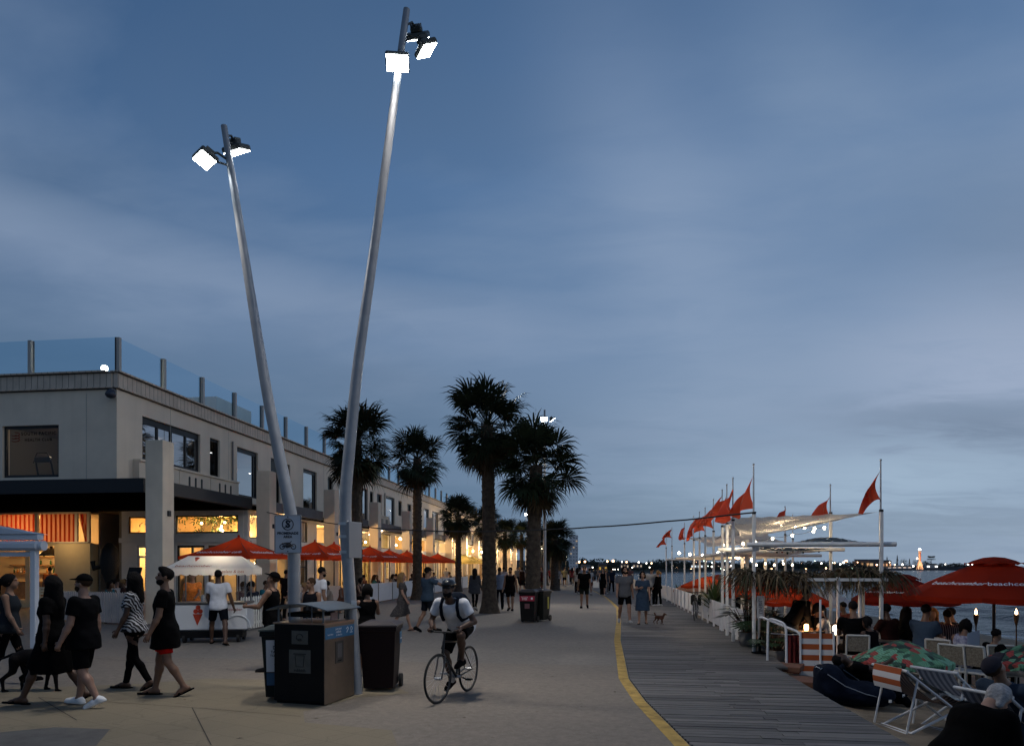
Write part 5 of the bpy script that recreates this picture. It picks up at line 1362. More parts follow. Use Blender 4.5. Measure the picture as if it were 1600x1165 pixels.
# local axes: +y along the bronze side going away, -x along the black front going left
mb = MB(); mb.box((0, 0, .56), (wd, dp, 1.04), bev=.01); mb.box((0, 0, .03), (wd - .06, dp - .06, .06)); mb.build('body', BLK, cab)
mb = MB(); mb.box((wd / 2 + .004, 0, .545), (.012, dp - .01, 1.05), bev=.003); br_ = mb.build('side_panel', BRU, cab)
mb = MB(); mb.box((0, 0, 1.085), (wd + .02, dp + .02, .02)); mb.box((wd / 2 + .004, 0, 1.08), (.016, dp + .01, .024)); mb.build('rim', M('rim_copper', (.32, .22, .16), .35, .6), cab)
mb = MB(); mb.box((wd / 2 + .0125, 0, .955), (.004, dp - .02, .155)); lab = mb.build('label', BLU, br_)
X1 = wd / 2 + .0155
text('put your', .044, LTW, lab, (X1, -.045, 1.000), (0, 1, 0), (0, 0, 1), depth=.001); text('rubbish', .044, LTW, lab, (X1, -.048, .957), (0, 1, 0), (0, 0, 1), depth=.001); text('in the bin', .040, LTW, lab, (X1, -.030, .916), (0, 1, 0), (0, 0, 1), depth=.001)
text('beach litter', .030, LTW, lab, (X1, -.25, .935), (0, 1, 0), (0, 0, 1), depth=.001)
mb = MB(); mb.tube([(X1, .15, .98), (X1, .19, 1.005), (X1, .215, .985), (X1, .165, .93)], .007, 4); mb.tube([(X1, .29 + .022 * math.cos(t), .975 + .028 * math.sin(t)) for t in np.linspace(0, 6.28, 13)[:-1]], .005, 4, closed=True); mb.box((X1, .29, .925), (.002, .07, .012)); mb.build('icon', LTW, lab)
mb = MB(); mb.box((X1 - .004, -.02, .68), (.006, .21, .30)); pq = mb.build('label', M('label_steel_dark', (.07, .065, .06), .4, .3), br_); 
mb = MB(); mb.box((X1 + .001, -.02, .70), (.003, .12, .19)); mb.build('icon', M('label_mid', (.12, .11, .105), .5), pq); text('rubbish', .034, M('label_ink_pale', (.03, .028, .026), .6), pq, (X1 + .001, -.02, .565), (0, 1, 0), (0, 0, 1), depth=.001)
for z, w_, h_, tx in ((.90, .25, .18, None), (.58, .33, .31, 'rubbish')):
    mb = MB(); mb.box((.02, -dp / 2 - .003, z), (w_, .006, h_)); l_ = mb.build('label', M('label_olive', (.085, .085, .075), .6, var=(6, .2)), cab)
    mb = MB()
    if tx: 
        mb.tube([(.02 + a, -dp / 2 - .008, z + b) for a, b in ((-.07, .08), (-.055, -.07), (.055, -.07), (.07, .08))], .006, 4, closed=True); mb.box((.02, -dp / 2 - .008, z + .10), (.19, .003, .014))
    else: mb.tube([(.02 + .05 * math.cos(t), -dp / 2 - .008, z + .05 * math.sin(t) * .9) for t in np.linspace(0, 5.5, 14)], .006, 4); mb.box((.02, -dp / 2 - .008, z - .03), (.05, .003, .03))
    mb.build('icon', M('label_ink_dark', (.02, .02, .018), .7), l_)
    if tx: text(tx, .06, M('label_ink_dark'), l_, (.02, -dp / 2 - .007, z - .12), (1, 0, 0), (0, 0, 1), depth=.001, thick=.001)
for sx_ in (-1, 1):
    for sy_ in (-1, 1):
        mb = MB(); mb.cyl((sx_ * (wd / 2 - .04), sy_ * (dp / 2 - .05), 1.09), (sx_ * (wd / 2 - .04), sy_ * (dp / 2 - .05), 1.29), .013, n=8); mb.build('post', STL, cab)
        mb = MB(); mb.cyl((sx_ * .17, sy_ * (dp / 2 - .05), 1.09), (sx_ * .17, sy_ * (dp / 2 - .05), 1.325), .008, n=6); mb.build('post', STL, cab)
def roof(u, v): 
    x = -.47 + .94 * u; return (x, -dp / 2 - .06 + (dp + .12) * v, 1.35 - .085 * (x / .47) ** 2)
mb = MB(); mb.grid(roof, 20, 1); mb.grid(lambda u, v: tuple(np.array(roof(1 - u, v)) - (0, 0, .012)), 20, 1)
e = [(roof(i / 20, 0), roof(i / 20, 1)) for i in range(21)]
for k in (0, 1):
    for i in range(20): mb.add([e[i][k], e[i + 1][k], tuple(np.array(e[i + 1][k]) - (0, 0, .012)), tuple(np.array(e[i][k]) - (0, 0, .012))], [(0, 1, 2, 3)])
mb.build('roof', STL, cab)
mb = MB(); mb.add([e[i][0] for i in range(21)] + [(roof(i / 20, 0)[0], roof(i / 20, 0)[1], 1.30 - .025) for i in range(21)], [(i, i + 1, 22 + i, 21 + i) for i in range(3, 17)])
mb = MB(); mb.box((-.05, 0, 1.19), (.44, .5, .06), bev=.01); mb.build('chute', BLK, cab)
mb = MB(); mb.box((wd / 2 - .16, dp / 2 - .26, 1.155), (.015, .16, .10)); mb.build('notice', M('notice_pink', (.42, .28, .26), .7), cab)

def wheelie(name, label, loc, rz, mat, lidm, group=None, hh=1.03):
    t = thing(name, label, 'wheelie bin', loc, rz, group)
    mb = MB(); b, tp = (.22, .25), (.27, .33)
    ring = lambda w_, d_, z: [(-w_, -d_, z), (w_, -d_, z), (w_, d_, z), (-w_, d_, z)]
    vs = ring(b[0], b[1] - .02, .05) + ring(b[0] + .04, b[1] + .05, hh * .86) + ring(tp[0] + .01, tp[1], hh * .87) + ring(tp[0] + .01, tp[1], hh * .93)
    mb.add(vs, [(3, 2, 1, 0)] + [(4 * l + i, 4 * l + (i + 1) % 4, 4 * l + 4 + (i + 1) % 4, 4 * l + 4 + i) for l in range(3) for i in range(4)] + [(12, 13, 14, 15)])
    mb.build('body', mat, t)
    mb = MB(); vs = ring(tp[0] + .025, tp[1] + .02, hh * .93 + .005) + ring(tp[0] + .02, tp[1] + .015, hh * .955) + ring(tp[0] - .08, tp[1] - .1, hh)
    mb.add(vs, [(3, 2, 1, 0)] + [(4 * l + i, 4 * l + (i + 1) % 4, 4 * l + 4 + (i + 1) % 4, 4 * l + 4 + i) for l in range(2) for i in range(4)] + [(8, 9, 10, 11)], 0, False)
    mb.build('lid', lidm, t)
    mb = MB(); mb.tube([(-.2, tp[1] + .05, hh * .95), (-.2, tp[1] + .10, hh * .93), (.2, tp[1] + .10, hh * .93), (.2, tp[1] + .05, hh * .95)], .016, 6); mb.build('handle', lidm, t)
    for s_ in (-1, 1):
        mb = MB(); mb.cyl((s_ * .24, b[1] - .03, .10), (s_ * .29, b[1] - .03, .10), .10, n=16); mb.build('wheel', M('rubber_black', (.015, .015, .015), .8), t)
    return t
MAR = M('bin_maroon_plastic', (.016, .006, .006), .6, spec=.2, var=(3, .2)); GRN = M('bin_dark_green_plastic', (.007, .010, .009), .6, spec=.2, var=(3, .2)); LIDM = M('lid_dark', (.03, .022, .022), .5)
wb = wheelie('wheelie_bin', 'dark maroon wheelie bin standing right of the tall leaning mast', (-3.29, 10.12, 0), R(8), MAR, LIDM)
mb = MB(); mb.box((.30, -.02, .78), (.008, .16, .17)); l_ = mb.build('label', BLU, wb); text('in the bin', .028, LTW, l_, (.306, -.02, .77), (0, 1, 0), (0, 0, 1), depth=.001)
wb = wheelie('wheelie_bin', 'dark green wheelie bin with a white glass notice squeezed left of the litter cabinet', (-4.40, 9.28, 0), R(12), GRN, M('lid_green', (.02, .03, .026), .5))
mb = MB(); mb.box((0, 0, 0), (.40, .006, .44), mat=Matrix.Translation((.0, -.286, .62)) @ Matrix.Rotation(R(4.8), 4, 'X')); l_ = mb.build('label', PAPER, wb)
for tx, z, s_ in (('DON\'T', .735, .07), ('TAKE GLASS', .675, .05), ('TO THE BEACH', .625, .042)): text(tx, s_, INK, l_, (0, -.2905 - (z - .62) * .084, z), (1, 0, 0), (0, -.084, 1), depth=.001, thick=.001)
mb = MB(); mb.tube([(.085 * math.cos(t), -.281, .505 + .07 * math.sin(t)) for t in np.linspace(0, 6.28, 25)[:-1]], .010, 4, closed=True); mb.lathe([(.0, 0), (.016, 0), (.016, .05), (.006, .07), (.006, .09)], (0, -.272, .46), 8); mb.build('icon', INK, l_)
mb = MB(); mb.box((0, 0, 0), (.40, .006, .17), mat=Matrix.Translation((.0, -.259, .30)) @ Matrix.Rotation(R(4.8), 4, 'X')); l_ = mb.build('label', BLU2, wb)
for tx, z in (("don't let", .345), ('glass ruin', .30), ('the beach', .255)): text(tx, .042, M('label_letters_blue', (.25, .42, .55), .6), l_, (0, -.2635 - (z - .3) * .084, z), (1, 0, 0), (0, -.07, 1), depth=.001)
RB = M('label_red', (.30, .015, .04), .6)
for i, (u, d, lb, rz_) in enumerate(((826.5, 22.8, 'black wheelie bin with a red label in front of the thick palm', R(-6)), (844, 23.4, 'black wheelie bin with a yellow sticker behind the red labelled one', R(-20)))):
    x, y = XY(u, d); b_ = wheelie('wheelie_bin', lb, (x, y, 0), rz_, GRN if i else BLK, LIDM, 'wheelie bins at the palm', 1.08)
    if i == 0:
        mb = MB(); mb.box((0, -.302, .80), (.50, .008, .17)); l_ = mb.build('label', RB, b_)
        for tx, z in (('PUT YOUR', .84), ('RUBBISH', .80), ('IN HERE', .76)): text(tx, .045, LTW, l_, (-.08, -.307, z), (1, 0, 0), (0, 0, 1), depth=.001)
        mb = MB(); mb.box((.16, -.307, .80), (.06, .004, .07)); mb.build('icon', LTW, l_)
        mb = MB(); mb.box((0, -.296, .55), (.16, .006, .16)); mb.build('label', M('label_faded', (.12, .05, .06), .7), b_)
    else: mb = MB(); mb.box((.30, 0, .62), (.008, .10, .40)); mb.build('label', M('sticker_yellow', (.35, .32, .06), .7), b_)

# ------------------------------------------------------------------ cable, dining strip: umbrellas, barriers
a = Vector((-14.3, 27.9, 4.2)); b = Vector((3.3, 15.3, 3.0)); mb = MB(); pts = []
for i in range(41):
    t = i / 40; p = a.lerp(b, t); p.z -= .62 * 4 * t * (1 - t) + random.uniform(-.006, .006); pts.append(p - a)
mb.tube(pts, .018, 5); o = mb.build('overhead_cable', M('cable_black', (.012, .012, .013), .6), None, a); tag(o, 'black cable strung across the promenade from a column to a flagpole', 'cable')
def canvas(nm, c): 
    if nm in MATS: return MATS[nm]
    m = M(nm, c, .85, spec=.1, var=(1.6, .16), bump=(3.5, .7)); t = m.node_tree; b_ = t.nodes['Principled BSDF']
    tr = t.nodes.new('ShaderNodeBsdfTranslucent'); tr.inputs[0].default_value = (*c, 1); ms = t.nodes.new('ShaderNodeMixShader'); ms.inputs[0].default_value = .55
    t.links.new(b_.outputs[0], ms.inputs[1]); t.links.new(tr.outputs[0], ms.inputs[2]); t.links.new(ms.outputs[0], t.nodes['Material Output'].inputs[0]); return m
REDC = canvas('canvas_red_lit', (.62, .062, .018)); YELC = canvas('canvas_yellow', (.85, .62, .20)); WHTC = canvas('canvas_white', (.66, .67, .70)); POLE = M('umbrella_pole_dark', (.03, .022, .018), .5); POLW = M('umbrella_pole_timber', (.10, .05, .025), .5)  # red canvas: warm light from below is brightened into its colour
def square_umbrella(label, x, y, zt, w_, canvasm, grp, rz=.2, word=None, rise=.70, group_label=None):
    t = thing('market_umbrella', label, 'umbrella', (x, y, 0), rz, grp); mb = MB(); h = w_ / 2; zr = zt - rise
    n = 12; vs = [(0, 0, zt)]; ring = []
    for k in range(4):
        c0 = (h * (1, -1, -1, 1)[k], h * (1, 1, -1, -1)[k]); c1 = (h * (-1, -1, 1, 1)[k], h * (1, -1, -1, 1)[k])
        for j in range(n): 
            t_ = j / n; s_ = math.sin(math.pi * t_); ring.append((c0[0] + (c1[0] - c0[0]) * t_, c0[1] + (c1[1] - c0[1]) * t_, .03 * s_))
    L_ = 6; N_ = len(ring); vs = []
    for l in range(L_ + 1):
        f_ = l / L_
        for r_ in ring: vs.append((r_[0] * f_, r_[1] * f_, zt - rise * f_ ** .94 - .05 * math.sin(math.pi * f_) * (1 if l else 0) + r_[2] * f_))
    for r_ in ring: vs.append((r_[0] * 1.0, r_[1] * 1.0, zr - .09 + r_[2]))
    mb.add(vs, [(l * N_ + i, l * N_ + (i + 1) % N_, (l + 1) * N_ + (i + 1) % N_, (l + 1) * N_ + i) for l in range(L_ + 1) for i in range(N_)], 0, False)
    mb.lathe([(.0, .07), (.03, .06), (.045, 0), (.03, -.03)], (0, 0, zt), 10); c_ = mb.build('canopy', canvasm, t)
    mb = MB(); mb.cyl((0, 0, .04), (0, 0, zt - .03), .028, n=10); mb.build('pole', POLE, t)
    mb = MB(); mb.box((0, 0, .03), (.55, .55, .06), bev=.01); mb.build('base', M('concrete_base', (.2, .2, .2), .9), t)
    for k in range(8):
        an = math.pi / 4 * k; e_ = h * (1.36 if k % 2 else .97); mb = MB(); mb.tube([(0, 0, zt - .06), (e_ * math.cos(an), e_ * math.sin(an), zr - .02)], .010, 5); mb.build('rib', POLE, t)
    if word:
        for (nx, ny) in ((0, -1), (1, 0)):
            sl = rise / h; f_ = .78; org = Vector((nx * h * f_, ny * h * f_, zt - rise * f_ ** .94 + .015 - .05 * math.sin(math.pi * f_)))
            xd = Vector((-ny, nx, 0)); ud = Vector((-nx, -ny, sl)); org += xd.cross(ud).normalized() * .02
            text(word, w_ * .085, LTW, c_, org, xd, ud, depth=.001, shear=.25, thick=.001)
    return t
GU = 'square cafe umbrellas in front of the arcade'
for i, (u, d, vt, w_) in enumerate(((373, 24, 838, 2.45), (492, 29.5, 845, 2.5), (522, 31.5, 848, 2.5), (578, 36.6, 853, 2.6), (608, 42.5, 858, 2.6), (636, 46, 860, 2.6), (655, 49.5, 862, 2.6), (684, 55, 864, 2.6))):
    x, y = XY(u, d); nth = ('nearest red square cafe umbrella with white script behind the ice cream cart', 'red square umbrella just right of the promenade area sign', 'red square umbrella between the two bent light masts', 'red square umbrella just right of the tall bent mast', 'red square umbrella second to the right of the tall mast', 'red square umbrella overlapping the one in front of the rough palm trunk', 'red square umbrella directly in front of the rough lit palm trunk', 'furthest red square umbrella next to the yellow ones')[i]
    square_umbrella(nth, x, y, H + (884 - vt) / F * d, w_ * 1.1, REDC, GU, R(-6), 'beachcomber cafe' if i < 4 else None); point('umbrella_lamp', (x, y, H + (884 - vt) / F * d - .9), 2.2, WARMW, .08)
for u, d, vt, lb in ((725, 62, 866, 'pale yellow square umbrella beside the last red one'), (738, 67, 868, 'second pale yellow square umbrella half hidden behind the first')):
    x, y = XY(u, d); square_umbrella(lb, x, y, H + (884 - vt) / F * d, 3.0, YELC, GU, R(-6)); point('umbrella_lamp', (x, y - .5, 1.7), 9, (1, .74, .36), .1)
# white barrier panels round the dining strip
PANW = M('barrier_white', (.62, .61, .62), .6, var=(2, .06)); PANP = M('picket_pink_lit', (.58, .48, .42), .7, var=(3, .1))  # white pickets with the pink light mixed into their paint colour
def barrier(p0, p1, h, label, grp, matp=PANW, z0=.05):
    p0 = Vector((p0[0], p0[1], 0)); p1 = Vector((p1[0], p1[1], 0)); d_ = p1 - p0; t = thing('barrier_panel', label, 'barrier', (p0 + p1) / 2, math.atan2(d_.y, d_.x), grp); l_ = d_.length
    mb = MB(); mb.box((0, 0, (h + z0) / 2), (l_ - .05, .03, h - z0), bev=.006); mb.build('panel', matp, t)
    for s_ in (-1, 1):
        mb = MB(); mb.box((s_ * (l_ / 2 - .04), 0, h / 2 - .01), (.04, .05, h - .02)); mb.box((s_ * (l_ / 2 - .04), 0, .02), (.10, .4, .03)); mb.build('foot', M('barrier_foot_grey', (.2, .2, .2), .6), t)
    return t
yy = 29.5; k = 0; lab_ = ['white barrier panel behind the walking woman in the floral dress', 'white barrier panel in the row along the cafe dining strip']
while yy < 57:
    l_ = 2.35; barrier((-11.3 + .004 * (yy - 30), yy), (-11.3 + .004 * (yy - 28), yy + l_), .98, 'white barrier panel in the row between the diners and the walkway', 'white barrier panels along the dining strip'); yy += l_ + .02
barrier((-11.2, 57.2), (-13.4, 57.2), .98, 'white barrier panel closing the far end of the dining strip', 'white barrier panels along the dining strip')
barrier((-13.6, 29.2), (-11.35, 29.35), .98, 'white barrier panel across the near end of the dining strip', 'white barrier panels along the dining strip')
# timber rail and yellow deck posts past the barriers
t = thing('timber_rail', 'cream timber rail fence lit by the arcade lamps near the yellow umbrellas', 'fence', (-11.6, 60, 0)); CRT = M('cream_timber', (.50, .38, .20), .7)
for k in range(5):
    mb = MB(); mb.box((0, 1.4 + k * 1.7 - 2.5, .55), (.09, .09, 1.1)); mb.build('post', CRT, t)
for z in (.25, .65, 1.05):
    mb = MB(); mb.box((0, 2.3, z), (.05, 7.2, .08)); mb.build('rail', CRT, t)
# picket fence at the left terrace
def picket(p0, p1, h, label, matp, n=None, step=.115):
    p0 = Vector((p0[0], p0[1], 0)); p1 = Vector((p1[0], p1[1], 0)); d_ = p1 - p0; t = thing('picket_fence', label, 'fence', p0, math.atan2(d_.y, d_.x)); l_ = d_.length; n = int(l_ / step)
    mb = MB()
    for k in range(n + 1):
        x = k * step; mb.prism([Vector((x - .042, 0, .06)), Vector((x + .042, 0, .06)), Vector((x + .042, 0, h - .03)), Vector((x, 0, h + .01)), Vector((x - .042, 0, h - .03))], (0, 0, 0), (0, .02, 0))
    mb.build('picket_slats', matp, t)
    for z in (.22, h - .22):
        mb = MB(); mb.box((l_ / 2, .04, z), (l_, .035, .07)); mb.build('rail', matp, t)
    return t
pa, pb = G(128, 970), G(207, 977); picket((pa.x - 1.2, pa.y), (pb.x, pb.y), 1.02, 'pink-lit white picket fence behind the walking couples', PANP)
pa, pb = G(206, 977), G(262, 962); picket((pa.x, pa.y), (pb.x, pb.y), 1.02, 'dim picket fence return beside the square column', PANP)
pa = G(378, 988, .0); pb = G(415, 980); picket((pa.x, pa.y), (pb.x, pb.y), .98, 'small white picket gate between the ice cream cart and the capped man', M('picket_white', (.62, .62, .58), .7, var=(3, .08)), step=.16)

# ------------------------------------------------------------------ ice cream cart
cx, cy = XY(336, 17.1); cart = thing('ice_cream_cart', 'white ice cream cart with a scalloped awning and a red cone picture', 'ice cream cart', (cx, cy, 0), R(17))
CW = M('cart_white', (.62, .63, .64), .45, var=(2, .05)); CRD = M('cone_red', (.40, .04, .012), .6)
mb = MB(); mb.box((0, 0, .62), (1.66, .85, .62), bev=.02); mb.box((0, 0, .95), (1.70, .9, .045), mi=1, bev=.01); mb.box((0, 0, .30), (1.5, .7, .06), mi=1); mb.build('body', [CW, M('cart_counter', (.06, .06, .06), .4)], cart)
for x in (-.62, .62): 
    for y in (-.3, .3): mb = MB(); mb.cyl((x - .03, y, .12), (x + .03, y, .12), .12, n=16); mb.cyl((x, y, .12), (x, y, .30), .02, n=6); mb.build('wheel', M('rubber_black'), cart)
mb = MB(); mb.box((0, -.15, .20), (1.45, .5, .16)); mb.build('undercarriage', BLK, cart)
mb = MB()
for a_, c_ in ((-.30, .55), ): 
    pass
cone_c = Vector((-.30, -.432, .60)); mb.prism([cone_c + Vector((-.10, 0, .10)), cone_c + Vector((.0, 0, -.18)), cone_c + Vector((.12, 0, .10))], (0, 0, 0), (0, -.004, 0))
for dx, dz in ((-.035, .165), (.07, .165), (.02, .26)): mb.cyl(cone_c + Vector((dx, 0, dz)), cone_c + Vector((dx, -.004, dz)), .055, n=20)
mb.build('cone_picture', CRD, cart)
text('beachcomber', .10, M('script_red', (.30, .05, .03), .6), cart, (.45, -.43, .80), (1, 0, 0), (0, 0, 1), depth=.001, shear=.25)
mb = MB(); mb.tube([(.62 + .30 * math.cos(t), -.435, .36 + .30 * math.sin(t)) for t in np.linspace(0, 3.14, 17)], .02, 6); mb.build('wheel_arch', CW, cart)
mb = MB(); mb.grid(lambda u, v: (.15 + .62 * u, -.30 + .36 * math.sin(v * 1.5) , .98 + .36 * (math.sin(v * 1.57))), 1, 8); mb.build('sneeze_guard', glass('cart_glass', (.9, .93, .93), .08, graze=.6), cart)
for x in (-.25, -.13, -.02): mb = MB(); mb.cyl((x, -.1, .97), (x, -.1, 1.15), .05, n=12); mb.build('tub', M('tub_steel', (.6, .6, .6), .25, .8), cart)
for x in (-.78, .78):
    for y in (-.36, .36): mb = MB(); mb.cyl((x, y, .97), (x, y, 1.75), .016, n=8); mb.build('post', STL, cart)
aw = MB(); K = 40
def edge(t):                           # scalloped rim
    s_ = abs(math.sin(t * math.pi)); return .045 * s_
top_ = [(-.62, 0, 2.10), (.62, 0, 2.10)]
def side_(p, q, r_, s2, n):
    for i in range(n):
        t0, t1 = i / n, (i + 1) / n; P = lambda a, b, t: tuple(np.array(a) * (1 - t) + np.array(b) * t)
        aw.add([P(p, q, t0), P(p, q, t1), P(r_, s2, t1), P(r_, s2, t0)], [(0, 3, 2, 1)])
        m_ = [P(p, q, t0 + (t1 - t0) * k / 6) for k in range(7)]
        aw.add(m_ + [(x, y, z - .13 - .05 * math.sin(math.pi * k / 6)) for k, (x, y, z) in enumerate(m_)], [(k, k + 1, k + 8, k + 7) for k in range(6)])
A_ = [(-1.0, -.62, 1.80), (1.0, -.62, 1.80), (1.0, .62, 1.80), (-1.0, .62, 1.80)]
side_(A_[0], A_[1], top_[0], top_[1], 10); side_(A_[1], A_[2], top_[1], top_[1], 6); side_(A_[2], A_[3], top_[1], top_[0], 10); side_(A_[3], A_[0], top_[0], top_[0], 6)
awn = aw.build('awning', WHTC, cart)
text('beachcomber', .15, M('script_red'), awn, (-.36, -.565, 1.855), (1, 0, 0), (0, .6, .3), depth=.001, shear=.25); text('gelato & ices', .10, M('script_red'), awn, (.55, -.632, 1.72), (1, 0, 0), (0, 0, 1), depth=.001, shear=.2)
mb = MB(); c_ = Vector((-.35, -.26, 2.01)); mb.add([c_ + Vector((-.05, -.004, .02)), c_ + Vector((.0, -.12, -.05)), c_ + Vector((.05, -.004, .02))], [(0, 1, 2)]); mb.ball(c_ + Vector((0, .03, .04)), (.06, .03, .02)); mb.build('cone_picture', CRD, awn)
point('cart_lamp', (cx + .1, cy + .1, 1.7), 3.0, WARMW, .05)

# white kiosk booth at the left edge
kx, ky = G(54, 1012).x, G(54, 1012).y
bo = thing('white_kiosk', 'white painted kiosk frame with a roller box at the left edge', 'kiosk', (kx, ky, 0), R(2)); KW = M('kiosk_white', (.56, .60, .66), .5, var=(2, .05))
mb = MB(); mb.box((0, 0, 1.2), (.13, .13, 2.4), bev=.01); mb.build('post', KW, bo)
mb = MB(); mb.box((-3.2, 0, 1.2), (.13, .13, 2.4), bev=.01); mb.build('post', KW, bo)
mb = MB(); mb.box((-3.2, 1.6, 1.2), (.13, .13, 2.4), bev=.01); mb.build('post', KW, bo)
mb = MB(); mb.box((-1.6, 0, 2.50), (3.5, .18, .12), bev=.01); mb.box((-1.55, -.02, 2.31), (3.45, .24, .22), bev=.06); mb.box((-1.6, .03, 2.12), (3.2, .10, .10)); mb.cyl((.17, -.02, 2.31), (.25, -.02, 2.31), .11, n=20); mb.build('roller_box', KW, bo)
mb = MB(); mb.prism([Vector((.12, -.12, 2.57)), Vector((-3.4, -.12, 2.57)), Vector((-3.4, -.12, 2.95)), Vector((-2.2, -.12, 2.98))], (0, 0, 0), (0, .4, 0)); mb.build('roof', KW, bo)
# black lamp stand with a carved figure look: a tall dark plant in the recess
x, y = XY(171, 27.5); st = thing('dark_sculpture', 'dark upright sculpture standing in the recess beside the cafe door', 'sculpture', (x, y, 0))
mb = MB(); mb.lathe([(.25, 0), (.22, .3), (.14, .6), (.12, 1.1), (.3, 1.6), (.36, 2.1), (.3, 2.5), (.1, 2.75), (0, 2.8)], n=14); mb.build('figure', M('sculpture_black', (.014, .012, .01), .6, bump=(12, 1)), st)
mb = MB(); mb.tube([(-.15, -.1, 1.9), (-.55, -.15, 1.75), (-.6, -.15, 2.05)], .10, 8); mb.build('arm', M('sculpture_black'), st)
# menu stand and high chair by the kiosk
x, y = XY(68, 25); mc = thing('cafe_stool', 'cream painted bar chair outside the striped kiosk', 'chair', (x, y, 0), R(20)); ST_ = M('stool_cream', (.58, .50, .34), .6)
for sx_ in (-.2, .2):
    for sy_ in (-.2, .2): mb = MB(); mb.box((sx_, sy_, .36 if sy_ < 0 else .55), (.04, .04, .72 if sy_ < 0 else 1.1)); mb.build('leg', ST_, mc)
mb = MB(); mb.box((0, 0, .735), (.46, .46, .03)); mb.build('seat', ST_, mc)
mb = MB(); [mb.box((0, .2, z), (.40, .025, .08)) for z in (.85, .95, 1.05)]; mb.build('backrest', ST_, mc)
x, y = XY(211, 20.5); ms_ = thing('menu_stand', 'dark lectern style menu stand beside the square column', 'menu stand', (x, y, 0), R(10))
mb = MB(); mb.cyl((0, 0, 0), (0, 0, 1.6), .025, n=8); mb.cyl((0, 0, 0), (0, 0, .03), .2, n=16); mb.build('pole', BLK, ms_)
mb = MB(); mb.box((0, 0, 0), (.38, .03, .30), mat=Matrix.Translation((0, -.02, 1.68)) @ Matrix.Rotation(R(-30), 4, 'X')); mb.build('board', BLK, ms_)
mb = MB(); mb.box((0, 0, 0), (.30, .008, .22), mat=Matrix.Translation((0, -.036, 1.674)) @ Matrix.Rotation(R(-30), 4, 'X')); mb.build('menu_card', M('menu_card_grey', (.22, .22, .22), .6), ms_)
# ------------------------------------------------------------------ the beach bar on the right
PW = M('post_white_paint', (.62, .62, .62), .55, var=(3, .12)); PWD = M('flagpole_grey', (.42, .43, .45), .4, .3)
def flag_mat():
    m = bpy.data.materials.new('flag_red'); m.use_nodes = True; t = m.node_tree; b = t.nodes['Principled BSDF']; b.inputs['Base Color'].default_value = (.62, .075, .03, 1); b.inputs['Roughness'].default_value = .8
    tr = t.nodes.new('ShaderNodeBsdfTranslucent'); tr.inputs[0].default_value = (.75, .10, .04, 1); ms = t.nodes.new('ShaderNodeMixShader'); ms.inputs[0].default_value = .5
    t.links.new(b.outputs[0], ms.inputs[1]); t.links.new(tr.outputs[0], ms.inputs[2]); t.links.new(ms.outputs[0], t.nodes['Material Output'].inputs[0]); return m
FLG = flag_mat(); EMB = M('flag_emblem_orange', (.55, .16, .10), .8)
def flagpole(u, d, label, vtop=None, zb=0.0, ztop=4.03, seed=0, fl=(.46, .62), flag=True, thick=.07, zth=2.98):
    x, y = XY(u, d); rd = random.Random(seed); t = thing('flagpole', label, 'flagpole', (x, y, zb), 0, 'white posts with red flags')
    mb = MB(); mb.box((0, 0, (zth - zb) / 2), (thick, thick, zth - zb), bev=.012); mb.build('post', PW, t)
    mb = MB(); mb.cyl((0, .03, zth - zb - .35), (0, .03, ztop - zb), .022, .015, n=8); mb.ball((0, .03, ztop - zb), .025, 8, 6); mb.build('pole', PWD, t)
    mb = MB(); mb.cyl((0, 0, zth - zb - .02), (0, 0, zth - zb + .03), thick * .62, n=10); mb.build('clamp', FRM, t)
    if flag:
        w_, h_ = fl; ztop += rd.uniform(-.22, .05); hang = rd.choice((0, .12, .35, .6)); ph = rd.uniform(0, 6); fw = rd.uniform(.7, 1.1); az = math.pi + rd.uniform(-1.2, 1.0); tip = rd.uniform(.15, .95); pinch = rd.uniform(.45, .95); fold = rd.uniform(.07, .18); sl = rd.uniform(.1, .5)
        def fn(a, b):                        # a: away from the pole, b: up; a pennant pulled to a point, hanging off its cords
            zc = (tip - 1) * h_ - .25 * a * a; z = (b - 1) * h_ * (1 - pinch * a) + (zc - (tip - 1) * h_ * 0) * a * pinch - sl * .2 * a - hang * h_ * a ** 1.5
            bow = .10 * math.sin(math.pi * b); L_ = bow + a * w_ * fw; wv = fold * math.sin(a * 7 + ph + b * 4) * (.25 + a)
            return (L_ * math.cos(az) - wv * math.sin(az), .03 + L_ * math.sin(az) + wv * math.cos(az), ztop - zb - .12 + z)
        mb = MB(); mb.grid(fn, 20, 12); f_ = mb.build('flag', FLG, t)
        mb = MB(); ce = [fn(.45 + .16 * math.cos(q), .5 + .2 * math.sin(q)) for q in np.linspace(0, 6.28, 14)[:-1]]; mb.tube(ce, .009, 4, closed=True); mb.build('emblem', EMB, f_)
        mb = MB(); mb.tube([(0, .03, ztop - zb - .04), fn(0, 1)], .004, 4); mb.tube([fn(0, 0), (0, .03, ztop - zb - h_ - .2)], .004, 4); mb.build('cord', FRM, t)
    return t
FP = [(1178, 14.8, 'tall white flagpost with a wide red flag at the end of the white fence', 1), (1145.5, 17.1, 'second white flagpost behind the fence end, its red flag blown across', 2), (1128.7, 19.8, 'third white flagpost along the fence with a ragged red flag', 3), (1102, 25.9, 'white flagpost in mid row with a pointed red flag above the cable', 4),
      (1084, 30.2, 'white flagpost with a small red flag right of the two furthest pairs', 5), (1069.6, 34.9, 'white flagpost third from the far end of the row', 6), (1050, 39.2, 'white flagpost second from the far end of the row', 7), (1041, 43.6, 'furthest white flagpost at the far end of the row', 8), (1115, 22.6, 'white flagpost with a hanging red flag over the plants', 9), (1136, 18.5, 'thin white flagpost crowded between the second and third posts', 10), (1093, 27.8, 'white flagpost between the two mid row posts, its red flag drooping', 11)]
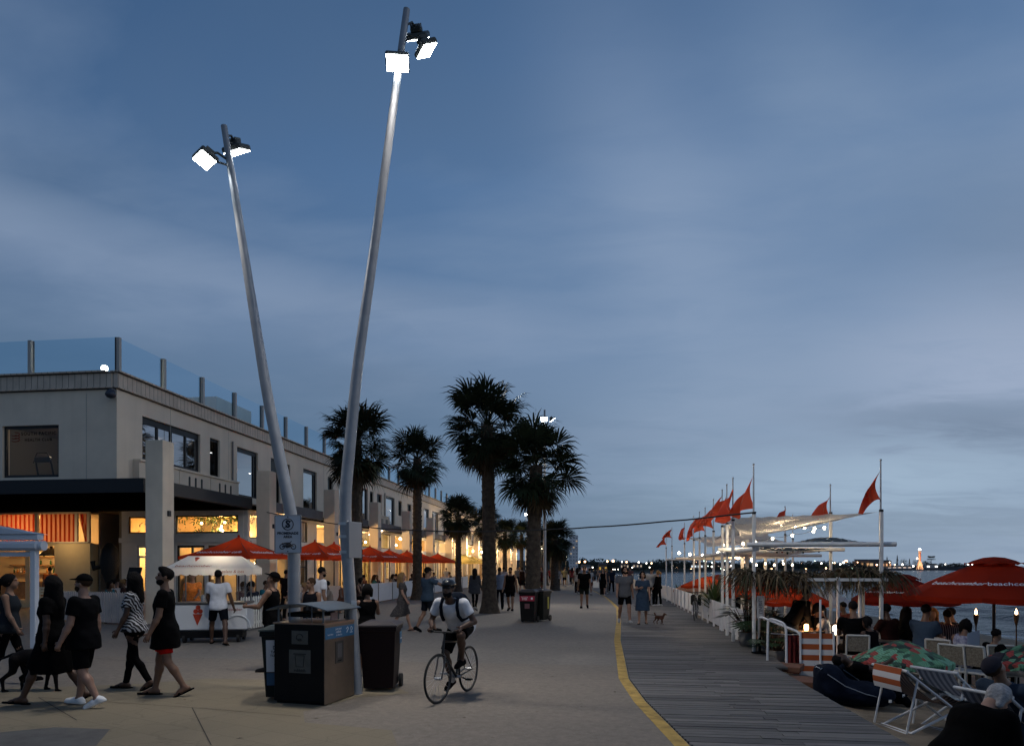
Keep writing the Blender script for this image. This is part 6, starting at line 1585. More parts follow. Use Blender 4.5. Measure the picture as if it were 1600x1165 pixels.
for u, d, lb, sd in FP: flagpole(u, d, lb, seed=sd * 3 + 1, fl=((.50, .60), (.62, .66), (.42, .70), (.52, .52))[sd % 4], zb=-.02)
x, y = XY(1377, 14.4); flagpole(1377, 14.4, 'tall white flagpost standing in the sand right of the bar frame', zb=beach_z(x, y), ztop=1.85 + 166 * 14.4 / 1080, seed=12, zth=3.0)
x, y = XY(1298, 18.3); flagpole(1298, 18.3, 'white flagpost in the sand rising behind the big net sail', zb=beach_z(x, y), ztop=4.0, seed=14, zth=3.25)
x, y = XY(1227, 25.0); flagpole(1227, 25.0, 'distant white flagpost in the sand with a small red flag', zb=beach_z(x, y), ztop=4.0, seed=15)
x, y = XY(1239, 29.0); flagpole(1239, 29.0, 'far white post in the sand without a flag', zb=beach_z(x, y), ztop=4.0, seed=15, flag=False)
def beam(p, q, r, label, grp='white pipes of the bar frame'):
    p = Vector(p); q = Vector(q); mb = MB(); mb.cyl((0, 0, 0), q - p, r, n=10); o = mb.build('frame_pipe', PW, None, p); tag(o, label, 'pipe', grp); return o
beam((3.1, 15.25, 2.31), (6.15, 15.40, 2.31), .05, 'long white pipe crossing between the two nearest flagposts')
beam((3.1, 18.9, 2.29), (6.35, 19.1, 2.29), .055, 'white pipe behind the nearest one with a string of coloured bulbs')
beam((3.35, 15.4, 2.22), (3.75, 26, 2.22), .05, 'white pipe running along the fence top from the nearest flagpost')
for y, lb in ((23.5, 'third white cross pipe of the bar frame'), (27.5, 'fourth white cross pipe over the red umbrellas'), (32, 'fifth white cross pipe of the bar frame'), (37, 'sixth white cross pipe near the far flagposts')): beam((3.4, y, 2.2), (7.2, y + .3, 2.2), .055, lb)
for i, (u, d, lb) in enumerate(((1167, 21, 'plain white timber post behind the nearest flagpost'), (1160, 24.5, 'plain white timber post further behind the plants'), (1196, 27, 'white post carrying the third cross pipe'), (1213, 33, 'white post beyond the red umbrellas'))):
    x, y = XY(u, d); z0 = beach_z(x, y) if x > fence_x(y) else 0; mb = MB(); mb.box((0, 0, (2.9 - z0) / 2), (.10, .10, 2.9 - z0), bev=.01); o = mb.build('frame_post', PW, None, (x, y, z0)); tag(o, lb, 'post', 'plain white posts of the bar')
# net shade sails
def net(nm, c, sc=22, cut=.30):
    m = bpy.data.materials.new(nm); m.use_nodes = True; t = m.node_tree; b = t.nodes['Principled BSDF']; b.inputs['Base Color'].default_value = (*c, 1); b.inputs['Roughness'].default_value = .9
    tcn = t.nodes.new('ShaderNodeTexCoord'); v = t.nodes.new('ShaderNodeTexVoronoi'); v.inputs['Scale'].default_value = sc; t.links.new(tcn.outputs['Object'], v.inputs['Vector'])
    g = t.nodes.new('ShaderNodeMath'); g.operation = 'LESS_THAN'; t.links.new(v.outputs['Distance'], g.inputs[0]); g.inputs[1].default_value = cut
    tl = t.nodes.new('ShaderNodeBsdfTranslucent'); tl.inputs[0].default_value = (*c, 1); m1 = t.nodes.new('ShaderNodeMixShader'); m1.inputs[0].default_value = .4; t.links.new(b.outputs[0], m1.inputs[1]); t.links.new(tl.outputs[0], m1.inputs[2])
    tr = t.nodes.new('ShaderNodeBsdfTransparent'); ms = t.nodes.new('ShaderNodeMixShader'); t.links.new(g.outputs[0], ms.inputs[0]); t.links.new(m1.outputs[0], ms.inputs[1]); t.links.new(tr.outputs[0], ms.inputs[2])
    t.links.new(ms.outputs[0], t.nodes['Material Output'].inputs[0]); return m
NET = net('net_beige', (.46, .42, .37), 20, .27); NETD = net('net_dark', (.06, .09, .12), 9, .36)
def sail(c, label, m, sag=.2, n=26):
    c = [Vector(p) for p in c]; mid = sum(c, Vector()) / 4
    def fn(u, v):
        p = (c[0] * (1 - u) + c[1] * u) * (1 - v) + (c[3] * (1 - u) + c[2] * u) * v
        q = mid - p; ed = 1 - 4 * (u - .5) ** 2; ev = 1 - 4 * (v - .5) ** 2
        p = p + q * .16 * max(ed * (1 - ev), ev * (1 - ed)); p.z -= sag * ed * ev - .012 * math.sin(u * 40) * math.sin(v * 33)
        return p - mid
    mb = MB(); mb.grid(fn, n, n); o = mb.build('shade_sail', m, None, mid); tag(o, label, 'shade sail', 'net shade sails over the bar'); return o
sail([(5.75, 15.3, 2.98), (3.35, 17.2, 2.45), (3.5, 22.0, 3.35), (6.0, 18.9, 3.20)], 'large beige net sail hung with warm bulbs from the right flagpost', NET, .16)
sail([(3.4, 19.9, 3.0), (3.7, 23.5, 2.70), (6.2, 26.5, 3.3), (5.9, 19.2, 3.15)], 'second beige net sail behind the nearest flagpost', NET, .12)
sail([(3.9, 26, 2.55), (3.9, 34, 3.2), (7.6, 33, 3.4), (7.0, 26.2, 2.65)], 'further beige net sail over the middle flagposts', NET, .1)
sail([(4.4, 15.4, 2.36), (5.6, 15.45, 2.36), (5.6, 17.0, 2.4), (4.4, 17.0, 2.4)], 'small dark lace sheet bulging above the nearest white pipe', NETD, -.11)
sail([(3.4, 15.6, 2.28), (4.9, 15.6, 2.22), (5.8, 18.8, 2.3), (3.5, 18.8, 2.3)], 'dark lace net stretched flat under the white pipes', NETD, .06)
sail([(3.6, 19.2, 2.25), (6.0, 19.4, 2.25), (6.6, 27, 2.2), (3.8, 27, 2.2)], 'long beige net ceiling between the cross pipes', NET, .05)
# strings of bulbs
WIRE = M('wire_black', (.012, .012, .012), .6)
def bulbs(pts, label, mats, r=.028, drop=.05, each=None, light=0):
    base = Vector(pts[0]); t = thing('string_lights', label, 'string lights', base, 0, 'strings of bulbs over the bar'); q = [Vector(p) - base for p in pts]; path = []
    for a, b in zip(q, q[1:]):
        for k in range(6): s_ = k / 6; p = a.lerp(b, s_); p.z -= .05 * 4 * s_ * (1 - s_); path.append(p)
    mb = MB(); mb.tube(path + [q[-1]], .006, 4); mb.build('wire', WIRE, t)
    for i, p in enumerate(q):
        mb = MB(); mb.ball(p - Vector((0, 0, drop)), (r, r, r * 1.3), 8, 6); mb.build('bulb', mats[i % len(mats)], t)
        if light and i % 2 == 0: point('bulb_light', base + p - Vector((0, 0, drop + .05)), light, WARMW, .04)
FAIRY = EM('fairy_bulb', (1.0, .80, .50), 40.0)
sp = [((1221, 818), 18.6), ((1242, 820), 17.8), ((1257, 821), 17.2), ((1273, 822), 16.8), ((1288, 821), 16.3)]
bulbs([P3(*p, d) for p, d in sp], 'string of warm bulbs along the right half of the big net sail', [FAIRY], light=3.2)
sp = [((1271, 827), 16.9), ((1238, 833), 17.2), ((1207, 838), 17.5), ((1180, 843), 17.6), ((1161, 846), 17.8), ((1146, 843), 18.2), ((1130, 848), 20)]
bulbs([P3(*p, d) for p, d in sp], 'string of warm bulbs along the lower edge of the big net sail', [FAIRY], light=3.6)
sp = [((1061, 862), 37), ((1078, 864), 33), ((1098, 866), 30), ((1122, 862), 26), ((1153, 868), 24), ((1176, 872), 23)]
bulbs([P3(*p, d) for p, d in sp], 'string of warm bulbs between the far flagposts', [FAIRY], r=.055, light=5)
UB = [M('bulb_unlit_dark', (.02, .03, .03), .2), M('bulb_unlit_red', (.25, .02, .015), .2), M('bulb_unlit_dark')]
sp = [((1214 + 8.2 * k, 859 - .5 * k + (3 if k % 3 == 2 else 0)), 18.4) for k in range(10)]
bulbs([P3(*p, d) for p, d in sp], 'string of unlit coloured bulbs under the second white pipe', UB, r=.028)
for y in (24, 27.5, 31): point('bar_lamp', (5.2, y, 2.1), 7, WARM, .1)
sp = [((1168 + 14 * k, 878 + 2 * (k % 2)), 26) for k in range(6)]; bulbs([P3(*p, d) for p, d in sp], 'string of small warm bulbs under the long net ceiling', [FAIRY], r=.03, light=0)

# ---- white fence along the boardwalk
yy = 16.75; k = 0
while yy < 66:
    l_ = 1.28 if yy < 34 else 2.5
    x0, x1 = fence_x(yy) + .08, fence_x(yy + l_) + .08; p0, p1 = Vector((x0, yy, 0)), Vector((x1, yy + l_, 0)); d_ = p1 - p0
    lb = 'white fence panel along the boardwalk edge' if k else 'white fence panel nearest the tall flagpost at the end of the fence'
    t = thing('fence_panel', lb if k != 6 else 'white fence panel behind the parked bicycle', 'fence', (p0 + p1) / 2, math.atan2(d_.y, d_.x), 'white fence panels along the boardwalk'); mb = MB(); mb.box((0, 0, .43), (d_.length - .03, .03, .70), bev=.004); mb.build('panel', PANW, t)
    mb = MB(); mb.box((-l_ / 2 + .05, .04, .40), (.07, .05, .80)); mb.build('post', PANW, t)
    if k % 4 == 1: mb = MB(); mb.box((.1, -.02, .62), (.10, .012, .05)); mb.build('latch', M('latch_grey', (.2, .2, .2), .4, .6), t)
    yy += l_; k += 1
# ---- entrance: ramp, rails, sign box, striped screen
mb = MB(); a = G(1200, 1030); b_ = G(1262, 1072); 
STEP = M('step_timber_red', (.14, .06, .035), .8, var=(4, .3))
for i, (u, v) in enumerate(((1216, 1037), (1243, 1055))):
    p = G(u, v); mb = MB(); mb.box((.14, .10, -.06 - .05 * i), (.55, .62, .10), bev=.01); o = mb.build('ramp_step', STEP, None, (p.x, p.y, 0), R(-22)); tag(o, ('upper worn red timber step at the sand entrance', 'lower worn red timber step at the sand entrance')[i], 'step', 'steps down to the sand')
RAIL = M('handrail_white', (.55, .55, .56), .4, var=(4, .05))
def rail(pts, label):
    b0 = Vector(pts[0]); q = [Vector(p) - b0 for p in pts]; out = [q[0]]
    for i in range(1, len(q) - 1):
        A, B, C = q[i - 1], q[i], q[i + 1]; l1 = min(.12, (B - A).length * .45); l2 = min(.12, (C - B).length * .45); p0 = B + (A - B).normalized() * l1; p1 = B + (C - B).normalized() * l2
        for k in range(6): s_ = k / 5; out.append(p0 * (1 - s_) ** 2 + B * 2 * s_ * (1 - s_) + p1 * s_ ** 2)
    out.append(q[-1]); mb = MB(); mb.tube(out, .024, 10); o = mb.build('handrail', RAIL, None, b0); tag(o, label, 'handrail', 'white tube handrails at the entrance')
rail([G(1199, 1031), P3(1200, 964, 13.6), P3(1228, 974, 13.35), P3(1229, 1046, 13.3)], 'shorter white tube handrail loop at the sand entrance')
rail([G(1186, 1018), P3(1186, 962, 14.4), P3(1251, 988, 13.5), P3(1252, 1060, 13.4)], 'longer white tube handrail loop behind the shorter one')
x, y = XY(1187, 14.7); sb = thing('sign_stand', 'black post stand with a slim grey sign box beside the end flagpost', 'sign', (x, y, 0), R(-18))
mb = MB(); mb.cyl((0, 0, 0), (0, 0, .75), .03, n=10); mb.cyl((0, 0, 0), (0, 0, .03), .17, n=16); mb.build('post', BLK, sb)
mb = MB(); mb.box((.02, -.02, .98), (.15, .08, .48), bev=.01); bx_ = mb.build('sign_box', M('sign_box_grey', (.30, .30, .31), .5), sb)
text('MENU', .10, M('sign_box_ink', (.05, .05, .055), .6), bx_, (.02, -.0615, .98), (0, 0, -1), (1, 0, 0), depth=.001)
ORG = M('stripe_orange', (.33, .07, .015), .8, var=(4, .15)); STW = M('stripe_white', (.58, .56, .56), .8, var=(4, .06))
x, y = XY(1276, 13.3); z0 = beach_z(x, y); sc_ = thing('striped_screen', 'orange and white striped windbreak beside the handrails', 'screen', (x, y, z0), R(-4)); mb = MB(); hs_ = .56 - z0
for k in range(8): mb.box((0, 0, hs_ - .05 - hs_ / 8 * k), (.60, .03, hs_ / 8 - .002), mi=k % 2)
mb.build('panel', [ORG, STW], sc_)
for s_ in (-.3, .06, .3): mb = MB(); mb.cyl((s_, -.03, 0), (s_, -.03, hs_ + (.65 if s_ == .06 else .03)), .02, n=8); mb.build('post', PW, sc_)
x, y = XY(1241, 13.5); mb = MB(); mb.grid(lambda u, v: (.26 * u - .13, .025 * math.sin(u * 20), .80 * v), 20, 2); o = mb.build('hanging_cloth', M('cloth_maroon', (.10, .008, .008), .9), None, (x, y, -.30), R(-10)); tag(o, 'dark maroon cloth hanging by the striped windbreak', 'cloth')
mb = MB(); pts = [P3(1205, 989, 13.5), P3(1235, 991, 14.2), P3(1275, 988, 14)]; mb.tube([p - pts[0] for p in pts], .008, 5); o = mb.build('rope', M('rope_white', (.5, .5, .5), .9), None, pts[0]); tag(o, 'thin pale rope slung behind the handrails', 'rope')
# ---- thatched shelter
TH1 = [M('thatch_brown', (.055, .038, .02), .95, var=(9, .5)), M('thatch_pale', (.12, .085, .045), .95, var=(9, .4)), M('thatch_green', (.025, .032, .013), .9, var=(9, .4))]
tx_, ty_ = 5.0, 16.0; tz = beach_z(tx_, ty_); ths = thing('thatched_shelter', 'low palm thatch shelter on pale posts behind the entrance', 'shelter', (tx_, ty_, tz)); rd = random.Random(6); mb = MB()
for k in range(1900):
    a = rd.choice((rd.uniform(-1.95, -.55), rd.uniform(.35, 1.1), rd.uniform(-1.95, 1.1))); b_ = rd.uniform(-.95, .9) if abs(a - .15) > .65 else rd.uniform(-.75, .9); z = 1.78 - tz + .05 * math.sin(a * 2) - .10 * abs(b_) - .03 * max(0, a) + rd.uniform(-.03, .05); az = rd.choice((rd.uniform(-.7, .7), math.pi + rd.uniform(-.7, .7), rd.uniform(-2.2, -.9), rd.uniform(.9, 2.2))); ln = rd.uniform(.4, 1.0); d_ = Vector((math.cos(az), math.sin(az), rd.uniform(-.05, .22))); p = Vector((a, b_, z)); w_ = rd.uniform(.008, .02); sd = Vector((-d_.y, d_.x, 0)).normalized() * w_; vs = []
    for s_ in range(4): 
        vs += [p - sd * (1 - s_ / 4), p + sd * (1 - s_ / 4)]; d_ = (d_ + Vector((0, 0, -.42))).normalized(); p = p + d_ * ln / 3
    mb.add(vs, [(2 * i, 2 * i + 1, 2 * i + 3, 2 * i + 2) for i in range(3)], rd.choice((0, 0, 0, 1, 2)))
mb.build('thatch', TH1, ths)
mb = MB(); mb.box((-.4, .25, 1.62 - tz), (2.8, 1.1, .04)); mb.build('roof_board', TH1[0], ths)
mb = MB(); mb.box((.05, -.95, 1.57 - tz), (1.6, .06, .06)); mb.build('beam', PW, ths)
for a, b_ in ((-.1, -.9), (.38, -.75), (-1.6, .8), (1.0, .8)): mb = MB(); mb.cyl((a, b_, 0), (a, b_, 1.62 - tz), .035, n=8); mb.build('post', PW if a > -1 else POLE, ths)
# ---- plants by the fence
def leafy(label, u, d, kind, h, seed, z=None, cat='plant'):
    x, y = XY(u, d); z = (beach_z(x, y) if x > fence_x(y) + .3 else -.02) if z is None else z; rd = random.Random(seed); t = thing('potted_plant', label, cat, (x, y, z), 0, 'plants behind the fence'); mb = MB(); st = MB()
    if kind == 'spiky':
        for k in range(90):
            az = rd.uniform(0, 6.28); el = rd.uniform(.25, 1.4); ln = rd.uniform(.5, .8) * h; o = Vector((0, 0, h * rd.uniform(.25, .5))); d_ = Vector((math.cos(az) * math.cos(el), math.sin(az) * math.cos(el), math.sin(el))); s_ = Vector((-d_.y, d_.x, 0)).normalized() * .03; p1 = o + d_ * ln * .5; p2 = o + d_ * ln + Vector((0, 0, -.08 * ln)); mb.add([o - s_, o + s_, p1 + s_ * 1.2, p2, p1 - s_ * 1.2], [(0, 1, 2, 4), (4, 2, 3)])
    else:
        for k in range(34):
            az = rd.uniform(0, 6.28); el = rd.uniform(.55, 1.45); ln = rd.uniform(.35, .75) * h; d_ = Vector((math.cos(az) * math.cos(el), math.sin(az) * math.cos(el), math.sin(el))); o = d_ * ln * .9 + Vector((0, 0, .25 * h)); st.tube([(0, 0, .1), d_ * ln * .5 + Vector((0, 0, .25 * h)), o], .010, 4); dl = (d_ + Vector((0, 0, -.9))).normalized(); s_ = d_.cross(Vector((0, 0, 1))).normalized(); L_ = rd.uniform(.24, .36) * h
            for q in range(7):               # split lobes of a monstera-like leaf
                aa = R(-75 + 25 * q); f_ = (dl * math.cos(aa) + s_ * math.sin(aa)); w_ = dl.cross(f_); w_ = (s_ * math.cos(aa) - dl * math.sin(aa)) * .11 * L_; m_ = o + f_ * L_ * .6; mb.add([o, m_ + w_, o + f_ * L_, m_ - w_], [(0, 1, 2, 3)])
    mb.build('leaves', M('plant_leaf_' + kind, (.018, .038, .014) if kind != 'spiky' else (.045, .075, .02), .5, var=(3, .4)), t); st.tube([(0, 0, 0), (0, 0, .3 * h)], .04, 6); st.build('stem', POLW, t)
    mb = MB(); mb.lathe([(0, 0), (.16, 0), (.22, .32), (.19, .32), (.17, .05)], n=14); mb.build('pot', M('pot_grey', (.16, .15, .14), .9), t)
leafy('broad leaved dark plant between the end flagpost and the white fence', 1168, 16.05, 'lobed', 1.25, 1, z=0)
leafy('dark broad leaved plant under the thatch behind the end flagpost', 1196, 16.0, 'lobed', 1.35, 2)
leafy('bright green spiky plant above the white fence between the flagposts', 1117, 22.5, 'spiky', 1.5, 3, z=-.05)
leafy('low leafy plant on the fence beside the far flagposts', 1078, 33, 'spiky', 1.2, 4)
leafy('low leafy plant at the far end of the white fence', 1062, 38, 'spiky', 1.1, 5)
leafy('tangled plant by the handrails with pale stems', 1211, 14.6, 'lobed', .9, 6)
# ---- umbrellas on the sand
def octa(label, u, d, vt, w_, canv, rise=.62, vent=True, zb=None, word=None, grp='round umbrellas on the sand', n=8, tilt=0, polem=POLE, pr=.03):
    x, y = XY(u, d); zb = beach_z(x, y) if zb is None else zb; zt = H + (884 - vt) / F * d - zb; t = thing('beach_umbrella', label, 'umbrella', (x, y, zb), .2, grp); r = w_ / 2; mb = MB(); L_ = 8; N_ = n * 6
    def pt(f_, a):
        k = (a / (2 * math.pi) * n) % 1; bulge = 1 - .055 * math.sin(math.pi * k) * f_; return (r * f_ * math.cos(a) * bulge, r * f_ * math.sin(a) * bulge, zt - rise * (f_ ** 1.25) - .05 * math.sin(math.pi * k) * f_ * f_ * .4)
    f0 = .16 if vent else .001; vs = [pt(f0 + (1 - f0) * l / L_, 2 * math.pi * i / N_) for l in range(L_ + 1) for i in range(N_)]; vs += [(p[0] * 1.0, p[1] * 1.0, p[2] - .09 - .02 * math.sin(math.pi * ((i * n / N_) % 1))) for i, p in enumerate(vs[-N_:])]
    mb.add(vs, [(l * N_ + i, l * N_ + (i + 1) % N_, (l + 1) * N_ + (i + 1) % N_, (l + 1) * N_ + i) for l in range(L_ + 1) for i in range(N_)], 0, False); c_ = mb.build('canopy', canv, t)
    if vent:
        mb = MB(); vs = [(r * .31 * f_ * math.cos(2 * math.pi * i / N_), r * .31 * f_ * math.sin(2 * math.pi * i / N_), zt + .06 - .17 * f_ ** 2.2 - .035 * (1 - abs(math.cos(i * n / N_ * math.pi))) * 0 + (.05 * abs(math.sin(math.pi * i * n / N_)) if f_ > .99 else 0)) for f_ in (.01, .35, .7, .9, 1.0) for i in range(N_)]
        mb.add(vs, [(l * N_ + i, l * N_ + (i + 1) % N_, (l + 1) * N_ + (i + 1) % N_, (l + 1) * N_ + i) for l in range(4) for i in range(N_)]); mb.build('vent_cap', canv, t)
    mb = MB(); mb.cyl((0, 0, 0), (0, 0, zt), pr, n=10); mb.build('pole', polem, t)
    for k in range(n): a = 2 * math.pi * k / n; mb = MB(); mb.tube([(0, 0, zt - .10 - .02), (r * .97 * math.cos(a), r * .97 * math.sin(a), zt - rise - .02)], .009, 4); mb.build('rib', polem, t)
    if word:
        for a in (R(-112), R(-157)):
            o = Vector((math.cos(a), math.sin(a), 0)); org = o * r * .74 + Vector((0, 0, zt - rise * .74 ** 1.25 + .03)); text(word, w_ * .055, LTW, c_, org, (-o.y, o.x, 0), (-o.x, -o.y, rise / r * 1.2), depth=.001, shear=.25)
    return t
REDB = canvas('canvas_red_unlit', (.36, .030, .011))  # the same red darkened in colour to look unlit
octa('large red octagonal umbrella with a vent cap at the right edge', 1553, 14.0, 874, 3.3, REDB, .72, word='beachcomber')
octa('red octagonal umbrella half behind the thatch left of the largest one', 1412, 18.4, 900, 2.6, canvas('canvas_red_unlit_deep', (.22, .016, .008)), .62, word='beachcomber')  # a still darker copy of the red, its unlit look put into the colour
ORC = canvas('canvas_orange', (.42, .05, .012)); PKC = canvas('canvas_pinkish', (.48, .26, .18))
octa('bright red umbrella under the left side of the thatch', 1172, 22.5, 907, 1.9, ORC, .42, False); octa('bright red umbrella seen between thatch and plants', 1208, 21, 905, 2.0, REDC, .45, False); octa('red umbrella edge beside the white one under the thatch', 1245, 19.5, 917, 1.9, REDC, .40, False)
octa('round white umbrella near the water behind the diners', 1290, 24, 921, 2.0, WHTC, .45, False); octa('orange red umbrella beyond the spiky plant', 1105, 31, 900, 2.4, ORC, .40, False); octa('pale pinkish umbrella between the far flagposts', 1088, 33.5, 905, 2.3, PKC, .5, False); octa('second orange umbrella behind the pinkish one', 1122, 36, 897, 2.6, ORC, .4, False)
def leafprint():
    m = bpy.data.materials.new('tropical_print'); m.use_nodes = True; t = m.node_tree; b = t.nodes['Principled BSDF']; b.inputs['Roughness'].default_value = .8; tcn = t.nodes.new('ShaderNodeTexCoord'); v = t.nodes.new('ShaderNodeTexVoronoi'); v.inputs['Scale'].default_value = 10; t.links.new(tcn.outputs['Object'], v.inputs['Vector'])
    r = t.nodes.new('ShaderNodeValToRGB'); r.color_ramp.interpolation = 'CONSTANT'; cols = [(0, (.07, .20, .10)), (.22, (.012, .03, .022)), (.40, (.13, .33, .19)), (.58, (.03, .09, .055)), (.74, (.16, .38, .25)), (.86, (.36, .05, .04))]
    while len(r.color_ramp.elements) < 6: r.color_ramp.elements.new(.5)
    for e, (p, c) in zip(r.color_ramp.elements, cols): e.position = p; e.color = (*c, 1)
    sx_ = t.nodes.new('ShaderNodeSeparateColor'); t.links.new(v.outputs['Color'], sx_.inputs[0]); t.links.new(sx_.outputs[0], r.inputs[0])
    w = t.nodes.new('ShaderNodeTexWave'); w.inputs['Scale'].default_value = 9; w.inputs['Distortion'].default_value = 6; t.links.new(tcn.outputs['Object'], w.inputs['Vector']); mx = t.nodes.new('ShaderNodeMix'); mx.data_type = 'RGBA'; mx.blend_type = 'MULTIPLY'; mx.inputs[0].default_value = .45; t.links.new(r.outputs[0], mx.inputs[6]); t.links.new(w.outputs[0], mx.inputs[7]); t.links.new(mx.outputs[2], b.inputs['Base Color']); return m
PRINT = leafprint()
octa('low umbrella printed with green leaves and red flowers above the deck chair', 1409, 11.6, 999, 1.52, PRINT, .33, False, pr=.018, n=10); octa('second leaf printed umbrella cut by the right edge', 1612, 11.8, 1003, 1.4, PRINT, .32, False, pr=.018, n=10)
# ---- tiki torches
FLM = EM('torch_flame', (1.0, .55, .22), 22.0); BAM = M('bamboo_dark', (.06, .04, .02), .7, var=(20, .4))
for u, d, lb in ((1525, 15, 'bamboo torch burning left of the umbrella pole'), (1588, 15.2, 'bamboo torch burning right of the umbrella pole')):
    x, y = XY(u, d); zb = beach_z(x, y); zt = H + (884 - 960) / F * d - zb; t = thing('tiki_torch', lb, 'torch', (x, y, zb), 0, 'bamboo torches on the sand'); mb = MB(); mb.cyl((0, 0, 0), (0, 0, zt - .2), .014, n=8); mb.build('pole', BAM, t)
    mb = MB(); mb.lathe([(.014, -.25), (.035, -.16), (.05, -.05), (.055, 0), (.03, 0)], (0, 0, zt), 10); mb.build('basket', BAM, t); mb = MB(); mb.lathe([(0, 0), (.028, .03), (.024, .07), (.008, .12), (0, .14)], (0, 0, zt), 8); mb.build('flame', FLM, t); point('torch_light', (x, y, zb + zt + .08), 2.5, (1, .55, .25), .03)
# ---- chairs and tables
CHW = M('chair_white', (.52, .50, .46), .6, var=(4, .1)); CHB = M('chair_weave', (.20, .17, .13), .8, var=(40, .5))
def chair(x, y, z, rz, label):
    t = thing('cafe_chair', label, 'chair', (x, y, z), rz, 'white cafe chairs on the sand')
    for sx_ in (-.2, .2):
        mb = MB(); mb.tube([(sx_, .2, 0), (sx_, .2, .45)], .019, 6); mb.build('leg', CHW, t); mb = MB(); mb.tube([(sx_ * 1.05, -.25, 0), (sx_, -.2, .45), (sx_, -.26, .88)], .019, 6); mb.build('leg', CHW, t)
    mb = MB(); mb.box((0, 0, .455), (.44, .43, .03), bev=.01); mb.build('seat', CHW, t)
    mb = MB(); mb.box((0, 0, 0), (.38, .015, .30), mat=Matrix.Translation((0, -.238, .72)) @ Matrix.Rotation(R(8), 4, 'X')); mb.build('backrest', CHB, t); mb = MB(); mb.tube([(-.2, -.26, .88), (.2, -.26, .88)], .02, 6); mb.build('top_rail', CHW, t)
    for yy in (.2, -.23): mb = MB(); mb.tube([(-.2, yy, .2), (.2, yy, .2)], .012, 5); mb.build('stretcher', CHW, t)
    return t
ch0 = chair(0, 0, 0, 0, 'x'); CH_USED = [False]
def put_chair(u, d, rz, label, s=1.0):
    x, y = XY(u, d); z = beach_z(x, y) if x > 0 else 0
    if not CH_USED[0]: CH_USED[0] = True; ch0.location = (x, y, z); ch0.rotation_euler = (0, 0, rz); ch0['label'] = label; ch0.scale = (s,) * 3; return ch0
    return dup(ch0, (x, y, z), rz, label, s)
for u, d, rz, lb, s_ in ((1500, 12.3, R(-55), 'empty white cafe chair in the middle of three right of the printed umbrella', 1.08), (1534, 12.0, R(-60), 'empty white cafe chair nearest the red umbrella pole', 1.12), (1472, 13.4, R(-40), 'white cafe chair behind the printed umbrella', 1.05), (1578, 12.2, R(180), 'white cafe chair cut by the right edge below the red umbrella', 1.1), (1448, 13.6, R(100), 'white cafe chair mostly hidden by the printed umbrella', 1.0), (1336, 13.6, R(-8), 'white cafe chair under the broad person in black', 1.0)): put_chair(u, d, rz, lb, s_)
TBT = M('table_top_dark', (.10, .08, .06), .5)
def table(u, d, label, r=.38):
    x, y = XY(u, d); z = beach_z(x, y) if x > 0 else 0; t = thing('cafe_table', label, 'table', (x, y, z), .3, 'cafe tables'); mb = MB(); mb.box((0, 0, .735), (r * 2, r * 2, .03), bev=.008); mb.build('top', TBT, t); mb = MB(); mb.cyl((0, 0, 0), (0, 0, .72), .03, n=8); mb.cyl((0, 0, 0), (0, 0, .025), .24, n=14); mb.build('pedestal', BLK, t); return x, y, z + .75
LAMPG = EM('table_lamp_glow', (1.0, .80, .55), 9.0); CAND = EM('candle_glow', (1.0, .50, .18), 9.0)
for u, d, lb, lam in ((1248, 14.9, 'cafe table with an amber candle beside the waiter', 'candle'), (1308, 15.2, 'cafe table with a white lamp between the seated diners', 'lamp'), (1470, 14.4, 'cafe table crowded by diners left of the torches', None), (1515, 12.9, 'cafe table behind the three empty white chairs', None), (1378, 14.3, 'cafe table between the two diners in dark clothes', None)):
    x, y, z = table(u, d, lb)
    if lam == 'lamp': mb = MB(); mb.lathe([(0, 0), (.05, 0), (.012, .02), (.012, .06), (.055, .07), (.06, .15), (.03, .20), (0, .205)], (0, 0, 0), 14); o = mb.build('table_lamp', LAMPG, None, (x - .1, y - .2, z)); tag(o, 'small glowing white lamp on a cafe table', 'lamp'); point('lamp_light', (x - .1, y - .3, z + .25), 1.5, WARMW, .06)
    if lam == 'candle': mb = MB(); mb.lathe([(0, 0), (.04, 0), (.05, .05), (.045, .13), (.02, .14)], (0, 0, 0), 12); o = mb.build('candle_jar', CAND, None, (x + .1, y - .2, z)); tag(o, 'amber candle jar glowing on a cafe table', 'candle'); point('candle_light', (x + .1, y - .32, z + .15), 1.2, (1, .5, .2), .04)
x, y = XY(1354, 19); zz = beach_z(x, y); fb = thing('white_bollard_frame', 'white timber A frame stand near the water', 'stand', (x, y, zz)); mb = MB(); mb.box((0, 0, .5), (.14, .14, 1.0)); mb.build('post', PW, fb)
for s_ in (-1, 1): mb = MB(); mb.tube([(0, 0, .95), (s_ * .5, 0, .2)], .022, 6); mb.build('brace', PW, fb)
